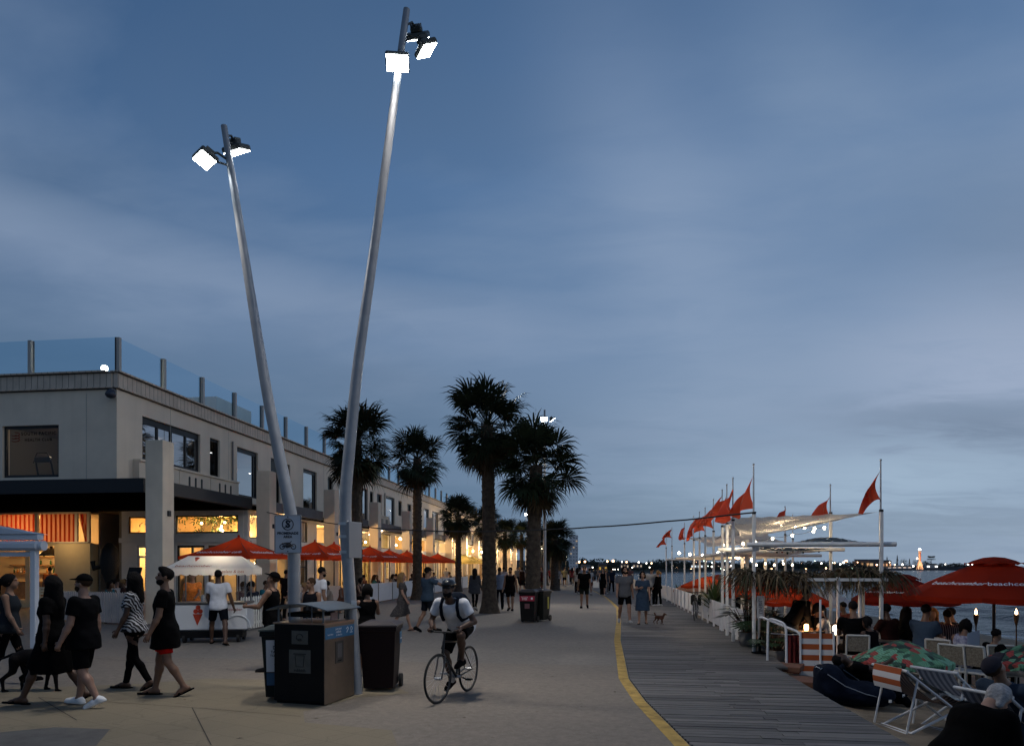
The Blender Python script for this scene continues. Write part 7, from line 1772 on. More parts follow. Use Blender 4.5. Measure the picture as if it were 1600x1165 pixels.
# ---- deck chairs: two crossed frames and a sling
def deckchair(x, y, z, rz, label, sling, pillow=None):
    t = thing('deck_chair', label, 'deck chair', (x, y, z), rz, 'sling deck chairs'); w_ = .29        # faces +Y
    A, B = Vector((0, -.52, .82)), Vector((0, .52, .06)); C, D = Vector((0, .50, .40)), Vector((0, -.42, .02)); 
    for s_ in (-1, 1):
        o = Vector((s_ * w_, 0, 0)); mb = MB(); mb.tube([A + o, B + o], .018, 6); mb.build('frame_leg', RAIL, t); mb = MB(); mb.tube([C + o * .9, D + o * .9], .018, 6); mb.build('frame_leg', RAIL, t); mb = MB(); mb.tube([(s_ * w_ * 1.05, -.36, .71), (s_ * w_ * 1.05, -.52, .03)], .014, 6); mb.build('prop', RAIL, t)
    for p, k in ((A, 1.15), (B, 1), (C, 1), (D, 1)): mb = MB(); mb.tube([p - Vector((w_ * k, 0, 0)), p + Vector((w_ * k, 0, 0))], .020, 8); mb.build('crossbar', RAIL, t)
    mb = MB(); mb.tube([(-w_ * 1.05, -.52, .03), (w_ * 1.05, -.52, .03)], .014, 6); mb.build('crossbar', RAIL, t)
    def fn(u, v): p = A.lerp(C, v); p.z -= .62 * (v * (1 - v)) ** .8 * 1.1; return (w_ * .88 * (2 * u - 1), p.y, p.z)
    mb = MB(); mb.grid(fn, 8, 14); mb.build('sling', sling, t)
    if pillow:
        mb = MB(); mb.grid(lambda u, v: (w_ * .9 * (2 * u - 1), -.545 - .03 * math.sin(v * 3.1) - .05 * v * 0, .85 - .30 * v), 6, 8); mb.build('headrest', pillow, t)
    return t
def slingm(nm, c1, c2, sc): return stripes(nm, c1, c2, sc)
def hstripes():
    m = bpy.data.materials.new('headrest_stripes'); m.use_nodes = True; t = m.node_tree; b = t.nodes['Principled BSDF']; tcn = t.nodes.new('ShaderNodeTexCoord'); sp = t.nodes.new('ShaderNodeSeparateXYZ'); t.links.new(tcn.outputs['Object'], sp.inputs[0]); k = t.nodes.new('ShaderNodeMath'); k.operation = 'MULTIPLY'; t.links.new(sp.outputs[2], k.inputs[0]); k.inputs[1].default_value = 6.5; f_ = t.nodes.new('ShaderNodeMath'); f_.operation = 'FRACT'; t.links.new(k.outputs[0], f_.inputs[0]); g = t.nodes.new('ShaderNodeMath'); g.operation = 'GREATER_THAN'; t.links.new(f_.outputs[0], g.inputs[0]); g.inputs[1].default_value = .5; mx = t.nodes.new('ShaderNodeMix'); mx.data_type = 'RGBA'; t.links.new(g.outputs[0], mx.inputs[0]); mx.inputs[6].default_value = (.33, .07, .015, 1); mx.inputs[7].default_value = (.58, .56, .56, 1); t.links.new(mx.outputs[2], b.inputs['Base Color']); b.inputs['Roughness'].default_value = .85; return m
HST = hstripes(); SL1 = slingm('sling_brown_stripes', (.05, .035, .03), (.14, .10, .085), 14); SL2 = slingm('sling_grey_stripes', (.09, .09, .10), (.22, .21, .22), 12)
x, y = XY(1446, 9.1); dz_ = beach_z(x, y); deckchair(x, y, dz_, R(-74), 'sling deck chair with an orange striped headrest beside the boardwalk', SL1, HST)
mb = MB(); mb.grid(lambda u, v: (-.20 + .40 * u, -.26 + .58 * v, .66 - .62 * v + .35 * v * v + .03 * math.sin(u * 5 + v * 7) + .06), 10, 12); o = mb.build('towel', M('towel_print', (.42, .45, .46), .9, var=(16, .5), col2=(.10, .16, .20)), None, (x + .06, y - .03, dz_), R(-74)); tag(o, 'pale patterned towel spread over the striped deck chair', 'towel')
x, y = XY(1500, 9.4); deckchair(x, y, beach_z(x, y), R(-60), 'second sling deck chair behind the person in black', SL2)
x, y = XY(1590, 7.6); deckchair(x, y, beach_z(x, y), R(-65), 'sling deck chair under the reclining person with the striped cap', SL2)
# ---- bean bags
NAVY = M('bean_bag_navy', (.005, .008, .017), .9, spec=.06, var=(5, .3), bump=(7, .9)); NAVP = M('bag_piping', (.30, .33, .36), .7)
def beanbag(x, y, z, rz, label, s=1.0):
    B = Field((-.75, -.6, -.05), (.85, .6, .85), .03); B.ell((.15, 0, .16), (.62, .42, .24), None, .1); B.ell((-.30, 0, .32), (.27, .40, .36), None, .15); B.cone((-.42, -.22, .52), (-.42, .22, .52), .12, .12, .1); B.plane((0, 0, 0), (0, 0, -1)); B.ripple(.012, 13, 11)
    o = obj('bean_bag', B.mesh('bean_bag'), NAVY, None, (x, y, z), rz); o.scale = (s,) * 3; tag(o, label, 'bean bag', 'navy bean bags on the sand')
    mb = MB(); mb.tube([(-.50 + .04 * math.sin(k), -.3 + .06 * k, .62 + .012 * math.sin(k * 2.1)) for k in range(11)], .008, 5); mb.build('piping', NAVP, o); mb = MB(); mb.tube([(-.40, -.38, .55), (-.12, -.42, .36), (.2, -.43, .24), (.5, -.33, .16)], .008, 5); mb.build('piping', NAVP, o); mb = MB(); mb.box((.6, -.33, .12), (.05, .02, .05), rz=.6); mb.build('care_tag', WHT, o); return o
x, y = XY(1310, 10.6); beanbag(x + .14, y, -.24, R(-8), 'navy bean bag with pale piping against the edge of the boardwalk', .86); x, y = XY(1345, 10.9); beanbag(x + .15, y + .25, -.25, R(-14), 'second navy bean bag behind the first, nearer the deck chair', .84)
# ---- parked bicycle by the fence
def bicycle(label, loc, rz, tone=(.02, .02, .022), bag=None, fork=(.25, .25, .27), steer=0.0, drop=False):
    """frame in the local YZ plane, heading +Y; wheel centres at y = -.5 and .5"""
    t = thing('bicycle', label, 'bicycle', loc, rz); FRMM = M('bike_frame_%s' % label[:6], tone, .35, .2); TY = M('tyre_black', (.012, .012, .012), .8); ALU = M('bike_alloy', (.45, .46, .48), .3, .8); r = .335
    def wheel(y, par, st=0.0):
        w_ = thing_part('wheel', par, (0, y, r), st); mb = MB(); mb.tube([(0, r * .965 * math.cos(a), r * .965 * math.sin(a)) for a in np.linspace(0, 6.283, 41)[:-1]], .015, 7, closed=True); mb.build('tyre', TY, w_)
        mb = MB(); mb.tube([(0, r * .92 * math.cos(a), r * .92 * math.sin(a)) for a in np.linspace(0, 6.283, 37)[:-1]], .010, 6, closed=True); mb.build('rim', M('rim_dark', (.05, .05, .055), .35, .5), w_)
        mb = MB(); [mb.tube([(.022 * (1 if k % 2 else -1), .02 * math.cos(a + .6), .02 * math.sin(a + .6)), (0, r * .9 * math.cos(a), r * .9 * math.sin(a))], .0016, 3) for k, a in enumerate(np.linspace(0, 6.283, 25)[:-1])]; mb.build('spokes', ALU, w_); mb = MB(); mb.cyl((-.05, 0, 0), (.05, 0, 0), .02, n=10); mb.build('hub', ALU, w_)
    wheel(-.5, t); wheel(.5, t, steer)
    bb, st_, hd, hd2 = (0, -.08, .28), (0, -.22, .80), (0, .32, .82), (0, .36, .66); mb = MB()
    for a, b, rr in ((bb, st_, .016), ((0, -.20, .76), hd, .016), (bb, hd2, .020), (hd, hd2, .020)): mb.tube([a, b], rr, 8)
    for s_ in (-1, 1): mb.tube([(s_ * .03, -.08, .28), (s_ * .06, -.5, r)], .010, 6); mb.tube([(s_ * .015, -.205, .76), (s_ * .06, -.5, r)], .008, 6)
    mb.build('frame', FRMM, t)
    fk = thing_part('fork', t, (0, 0, 0), 0); mb = MB()
    for s_ in (-1, 1): mb.tube([(s_ * .05, .385, .63), (s_ * .055, .42, .5), (s_ * .055, .5, r)], .011, 6)
    mb.tube([(-.05, .385, .63), (.05, .385, .63)], .016, 6); mb.build('fork_blades', M('fork_%s' % label[:6], fork, .4, .3), fk)
    hb = MB(); hb.tube([(0, .32, .82), (0, .30, .92)], .014, 6); hb.tube([(0, .30, .92), (0, .36, .95)], .014, 6); hb.tube([(-.25, .30, .965), (-.12, .35, .95), (.12, .35, .95), (.25, .30, .965)], .013, 8); hb.build('handlebar', M('bar_black', (.02, .02, .02), .5), t)
    for s_ in (-1, 1): mb = MB(); mb.tube([(s_ * .15, .345, .955), (s_ * .255, .298, .967)], .018, 8); mb.build('grip', TY, t)
    mb = MB(); mb.tube([(0, -.215, .78), (0, -.245, .92)], .013, 6); mb.build('seatpost', ALU, t); mb = MB(); mb.grid(lambda u, v: ((u - .5) * (.15 * (1 - v) ** .8 + .04), -.36 + .27 * v, .945 - .03 * (2 * u - 1) ** 2), 6, 8); mb.grid(lambda u, v: ((.5 - u) * (.15 * (1 - v) ** .8 + .04), -.36 + .27 * v, .915), 6, 8); mb.build('saddle', TY, t)
    mb = MB(); mb.cyl((.05, -.08, .28), (.06, -.08, .28), .095, n=24); mb.cyl((-.07, -.08, .28), (.07, -.08, .28), .02, n=8); mb.build('chainring', ALU, t)
    for s_, an in ((1, R(20)), (-1, R(200))):
        mb = MB(); e = Vector((s_ * .075, -.08 + .17 * math.cos(an), .28 + .17 * math.sin(an))); mb.tube([(s_ * .075, -.08, .28), e], .010, 6); mb.box(e + Vector((s_ * .05, 0, 0)), (.09, .07, .02)); mb.build('crank', ALU if s_ > 0 else BLK, t)
    if bag: mb = MB(); mb.box((.12, -.48, .66), (.16, .34, .38), bev=.05); mb.box((-.12, -.48, .66), (.16, .34, .38), bev=.05); mb.build('pannier', M('pannier_black', (.012, .013, .013), .8), t)
    return t
def thing_part(name, par, loc, rz): o = bpy.data.objects.new(name, None); S.collection.objects.link(o); o.parent = par; o.location = loc; o.rotation_euler = (0, 0, rz); o.empty_display_size = .05; return o
x, y = XY(1087, 24.0); bicycle('dark city bicycle with black pannier bags parked against the fence', (x, y, 0), R(168), bag=True)
# ------------------------------------------------------------------ across the bay
TWR = M('tower_concrete', (.82, .79, .77), .9, var=(.02, .06))
x, y = XY(896, 260); tw = thing('apartment_tower', 'pale high rise apartment block far off right of the palms', 'building', (x, y, -1), R(7)); mb = MB(); mb.box((0, 0, 7.2), (3.2, 3.0, 14.4)); mb.build('wall', TWR, tw)
for k in range(11):
    for j in (-1.05, 0, 1.05): mb = MB(); mb.box((j, -1.51, 1.6 + 1.18 * k), (.62, .04, .5)); mb.build('window', M('tower_window', (.38, .38, .40), .4) if (k * 3 + int(j)) % 7 else EM('tower_window_lit', (1, .75, .5), .35), tw)
for k in (3, 7): mb = MB(); mb.box((0, -1.52, 1.05 + 1.18 * k), (3.24, .06, .16)); mb.build('balcony_slab', M('tower_slab', (.35, .28, .26), .9), tw)
def clump(name, label, u, d, vt, w_, seed, kind='round', zb=None, cat='tree'):
    x, y = XY(u, d); zb = WZ + 1.0 if zb is None else zb; h = H + (884 - vt) / F * d - zb; rd = random.Random(seed); t = thing(name, label, cat, (x, y, zb), 0, 'trees on the far shore'); mb = MB(); w_ = w_ * d / F; n = 420
    for k in range(n):
        if kind == 'round': a = rd.uniform(0, 6.28); q = rd.random() ** .5; zz = rd.uniform(.18, 1); rr = w_ / 2 * q * math.sqrt(max(0.02, 1 - (2 * zz - 1.1) ** 2 * .8)); p = Vector((rr * math.cos(a), rr * math.sin(a), h * (zz * (.85 + .15 * math.sin(a * 3 + seed)))))
        elif kind == 'cone': a = rd.uniform(0, 6.28); zz = rd.uniform(.12, 1); rr = w_ / 2 * (1 - zz) * rd.uniform(.4, 1.1) * (1 if int(zz * 9) % 2 else .6); p = Vector((rr * math.cos(a), rr * math.sin(a), h * zz))
        else: a = rd.uniform(0, 6.28); lay = rd.choice((.7, .86, .95)); rr = w_ / 2 * rd.random() ** .5 * (1.15 - lay * .4); p = Vector((rr * math.cos(a) + w_ * .15 * (lay - .8), rr * math.sin(a), h * lay + rd.uniform(-.04, .04) * h))
        s_ = max(.028 * h, w_ * .045) * rd.uniform(.6, 1.3); e1 = Vector((rd.uniform(-1, 1), rd.uniform(-1, 1), rd.uniform(-1, 1))).normalized() * s_; e2 = e1.orthogonal().normalized() * s_ * .7; mb.add([p - e1, p + e2, p + e1, p - e2], [(0, 1, 2, 3)])
    mb.build('crown', M('far_leaf', (.020, .028, .018), .8), t); mb = MB(); mb.tube([(0, 0, -.5), (0, 0, h * .75)], max(.02 * h, .12), 6); mb.build('trunk', BARK, t); return t
rd = random.Random(17); k = 0; LB = ['wide dark tree', 'rounded dark tree', 'low bushy dark tree', 'broad dark tree', 'small dark tree']
u = 886
while u < 1345:
    w_ = rd.uniform(14, 30); d = float(np.interp(u, [860, 1060, 1360], [330, 470, 600])); vt = float(np.interp(u, [886, 930, 1010, 1060, 1150, 1250, 1345], [869, 873, 876, 871, 876, 874, 878])) + rd.uniform(-2, 3)
    near = ('right of the white tower' if u < 960 else 'above the walking couple' if u < 1030 else 'behind the far flagposts' if u < 1110 else 'behind the net sails' if u < 1230 else 'left of the lit harbour buildings')
    clump('far_tree', '%s on the far shore %s' % (LB[k % 5], near), u, d, vt, w_ * 1.3, k); k += 1; u += w_ * .62
for u, vt, w_, kd, lb in ((1386, 869, 9, 'cone', 'thin pine on the headland left of the lighthouse'), (1402, 867, 8, 'cone', 'pointed pine on the headland, second from the left'), (1412, 872, 12, 'round', 'rounded tree on the headland beside the pointed pine'), (1421, 872, 8, 'cone', 'small pine just left of the lighthouse'), (1430, 874, 10, 'round', 'low tree touching the lighthouse foot'), (1455, 868, 14, 'flat', 'flat topped pine right of the lighthouse'), (1447, 876, 18, 'round', 'low scrub tree behind the lighthouse'), (1473, 879, 16, 'round', 'low scrub tree right of the flat topped pine'), (1492, 879, 22, 'round', 'low scrub tree far right on the headland'), (1512, 881, 20, 'round', 'last low scrub tree on the headland')): clump('headland_tree', lb, u, 690, vt, w_, int(u), kd, zb=.5)
# lighthouse, floodlit
x, y = XY(1437, 670); lh = thing('lighthouse', 'slender floodlit lighthouse with flared legs on the headland', 'lighthouse', (x, y, -.5)); LHW = M('lighthouse_white', (.75, .55, .40), .7); hl_ = H + (884 - 859) / F * 670 + .5
mb = MB(); mb.lathe([(1.9, 3), (1.35, 5.5), (1.15, 8), (1.1, hl_ - 1.5), (1.5, hl_ - 1.4), (1.5, hl_ - .9), (.8, hl_ - .8), (.8, hl_)], n=16); mb.build('tower', LHW, lh)
for k in range(4): a = math.pi / 4 + k * math.pi / 2; mb = MB(); mb.tube([(3.0 * math.cos(a), 3.0 * math.sin(a), -1), (2.1 * math.cos(a), 2.1 * math.sin(a), 2), (1.2 * math.cos(a), 1.2 * math.sin(a), 6)], .6, 6); mb.build('leg', LHW, lh)
mb = MB(); mb.box((0, -1.1, hl_ * .6), (.7, .12, hl_ * .55)); mb.build('stripe', M('lighthouse_red', (.45, .08, .05), .7), lh); mb = MB(); mb.ball((0, 0, hl_ + .6), 1.3, 10, 8); mb.build('lantern', EM('lantern_glow', (1, .95, .9), 4.0), lh)
spot('lighthouse_flood', (x - 6, y - 16, 1), (x, y, 7), 26000, (1, .60, .34), 70, .8, .3)
def far_bld(label, u, d, v0, v1, w_, col, lit=(1, .65, .35), n=3, st=1.2):
    x, y = XY(u, d); zt = H + (884 - v1) / F * d; zb = H + (884 - v0) / F * d; t = thing('far_building', label, 'building', (x, y, zb), R(5), 'low buildings on the far shore'); w_ = w_ * d / F; h = zt - zb; mb = MB(); mb.box((0, 0, h / 2), (w_, 6, h)); mb.build('wall', col, t); mb = MB(); mb.prism([Vector((-w_ / 2 - .3, -3.3, h)), Vector((w_ / 2 + .3, -3.3, h)), Vector((w_ / 2, 0, h + .25 * h)), Vector((-w_ / 2, 0, h + .25 * h))], (0, 0, 0), (0, 0, .15)); mb.build('roof', M('far_roof', (.06, .05, .05), .9), t)
    for k in range(n): mb = MB(); mb.box((w_ * (-.38 + .76 * k / max(1, n - 1)), -3.02, h * .45), (w_ / n * .5, .06, h * .4)); mb.build('window', EM('far_window_%d' % int(lit[1] * 100), lit, st), t)
BT = M('far_wall_tan', (.30, .20, .13), .9); BG_ = M('far_wall_grey', (.16, .15, .15), .9); BW_ = M('far_wall_white', (.5, .47, .45), .9)
for a in (('lit tan harbour building left of the headland pines', 1345, 640, 886, 876, 22, BT, (1, .55, .25), 3, .9), ('grey harbour building between two lit ones', 1367, 645, 886, 876, 20, BG_, (1, .7, .4), 2, .6), ('lit tan harbour building nearest the headland pines', 1383, 640, 886, 877, 14, BT, (1, .5, .25), 3, .9), ('long low white lit shed left of the lighthouse', 1403, 650, 888, 884, 40, BW_, (1, .75, .6), 5, .8), ('bright white lit shed right of the lighthouse', 1454, 650, 887, 881.5, 16, BW_, (1, .97, .9), 2, 3), ('yellow lit pavilion on the far shore above the walkers', 941, 300, 892, 882, 12, BT, (1, .62, .12), 2, .5), ('pale lit house on the far shore right of the white tower', 915, 300, 892, 884, 14, BW_, (1, .6, .5), 3, .4), ('small pale house on the far shore over the couple', 975, 360, 888, 880, 12, BG_, (1, .8, .6), 3, .5), ('pale house on the far shore left of the far flagposts', 995, 380, 887, 880, 14, BG_, (1, .8, .6), 3, .4), ('low lit building behind the far flagposts', 1090, 470, 888, 880, 26, BG_, (.8, .9, 1), 5, 1), ('low lit building behind the net sails', 1130, 500, 888, 881, 24, BG_, (1, .75, .4), 5, 1.2)): far_bld(*a)
# street lamps across the water: a post and a glowing head each
LPO = EM('far_lamp_orange', (1.0, .55, .28), 9.0); LPW = EM('far_lamp_white', (1.0, .92, .78), 9.0); LPG = EM('far_lamp_green', (.7, 1.0, .8), 7.0)
_lm = {}
def far_lamp(u, v, d, kind, r_px, label):
    x, y = XY(u, d); zl = H + (884 - v) / F * d; key = kind
    if key not in _lm:
        mb = MB(); mb.tube([(0, 0, -8), (0, 0, -.3)], .10, 5, 0); mb.ball((0, 0, 0), .5, 8, 6, 1); me = mb.mesh('far_lamp'); me.materials.append(FRM); me.materials.append({'o': LPO, 'w': LPW, 'g': LPG}[kind]); _lm[key] = me
    o = bpy.data.objects.new('far_street_lamp', _lm[key]); S.collection.objects.link(o); s_ = r_px * d / F / .5; o.location = (x, y, zl); o.scale = (s_, s_, max(.4, (zl - WZ) / 8)); o.scale = (s_, s_, s_); tag(o, label, 'street lamp', 'lamps on the far shore')
FL = [(905, 877.5, 'o', 1.5), (914, 877, 'o', 1.5), (949, 876.5, 'o', 1.4), (958, 876, 'o', 1.9), (979, 877.5, 'o', 1.3), (972, 877.5, 'w', .9), (998, 878, 'w', 1.2), (1010, 879.5, 'w', 1.0), (1018, 879.5, 'o', 1.2), (912, 885, 'w', 1.1), (919, 885.5, 'w', .9), (926, 886, 'w', .9), (936, 886, 'w', 1.0), (974, 886, 'w', .9), (988, 886, 'w', .9), (1015, 886, 'w', .9), (958, 889, 'w', .7), (961, 889, 'w', .7), (966, 889, 'w', .7)]
rd = random.Random(9)
for i, (u, v, kd, r_) in enumerate(FL): far_lamp(u, v, float(np.interp(u, [900, 1060], [295, 420])), kd, r_, '%s glowing lamp on the far shore %s' % ({'o': 'orange', 'w': 'small white'}[kd], ('just right of the white tower' if u < 920 else 'left of the woman in black' if u < 945 else 'above the man in grey' if u < 985 else 'above the woman in blue')))
for i in range(46):
    u = rd.uniform(1048, 1335); v = rd.choice((876.5, 879, 881, 884, 887, 889)) + rd.uniform(-1, 1); kd = rd.choice('owwg'); far_lamp(u, v, 470 if u < 1150 else 560, kd, rd.uniform(.6, 1.3), '%s light in the town across the bay' % {'o': 'orange', 'w': 'white', 'g': 'greenish'}[kd])
for u, v, kd, r_ in ((1322, 877, 'o', 2.4), (1410, 881.5, 'w', 1.4), (1427, 884, 'w', 1.3), (1433, 872, 'w', 1.2), (1370, 882, 'o', 1.3), (1390, 878, 'w', .7), (1398, 882, 'o', 1.0), (1477, 881, 'w', .8), (1513, 881, 'w', 1.3), (1519, 881, 'w', .9), (1340, 878, 'o', .8), (1336, 882, 'o', .8)): far_lamp(u, v, 630, kd, r_, 'bright orange harbour lamp left of the tan buildings' if r_ == 2.4 else 'small lamp on the headland near the lighthouse')
# low lit stalls and white bollards at the far end of the promenade
for i, (u, d) in enumerate(((861, 62), (869, 70), (876, 85), (884, 92), (846, 58), (855, 75))):
    x, y = XY(u, d); zt = (3.0, 3.6, 3.2, 2.9, 3.3, 3.0)[i]; t = thing('path_lamp', ('globe path lamp among the crowd left of the palm trunk', 'globe path lamp just behind the palm trunk', 'globe path lamp right of the palm trunk', 'furthest globe path lamp below the white tower', 'globe path lamp beside the thick palm', 'globe path lamp between the two palm trunks')[i], 'street lamp', (x, y, 0), 0, 'globe lamps at the far end'); mb = MB(); mb.cyl((0, 0, 0), (0, 0, zt), .05, n=8); mb.build('pole', FRM, t); mb = MB(); mb.ball((0, 0, zt + .1), .17, 10, 8); mb.build('globe', EM('globe_glow', (1, .85, .55), 10), t); point('globe_light', (x, y - .3, zt), 14, WARMW, .15)
for i, (u, d) in enumerate(((877, 68), (887, 68), (925, 66), (949, 62), (1000, 60), (1008, 58), (1016, 56))):
    x, y = XY(u, d); mb = MB(); mb.lathe([(0, 0), (.14, 0), (.14, .9), (.10, 1.0), (0, 1.05)], n=12); o = mb.build('bollard', PANW, None, (x, y, 0)); tag(o, 'white bollard at the far end of the promenade', 'bollard', 'white bollards')
# ------------------------------------------------------------------ people in the photograph
def ik2(a, b, l1, l2, hint):
    a, b = np.array(a, float), np.array(b, float); d = b - a; L_ = min(np.linalg.norm(d), (l1 + l2) * .999); e = d / np.linalg.norm(d); x = (l1 * l1 - l2 * l2 + L_ * L_) / (2 * L_); y = math.sqrt(max(0, l1 * l1 - x * x)); h = np.array(hint, float); h = h - e * (h @ e); h /= np.linalg.norm(h); return a + e * x + h * y
def at(u, d, z=0.0): x, y = XY(u, d); return (x, y, z)
def sand(u, d): x, y = XY(u, d); return (x, y, beach_z(x, y) if x > fence_x(y) else 0)
W1 = dict(legL=(17, 4, 3, 6), legR=(-12, 18, 3, -24), armL=(-9, 7, 10, 0), armR=(11, 7, 18, 0)); W2 = dict(legR=(12, 3, 3, 3), legL=(-7, 24, 3, -24), armR=(-6, 7, 10, 0), armL=(8, 7, 16, 0))
ST0 = dict(legL=(3, 2, 4), legR=(-3, 3, 4), armL=(6, 8, 20, 0), armR=(2, 8, 14, 0)); SIT = dict(legL=(86, 86, 6), legR=(83, 86, 7), armL=(38, 6, 62, 25), armR=(34, 6, 66, 25), lean=9)
def Q(a, **k): b = dict(a); b.update(k); return b
BK = '#0c0c0e'; NH = .0155
GW = 'people walking past the kiosk'
person('woman in a grey sleeveless top with white script leading a black dog', at(14, 10.7), face(.95, .5), Q(W1, sex='f', girth=1.08), 'tan', ('pony', 'black'), ('tank', '#2b3036'), ('leggings', BK), ('sneaker', '#0e0e10'), h=NH, scale=.98, group=GW)
_p = [o for o in S.objects if o.name == 'person'][0]; sh_ = [c for c in kids(_p) if c.name.startswith('shirt')][0]
text('Stay Gold', .10, M('script_pale', (.38, .39, .42), .8), sh_, (.0, -.155, 1.24), (1, 0, 0), (0, 0, 1), depth=.004, shear=.3)
o, J = person('long haired woman in a black knee length dress walking beside the man in a cap', at(82, 9.25), face(-1, -.18), Q(W1, sex='f', girth=1.14, limb=1.1, flare=1.0, hyaw=-20, legL=(24, 4, 3, 6), legR=(-18, 14, 3, -24)), 'brown', ('long', 'black'), ('tee', BK), ('dress', '#0b0b0d'), ('flip', BK), h=NH, scale=.99, group=GW, eyes=True)
o, J = person('man in a black cap, black T-shirt, shorts and white sneakers', at(131, 9.1), face(-1, -.1), Q(W2, girth=1.12, limb=1.06, hem=-.16, short=.92, hpitch=-6), 'pale', ('short', 'brown'), ('tee', '#0b0c0f'), ('shorts', BK), ('sneaker', '#ffffff'), cap=BK, beard='brown', h=NH, scale=.985, group=GW, eyes=True)
J_ = J; mb = MB(); c = (J['wrR'] + J['elR'] * .0); mb.tube([J['wrR'] + np.array([.03 * math.cos(a), .03 * math.sin(a), .02]) for a in np.linspace(0, 6.28, 13)[:-1]], .007, 5, closed=True); mb.build('bracelet', FRM, o)
ZEB = M('zebra_print', (.012, .012, .014), .85); t = ZEB.node_tree; wv = t.nodes.new('ShaderNodeTexWave'); wv.inputs['Scale'].default_value = 7; wv.inputs['Distortion'].default_value = 9; wv.inputs['Detail'].default_value = 2; tcn = t.nodes.new('ShaderNodeTexCoord'); mp = t.nodes.new('ShaderNodeMapping'); mp.inputs['Rotation'].default_value = (0, R(50), R(20)); t.links.new(tcn.outputs['Object'], mp.inputs[0]); t.links.new(mp.outputs[0], wv.inputs['Vector']); rp = t.nodes.new('ShaderNodeValToRGB'); rp.color_ramp.interpolation = 'CONSTANT'; rp.color_ramp.elements[0].color = (.010, .010, .012, 1); rp.color_ramp.elements[1].position = .66; rp.color_ramp.elements[1].color = (.42, .43, .46, 1); t.links.new(wv.outputs[0], rp.inputs[0]); t.links.new(rp.outputs[0], t.nodes['Principled BSDF'].inputs['Base Color'])
person('woman in a black and white zebra print top and black leggings', at(209, 10.35), face(-1, -.3), Q(W2, sex='f', girth=1.1, hem=-.06, hyaw=-25), 'brown', ('long', 'black'), ('tee', ZEB), ('leggings', BK), ('flip', BK), h=NH, scale=1.0, group=GW)
person('bearded man in a long black T-shirt, red shorts and flip flops', at(258, 9.85), face(-1, -.42), Q(W2, hem=-.27, hemloose=.04, short=.74, hyaw=14, hpitch=-8), 'tan', ('quiff', 'black'), ('tee', '#0b0b0d'), ('shorts', '#c81d18'), ('flip', BK), beard='black', h=NH, scale=1.03, group=GW, eyes=True)
person('man in a white T-shirt and navy shorts stepping up to the ice cream cart', at(341, 16.3), face(-.25, 1), Q(W1, legL=(20, 4, 12, 5), legR=(-20, 4, 14, -14), armL=(10, 10, 30, 10), armR=(4, 14, 12, 0), hyaw=12, hpitch=-14), 'brown', ('short', 'black'), ('tee', '#e8eaf0'), ('shorts', '#14161d'), ('flip', '#181410'), h=.018, scale=1.02)
person('man in a black singlet and black bucket cap looking down beside the bins', at(425, 12.2), face(-1, -.1), Q(ST0, armL=(30, 12, 60, 30), armR=(8, 26, 10, 0), hpitch=-22), 'tan', ('short', 'brown'), ('tank', BK), ('shorts', '#1a1a1c'), ('sneaker', '#1c1c1e'), cap=BK, h=NH, scale=.99, eyes=True)
person('person with short brown hair in a dark singlet facing us right of the sign mast', at(487, 13.6), face(-.35, -1), Q(ST0, hyaw=-15), 'tan', ('short', 'brown'), ('tank', '#14141a'), ('shorts', '#222226'), ('sneaker', '#333333'), h=.018, scale=.92, eyes=True)
person('man in a plain white T-shirt seen from behind between the two masts', at(499, 17), face(.75, .7), Q(ST0, lean=4), 'tan', ('short', 'black'), ('tee', '#ececf2'), ('shorts', '#5a5a40'), ('sneaker', '#333333'), beard='black', h=.018, scale=1.04)
person('short haired woman in a black dress with hands raised behind the maroon wheelie bin', at(574, 11.7), face(-.5, .9), Q(ST0, sex='f', armR=(35, 14, 100, 20), armL=(30, 10, 90, 20)), 'tan', ('bob', 'black'), ('tank', BK), ('dress', BK), ('flip', BK), h=NH, scale=.88)
FLO = M('floral_dark', (.018, .019, .024), .9, var=(26, .5), col2=(.075, .065, .06))
person('woman in a dark floral dress blown back as she walks along the barriers', at(629, 19.6), face(1, .1), Q(W1, sex='f', sway=-.16, flare=1.15, lean=-2), 'pale', ('long', 'fair'), ('tee', FLO), ('dress', FLO), ('flip', BK), h=.018, scale=.95)
person('man in a grey blue T-shirt and cap pointing to the right behind the cyclist', at(668, 19.4), face(.7, .75), Q(W2, armR=(62, 30, 10, -25)), 'tan', ('short', 'black'), ('tee', '#39495a'), ('shorts', '#191c24'), ('sneaker', '#101012'), cap=BK, h=.018, scale=1.03)
person('woman in a loose grey top walking away just left of the tallest palm', at(742, 29), face(.15, 1), Q(W1, sex='f', hem=-.24, girth=1.1), 'brown', ('long', 'black'), ('long', '#4a4d54'), ('leggings', BK), ('sneaker', '#9a9a9a'), h=.024, scale=1.0)
person('man in a pale blue shirt half hidden by the tallest palm trunk', at(780.5, 29.3), face(-.2, 1), Q(W2, armR=(30, 8, 70, 25)), 'dark', ('short', 'black'), ('tee', '#7f8ea6'), ('trousers', '#12141a'), ('sneaker', '#222222'), h=.024, scale=1.02)
SPOT = M('spotted_white', (.50, .47, .44), .9, var=(30, .45), col2=(.10, .08, .08))
person('man in a white spotted shirt and black jeans in front of the lit end columns', at(787, 43), face(.1, 1), W1, 'tan', ('short', 'black'), ('tee', SPOT), ('trousers', BK), ('sneaker', '#b0b0b0'), h=.028, scale=1.02)
person('man in a black singlet and shorts walking towards us right of the tallest palm', at(797.5, 28.4), face(-.1, -1), Q(W1, hem=-.18), 'tan', ('short', 'black'), ('tank', '#131012'), ('shorts', BK), ('sneaker', '#141416'), h=.022, scale=1.02, beard='black')
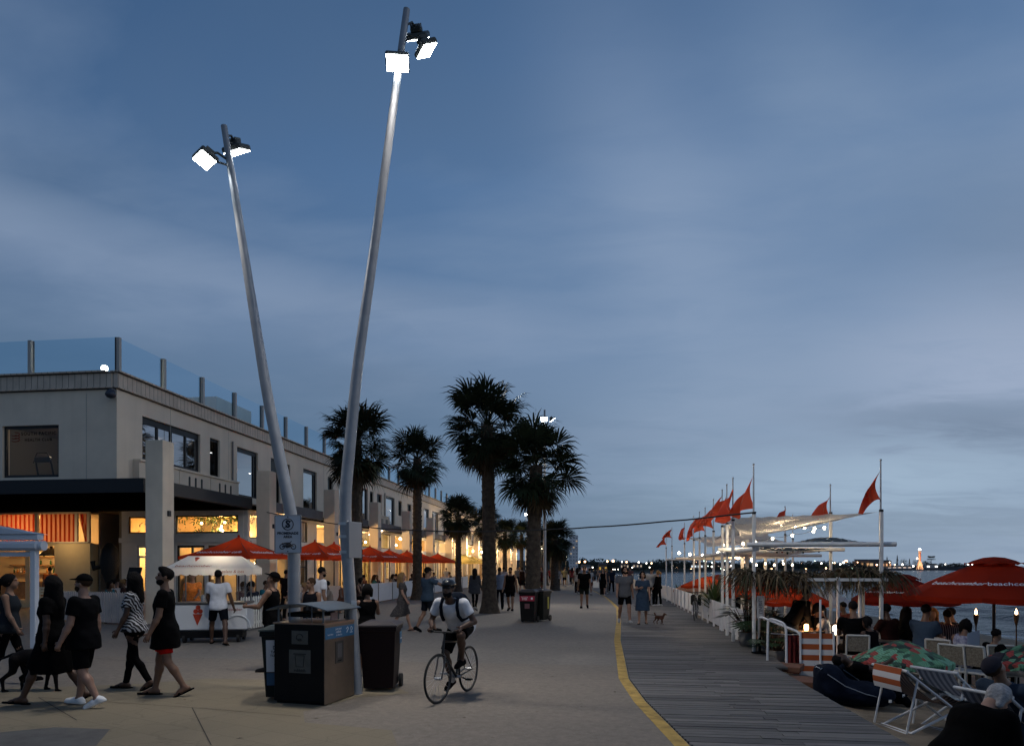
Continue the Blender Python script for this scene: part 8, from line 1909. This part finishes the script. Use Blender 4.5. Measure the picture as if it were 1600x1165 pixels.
person('man in a black T-shirt and dark green shorts walking towards us on open paving', at(913, 30.4), face(.05, -1), Q(W2, hem=-.14, girth=1.08), 'tan', ('short', 'brown'), ('tee', BK), ('shorts', '#1d2420'), ('sneaker', '#101012'), h=.022, scale=1.05)
o, J = person('woman in a long black dress carrying a white tote bag', at(942, 43), face(-.1, -1), Q(W1, sex='f', flare=.85, armR=(10, 16, 40, 0)), 'pale', ('bun', 'brown'), ('tank', BK), ('long_dress', BK), ('sneaker', '#c8c8c8'), h=.024, scale=.98)
mb = MB(); mb.box((.42, .16, .72), (.36, .06, .42), bev=.02); mb.tube([(.35, .16, .92), (.42, .16, 1.08), (.50, .16, .92)], .01, 5); mb.build('tote_bag', WHT, o)
person('bearded man in a grey T-shirt and black shorts walking on the yellow line', at(976, 22.4), face(.1, -1), Q(W1, hyaw=8, hem=-.13), 'pale', ('afro', 'black') if 0 else ('bob', 'black'), ('tee', '#62656c'), ('shorts', BK), ('sneaker', '#b8b8b8'), beard='black', h=.019, scale=1.05, eyes=True)
person('woman in a short blue dress walking on the boardwalk with one arm folded', at(1004, 22.1), face(-.05, -1), Q(W2, sex='f', flare=1.12, armR=(20, 8, 85, 35), legR=(8, 4, 2, 4), legL=(-8, 10, 2, -8)), 'pale', ('bob', 'black'), ('tee', '#384a60'), ('dress', '#384a60'), ('flip', BK), h=.019, scale=.96, eyes=True)
person('man in a white shirt and black trousers standing at the white fence', at(1018, 32.6), face(.5, .9), ST0, 'tan', ('short', 'black'), ('long', '#a9a7a6'), ('trousers', BK), ('sneaker', BK), h=.024, scale=1.02)
person('woman with reddish fair hair in black clothes at the white fence', at(1028.5, 32.2), face(-.8, .6), Q(ST0, sex='f'), 'pale', ('pony', 'fair'), ('long', BK), ('trousers', BK), ('sneaker', '#c8c8c8'), h=.024, scale=.94)
# ---- cyclist
bd = Vector((-.23, -.97, 0)).normalized(); brz = face(bd.x, bd.y); bc = Vector((-2.055, 9.60, 0)); bicycle('black sports bicycle ridden towards us with a silver fork', bc, brz, (.012, .012, .013), fork=(.05, .05, .055), steer=R(-6))
po = Vector((0, -.24)); pl = .99; rel = lambda x, y, z: np.array([x, y + .24, z - pl])
fx = {}
for t_, sd, an_, sh in (('R', 1, rel(.11, -.14, .215), None), ('L', -1, rel(-.11, -.02, .53), None)):
    hip = np.array([sd * .095, 0, -.03]); fx['hip' + t_] = hip; fx['an' + t_] = an_; fx['kn' + t_] = ik2(hip, an_, .42, .41, (sd * .25, 1, .2)); fp = R(-18 if t_ == 'R' else -8); fd = np.array([0, math.cos(fp), math.sin(fp)]); uf = np.array([0, -math.sin(fp), math.cos(fp)]); fx['ft' + t_] = fd; fx['upf' + t_] = uf; fx['heel' + t_] = an_ - uf * .075 - fd * .06; fx['toe' + t_] = an_ - uf * .075 + fd * .175
    Tm = rotx(-R(44)); s_ = Tm @ np.array([sd * .195, -.005, .475]); w_ = rel(sd * .22, .245, 1.005); fx['sh' + t_] = s_; fx['wr' + t_] = w_; fx['el' + t_] = ik2(s_, w_, .295, .245, (sd * .55, -.5, -.5)); hd = np.array([sd * .05, .8, -.5]); fx['hd' + t_] = hd / np.linalg.norm(hd)
loc = bc + Vector((bd.x * -.24, bd.y * -.24, 0))
o, J = person('cyclist in a white T-shirt, helmet and sunglasses riding towards us', loc, brz, dict(lean=44, z=pl, fix=fx, habs=(8, -4), grip=62, hem=-.12, short=.9), 'brown', ('short', 'black'), ('tee', '#f4f4f8'), ('shorts', BK), ('sneaker', BK), helmet='#101114', beard='black', h=NH)
Hm = J['Hm']; c = J['head']; mb = MB()
for sd in (-1, 1): mb.ball(c + Hm @ np.array([sd * .032, .096, .008]), (.026, .012, .017), 10, 6)
mb.tube([c + Hm @ np.array([-.075, .0, .012]), c + Hm @ np.array([-.06, .085, .012]), c + Hm @ np.array([.06, .085, .012]), c + Hm @ np.array([.075, .0, .012])], .006, 5); mb.build('sunglasses', M('sunglass_black', (.01, .01, .012), .08), o)
T = J['T']; B = Field(J['chest'] - .45, J['chest'] + .45, .018); B.loft(J['pel'], T, [.06, .12, .25, .40, .47], [.10, .14, .15, .135, .08], [.05, .075, .09, .075, .04], .02, [-.19, -.20, -.215, -.20, -.17]); bp_ = obj('backpack', B.mesh('backpack'), cloth('#1a222e'), o)
for sd in (-1, 1): mb = MB(); mb.tube([J['pel'] + T @ np.array(q) for q in ((sd * .10, -.13, .48), (sd * .115, -.02, .545), (sd * .125, .09, .49), (sd * .13, .148, .38), (sd * .145, .135, .27), (sd * .17, .02, .2))], .024, 6); mb.build('strap', cloth('#141a26'), bp_)
# ---- copies: walkers and diners
PR = {}
def proto(k):
    if k in PR: return PR[k]
    hh = .03
    a = dict(m=(Q(W1), 'tan', ('short', 'black'), ('tee', '#777777'), ('shorts', '#222222'), ('sneaker', '#bbbbbb')), j=(Q(W2), 'tan', ('short', 'black'), ('tee', '#777777'), ('trousers', '#222222'), ('sneaker', '#999999')), f=(Q(W1, sex='f'), 'tan', ('long', 'brown'), ('tee', '#777777'), ('trousers', '#222222'), ('sneaker', '#bbbbbb')), d=(Q(W2, sex='f'), 'tan', ('pony', 'brown'), ('tank', '#555555'), ('dress', '#333333'), ('flip', BK)),
             s=(SIT, 'tan', ('short', 'black'), ('tee', '#777777'), ('trousers', '#222222'), ('sneaker', '#999999')), w=(Q(SIT, sex='f', armR=(50, 8, 80, 30)), 'tan', ('long', 'black'), ('tee', '#777777'), ('trousers', '#222222'), ('flip', BK)), b=(Q(SIT, sex='f', lean=16, hyaw=25), 'tan', ('bob', 'black'), ('tank', '#777777'), ('trousers', '#222222'), ('flip', BK)))[k]
    o, J = person('x', (0, 0, 0), 0, *a, h=hh); PR[k] = [o, False]; return PR[k]
def clone(k, loc, rz, label, top, low=None, skin=None, hair=None, group=None, s=1.0):
    p = proto(k)
    if p[1]: o = dup(p[0], loc, rz, label, s)
    else: o = p[0]; p[1] = True; o.location = loc; o.rotation_euler = (0, 0, rz); o['label'] = label; o.scale = (s,) * 3
    mp = {'shirt': cloth(top) if isinstance(top, str) else top}
    if low: mp.update({q: cloth(low) for q in ('shorts', 'trousers', 'dress')})
    if skin: mp['person'] = SKIN[skin]
    if hair: mp['hair'] = HAIRC[hair]
    recolour(o, mp)
    if group: o['group'] = group
    elif 'group' in o: del o['group']
    return o
G1 = 'people strolling along the promenade'
for k, u, d, dr, tp, lw, sk, hr, lb in (
    ('f', 902, 45, 1, '#a8a29e', '#2a1c1c', 'tan', 'black', 'woman in a white top with a bag strap walking away beside the man in black'), ('m', 921, 44, 1, '#9aa2ac', '#501018', 'tan', 'black', 'man in a white T-shirt and dark red shorts behind the man in black'), ('j', 906, 47, 1, '#98979a', '#15151a', 'tan', 'black', 'man in white partly hidden behind the man in black'),
    ('m', 882, 62, 1, '#8a8060', '#1c1a1c', 'tan', 'brown', 'man in a dull yellow shirt far down the promenade'), ('j', 871, 56, 1, '#a8a8ac', BK, 'tan', 'black', 'person in a white shirt right beside the rough palm trunk'), ('f', 947, 46, -1, '#3a3a40', '#5a5a5a', 'pale', 'fair', 'person with a pale cap just behind the woman in the long dress'), ('j', 955.5, 47, 1, '#1b2638', '#12141a', 'tan', 'black', 'person in dark blue right of the woman in the long dress'),
    ('d', 816, 50, 1, '#3a2418', '#1a1412', 'tan', 'brown', 'woman in a brown dress beside the thick palm trunk'), ('m', 849, 46, 1, '#40242a', '#6a5a48', 'tan', 'black', 'man in dark red and khaki shorts just right of the thick palm'), ('f', 846, 58, -1, '#8a7a78', '#4a3030', 'pale', 'brown', 'woman in pale pink far off beside the thick palm'),
    ('j', 808, 66, -1, '#6a6a70', '#20222a', 'tan', 'black', 'man in grey far off near the lit end column'), ('f', 812, 74, 1, '#94949a', '#30323a', 'pale', 'fair', 'woman in white far off near the lit end column'), ('m', 860, 72, 1, '#703038', '#22242a', 'tan', 'black', 'man in a red shirt far off by the globe lamps'), ('d', 865, 84, -1, '#50546a', '#30343e', 'pale', 'brown', 'woman in a blue dress far off by the globe lamps'), ('j', 889, 76, -1, '#2a2c32', '#1a1a1e', 'tan', 'black', 'man in black far off beneath the white tower'),
    ('f', 894, 66, 1, '#7a3a40', '#28282c', 'tan', 'black', 'woman in a faded red top far off beneath the white tower'), ('m', 898, 88, -1, '#8c8c90', '#2c2c30', 'pale', 'brown', 'man in pale grey furthest along the promenade'), ('j', 877, 96, 1, '#38404c', '#202228', 'tan', 'black', 'man in slate blue furthest along near the globe lamps'), ('d', 854, 98, 1, '#5c4038', '#2c2424', 'tan', 'brown', 'woman in a rust dress furthest along near the palm'), ('m', 928, 62, 1, '#44484e', '#26282c', 'tan', 'black', 'man in dark grey on the far boardwalk'),
    ('f', 935, 74, -1, '#6e6a70', '#303238', 'pale', 'black', 'woman in mauve grey on the far boardwalk'), ('j', 985, 60, 1, '#805a58', '#2a2a2e', 'pale', 'brown', 'person in pink behind the bearded man in grey'), ('j', 447, 26, 1, '#14141a', '#101014', 'tan', 'black', 'waiter in black standing at the cafe door behind the sign mast'), ('m', 697, 60, 1, '#a4a4ac', '#26282e', 'tan', 'black', 'man in a white singlet by the timber rail'), ('j', 1158, 25, -1, '#14141a', '#101014', 'tan', 'black', 'staff member in black behind the broad leaved plant')):
    clone(k, sand(u, d) if u > 1100 else at(u, d), face(.1 * dr + .05 * math.sin(u), dr), lb, tp, lw, sk, hr, G1 if d > 40 else None, .96 + .06 * ((u * 7) % 1 if u % 1 else (u * 13 % 10) / 10))
G2 = 'diners under the red umbrellas'; cols = ['#7a5040', '#2a6a78', '#1a1a1e', '#8a8078', '#3a2a2a', '#202430', '#706860', '#4a1c1c', '#84848c', '#26221e']
DN = (('s', 572, 31, -1, 'diner in tan seated just right of the tall mast'), ('w', 582, 33, .6, 'fair skinned diner seated behind the first white barrier panel'), ('b', 594, 34, -.8, 'diner in a teal top at the barrier'), ('w', 611, 37, 1, 'dark haired diner in black left of the woman in the floral dress'), ('s', 621, 39, -1, 'diner in a pale top behind the woman in the floral dress'), ('b', 640, 41, 1, 'diner in dark brown just right of the woman in the floral dress'), ('s', 650, 43, .5, 'diner in navy in front of the dark palm trunk'), ('w', 664, 46, -1, 'diner in a beige top behind the man in grey blue'), ('s', 676, 49, 1, 'diner in dark red above the cyclist helmet'), ('b', 706, 56, -1, 'diner in grey near the end of the barriers'), ('s', 718, 58, .7, 'dark haired diner at the last white barrier'),
      ('b', 170, 23, .5, 'diner with dark hair seated behind the picket fence'), ('s', 181, 24, -.6, 'diner in white behind the picket fence'), ('w', 189, 25, .9, 'diner in a patterned shirt behind the picket fence'), ('s', 197, 24.5, -1, 'red faced diner behind the picket fence near the menu stand'), ('s', 399, 20.5, -1, 'bearded diner in black left of the capped man'), ('w', 387, 21.5, 1, 'long haired diner in black beside the ice cream cart'), ('b', 376, 22, .6, 'diner with bare arms behind the glass of the cart'), ('s', 470, 20, .5, 'diner in dark clothes behind the sign mast'), ('w', 548, 27, -1, 'woman seated just left of the tall mast'), ('b', 533, 24, 1, 'diner in olive seated between the masts'), ('s', 410, 22.5, 1, 'diner in grey behind the bearded one in black'), ('w', 462, 23, -.7, 'diner in pale blue grey behind the sign mast'), ('s', 517, 22, -1, 'diner in dark red between the masts'), ('b', 556, 29, .8, 'diner in cream right behind the tall mast'), ('s', 178, 25.5, .8, 'diner in black at the back of the picket fence'))
for i, (k, u, d, dr, lb) in enumerate(DN):
    if i < 11: ph = math.atan((u - 800) / F) - TH; d = -12.35 / math.tan(ph) / (math.cos(TH) + math.sin(TH) * (u - 800) / F)
    clone(k, at(u, d), face(dr, .5 * math.sin(i * 2.1)), lb, cols[i % 10] if i != 12 else '#a8a8ac', BK, ('tan', 'pale', 'brown')[i % 3], ('black', 'brown', 'fair', 'black')[i % 4], G2 if i < 11 else 'diners on the terrace', 1.0)
    if i in (0, 2, 4, 6, 8, 12, 15): 
        x, y = XY(u + 5, d + .4); t = thing('cafe_table', ('dining table beside the %s' % lb.split(' seated')[0])[:90], 'table', (x, y, 0), .2, 'tables under the red umbrellas'); mb = MB(); mb.box((0, 0, .735), (.8, .8, .03)); mb.build('top', TBT, t); mb = MB(); mb.cyl((0, 0, 0), (0, 0, .72), .03, n=8); mb.build('pedestal', BLK, t)
    mb = MB(); x, y = XY(u, d); mb.box((0, 0, .44), (.44, .42, .04)); mb.box((0, -.22, .68), (.42, .03, .42)); [mb.box((sx_ * .19, sy_ * .18, .21), (.035, .035, .42)) for sx_ in (-1, 1) for sy_ in (-1, 1)]
person('ice cream seller in a bright orange patterned shirt behind the cart', at(301, 18.4), face(.3, -1), Q(ST0, sex='f', armL=(30, 8, 40, 10)), 'tan', ('bun', 'black'), ('tee', M('shirt_orange', (.50, .14, .02), .85, var=(18, .5))), ('trousers', BK), ('sneaker', BK), h=.022, scale=.97)
person('bartender in an orange shirt inside the lit kiosk', at(79, 30.6), face(-.8, .6), Q(ST0, lean=6), 'tan', ('short', 'black'), ('tee', '#c86a34'), ('trousers', BK), ('sneaker', BK), h=.028, scale=1.03)
# ---- the beach bar
GB = 'diners at the beach bar'
person('waiter in black bending over the candle lit table at the beach bar', sand(1236, 14.9), face(.9, .35), Q(ST0, lean=34, hpitch=-20, armR=(30, 6, 30, 10), armL=(34, 6, 26, 10), legL=(4, 4, 5), legR=(-6, 2, 5)), 'tan', ('short', 'black'), ('long', BK), ('trousers', '#22262c'), ('sneaker', BK), h=.018, scale=.98)
STRP = stripes('shirt_stripes', (.03, .028, .03), (.30, .29, .30), 26); FL2 = M('floral_white_blue', (.42, .43, .50), .9, var=(15, .5), col2=(.05, .05, .16))
for k, u, d, dx, dy, tp, lw, sk, hr, lb, s_ in (('w', 1264, 15.6, -.3, -1, '#1a1416', BK, 'pale', 'red', 'long red haired woman seated facing us at the candle table', 1.0), ('b', 1277, 14.8, .3, 1, BK, BK, 'tan', 'black', 'woman in black with a dark bob reading a menu at the candle table', 1.0), ('s', 1292, 14.9, -1, .3, '#a9adb4', '#16181c', 'tan', 'black', 'diner in a white shirt leaning left beside the white lamp', .98), ('s', 1324, 18, -.9, -.2, '#7a4038', '#202020', 'tan', 'black', 'diner in a dusty pink shirt right of the white lamp', 1.0),
    ('s', 1335, 13.7, .15, 1, BK, BK, 'tan', 'black', 'broad person in black seen from behind on a white chair', 1.1), ('b', 1366, 13.4, -.4, 1, '#0e0e12', BK, 'brown', 'black', 'diner in black low beside the right sand flagpost', .92), ('s', 1393, 14.3, -.5, .8, '#2c1614', BK, 'brown', 'black', 'diner in a maroon shirt directly right of the sand flagpost', 1.08), ('w', 1411, 14.6, .8, .5, BK, '#8a8a80', 'pale', 'black', 'long black haired diner in black right of the maroon shirt', 1.05), ('s', 1441, 13.9, .8, .6, '#46566a', '#20242c', 'tan', 'black', 'man in a blue grey shirt leaning on the crowded table', 1.12), ('w', 1457, 15.6, -.4, -1, '#6a6258', '#222222', 'pale', 'fair', 'fair haired woman facing us across the crowded table', 1.08),
    ('s', 1484, 14.9, .1, 1, STRP, '#20201e', 'tan', 'black', 'diner in a vertically striped shirt seen from behind', 1.06), ('s', 1496, 15.8, -.6, .3, '#202226', '#1a1a1c', 'tan', 'black', 'diner in charcoal behind the striped shirt', 1.1), ('b', 1501, 12.9, .7, .6, FL2, '#14141a', 'tan', 'black', 'woman in a white and blue flowered top reading a large sheet', 1.0), ('s', 1548, 12.6, .9, .2, BK, BK, 'tan', 'black', 'dark figure leaning back beside the red umbrella pole', .9)):
    o = clone(k, sand(u, d), face(dx, dy), lb, tp, lw, sk, hr, GB, s_)
x, y, z = sand(1520, 12.6); mb = MB(); mb.grid(lambda u, v: ((u - .5) * .36, .02 * math.sin(u * 5), (v - .5) * .44 + .06 * u), 6, 6); o = mb.build('paper_sheet', M('paper_grey', (.30, .32, .38), .8), None, (x, y, z + .92), R(35)); tag(o, 'large pale sheet held up by the woman in the flowered top', 'paper')
# people low on the sand: a lounger, the person in black, the one with the striped cap
x, y, z = sand(1322, 10.9); x += .42; person('person in black lounging on the navy bean bags', (x, y + .05, z + .02), face(1, .1), dict(lean=-52, z=.30, legL=(70, 30, 8, 20), legR=(66, 20, 8, 20), armL=(20, 14, 30, 10), armR=(30, 14, 40, 10), hpitch=-34), 'brown', ('short', 'black'), ('tee', BK), ('trousers', '#0c0e14'), ('sneaker', '#2a2a2c'), h=.02, scale=.9)
x, y, z = sand(1502, 6.9); person('large grey haired person in a black jacket hunched beside the deck chairs', (x, y, z - .02), face(.95, .5), dict(lean=40, z=.16, girth=1.32, limb=1.3, legL=(92, 70, 14), legR=(88, 70, 14), armL=(30, 16, 50, 25), armR=(30, 16, 50, 25), hpitch=10, hyaw=-15, loose=.03), 'pale', ('bob', 'grey'), ('long', '#050506'), ('trousers', '#08080a'), ('sneaker', '#222222'), h=.018, scale=1.12)
x, y, z = sand(1592, 7.5); person('person in grey shirt, jeans and striped cap reclining in a deck chair', (x, y, z + .03), face(.9, .45), dict(lean=-28, z=.36, legL=(72, 66, 8), legR=(68, 60, 8), armL=(24, 14, 50, 25), armR=(24, 14, 60, 25), hpitch=-18), 'tan', ('short', 'brown'), ('tee', '#3a4656'), ('trousers', '#38485c'), ('sneaker', '#50545a'), cap='#3a3840', h=.018, scale=1.08)
# ---- dogs
def dog(label, loc, rz, s, coat, curly=False):
    """standing dog facing +Y, shoulder about 0.6 m before scaling"""
    B = Field((-.3, -.75, -.02), (.3, .75, .95), .022); B.ell((0, .16, .50), (.125, .22, .165), None, .05); B.ell((0, -.12, .53), (.105, .24, .125), None, .08); B.cone((0, .28, .56), (0, .42, .74), .085, .065, .06); B.ell((0, .47, .78), (.068, .09, .07), None, .03); B.cone((0, .50, .765), (0, .62, .745), .045, .03, .02)
    for sd in (-1, 1):
        B.cone((sd * .055, .42, .83), (sd * .085, .40, .74 if curly else .90), .022, .03 if curly else .012, .02)
        f = .10 * sd; B.cone((sd * .085, .22, .46), (sd * .085, .22 + f, .26), .062, .036, .04); B.cone((sd * .085, .22 + f, .26), (sd * .085, .21 + f * 1.3, .04), .034, .024, .02); B.cone((sd * .085, .20 + f * 1.3, .025), (sd * .085, .27 + f * 1.3, .02), .026, .02, .01)
        g = -.09 * sd; B.cone((sd * .08, -.28, .50), (sd * .085, -.22 + g, .32), .085, .05, .05); B.cone((sd * .085, -.22 + g, .32), (sd * .085, -.38 + g, .20), .045, .03, .02); B.cone((sd * .085, -.38 + g, .20), (sd * .085, -.36 + g, .03), .028, .022, .02); B.cone((sd * .085, -.37 + g, .025), (sd * .085, -.29 + g, .02), .026, .02, .01)
    if curly: B.cone((0, -.34, .58), (0, -.44, .80), .05, .06, .03); B.ripple(.018, 60, 55)
    else: B.cone((0, -.35, .58), (0, -.55, .50), .028, .018, .03); B.cone((0, -.55, .50), (0, -.72, .52), .018, .010, .01)
    o = obj('dog', B.mesh('dog'), coat, None, loc, rz); o.scale = (s,) * 3; tag(o, label, 'dog')
    mb = MB(); mb.tube([(.095 * math.cos(a), .34 + .05 * math.sin(a), .645 + .07 * -math.sin(a)) for a in np.linspace(0, 6.28, 15)[:-1]], .014, 6, closed=True); mb.build('collar', M('collar_dark', (.03, .03, .03), .6), o)
    for sd in (-1, 1): MB().ball((sd * .038, .535, .805), .011, 8, 6).build('eye', EYE, o)
    MB().ball((0, .645, .752), (.02, .015, .015), 8, 6).build('nose', EYE, o); return o
dx_, dy_ = XY(58, 10.25); dog('lean black dog on a lead walking beside the woman in grey', (dx_, dy_, 0), face(1, .2), .95, M('dog_coat_black', (.006, .005, .005), .8, spec=.1, bump=(50, .4)))
p0, p1 = P3(56, 990, 10.6), Vector((dx_ + .35, dy_ + .1, .60)); mb = MB(); mb.tube([(0, 0, 0), (p1 - p0) * .5 - Vector((0, 0, .08)), p1 - p0], .008, 5); o = mb.build('dog_lead', FRM, None, p0); tag(o, 'black lead between the woman in grey and her dog', 'lead')
ex, ey = XY(1030.5, 22.1); dog('small curly brown dog on the boardwalk right of the woman in blue', (ex, ey, 0), face(.75, -.6), .42, M('dog_coat_brown', (.075, .03, .018), .9, bump=(40, .8), var=(20, .3)), True)
p0, p1 = P3(990, 945, 22.3), Vector((ex, ey - .05, .27)); mb = MB(); mb.tube([(0, 0, 0), (p1 - p0) * .5 - Vector((0, 0, .12)), p1 - p0], .007, 5); o = mb.build('dog_lead', FRM, None, p0); tag(o, 'thin dark lead to the small brown dog', 'lead')
bpy.context.view_layer.update()
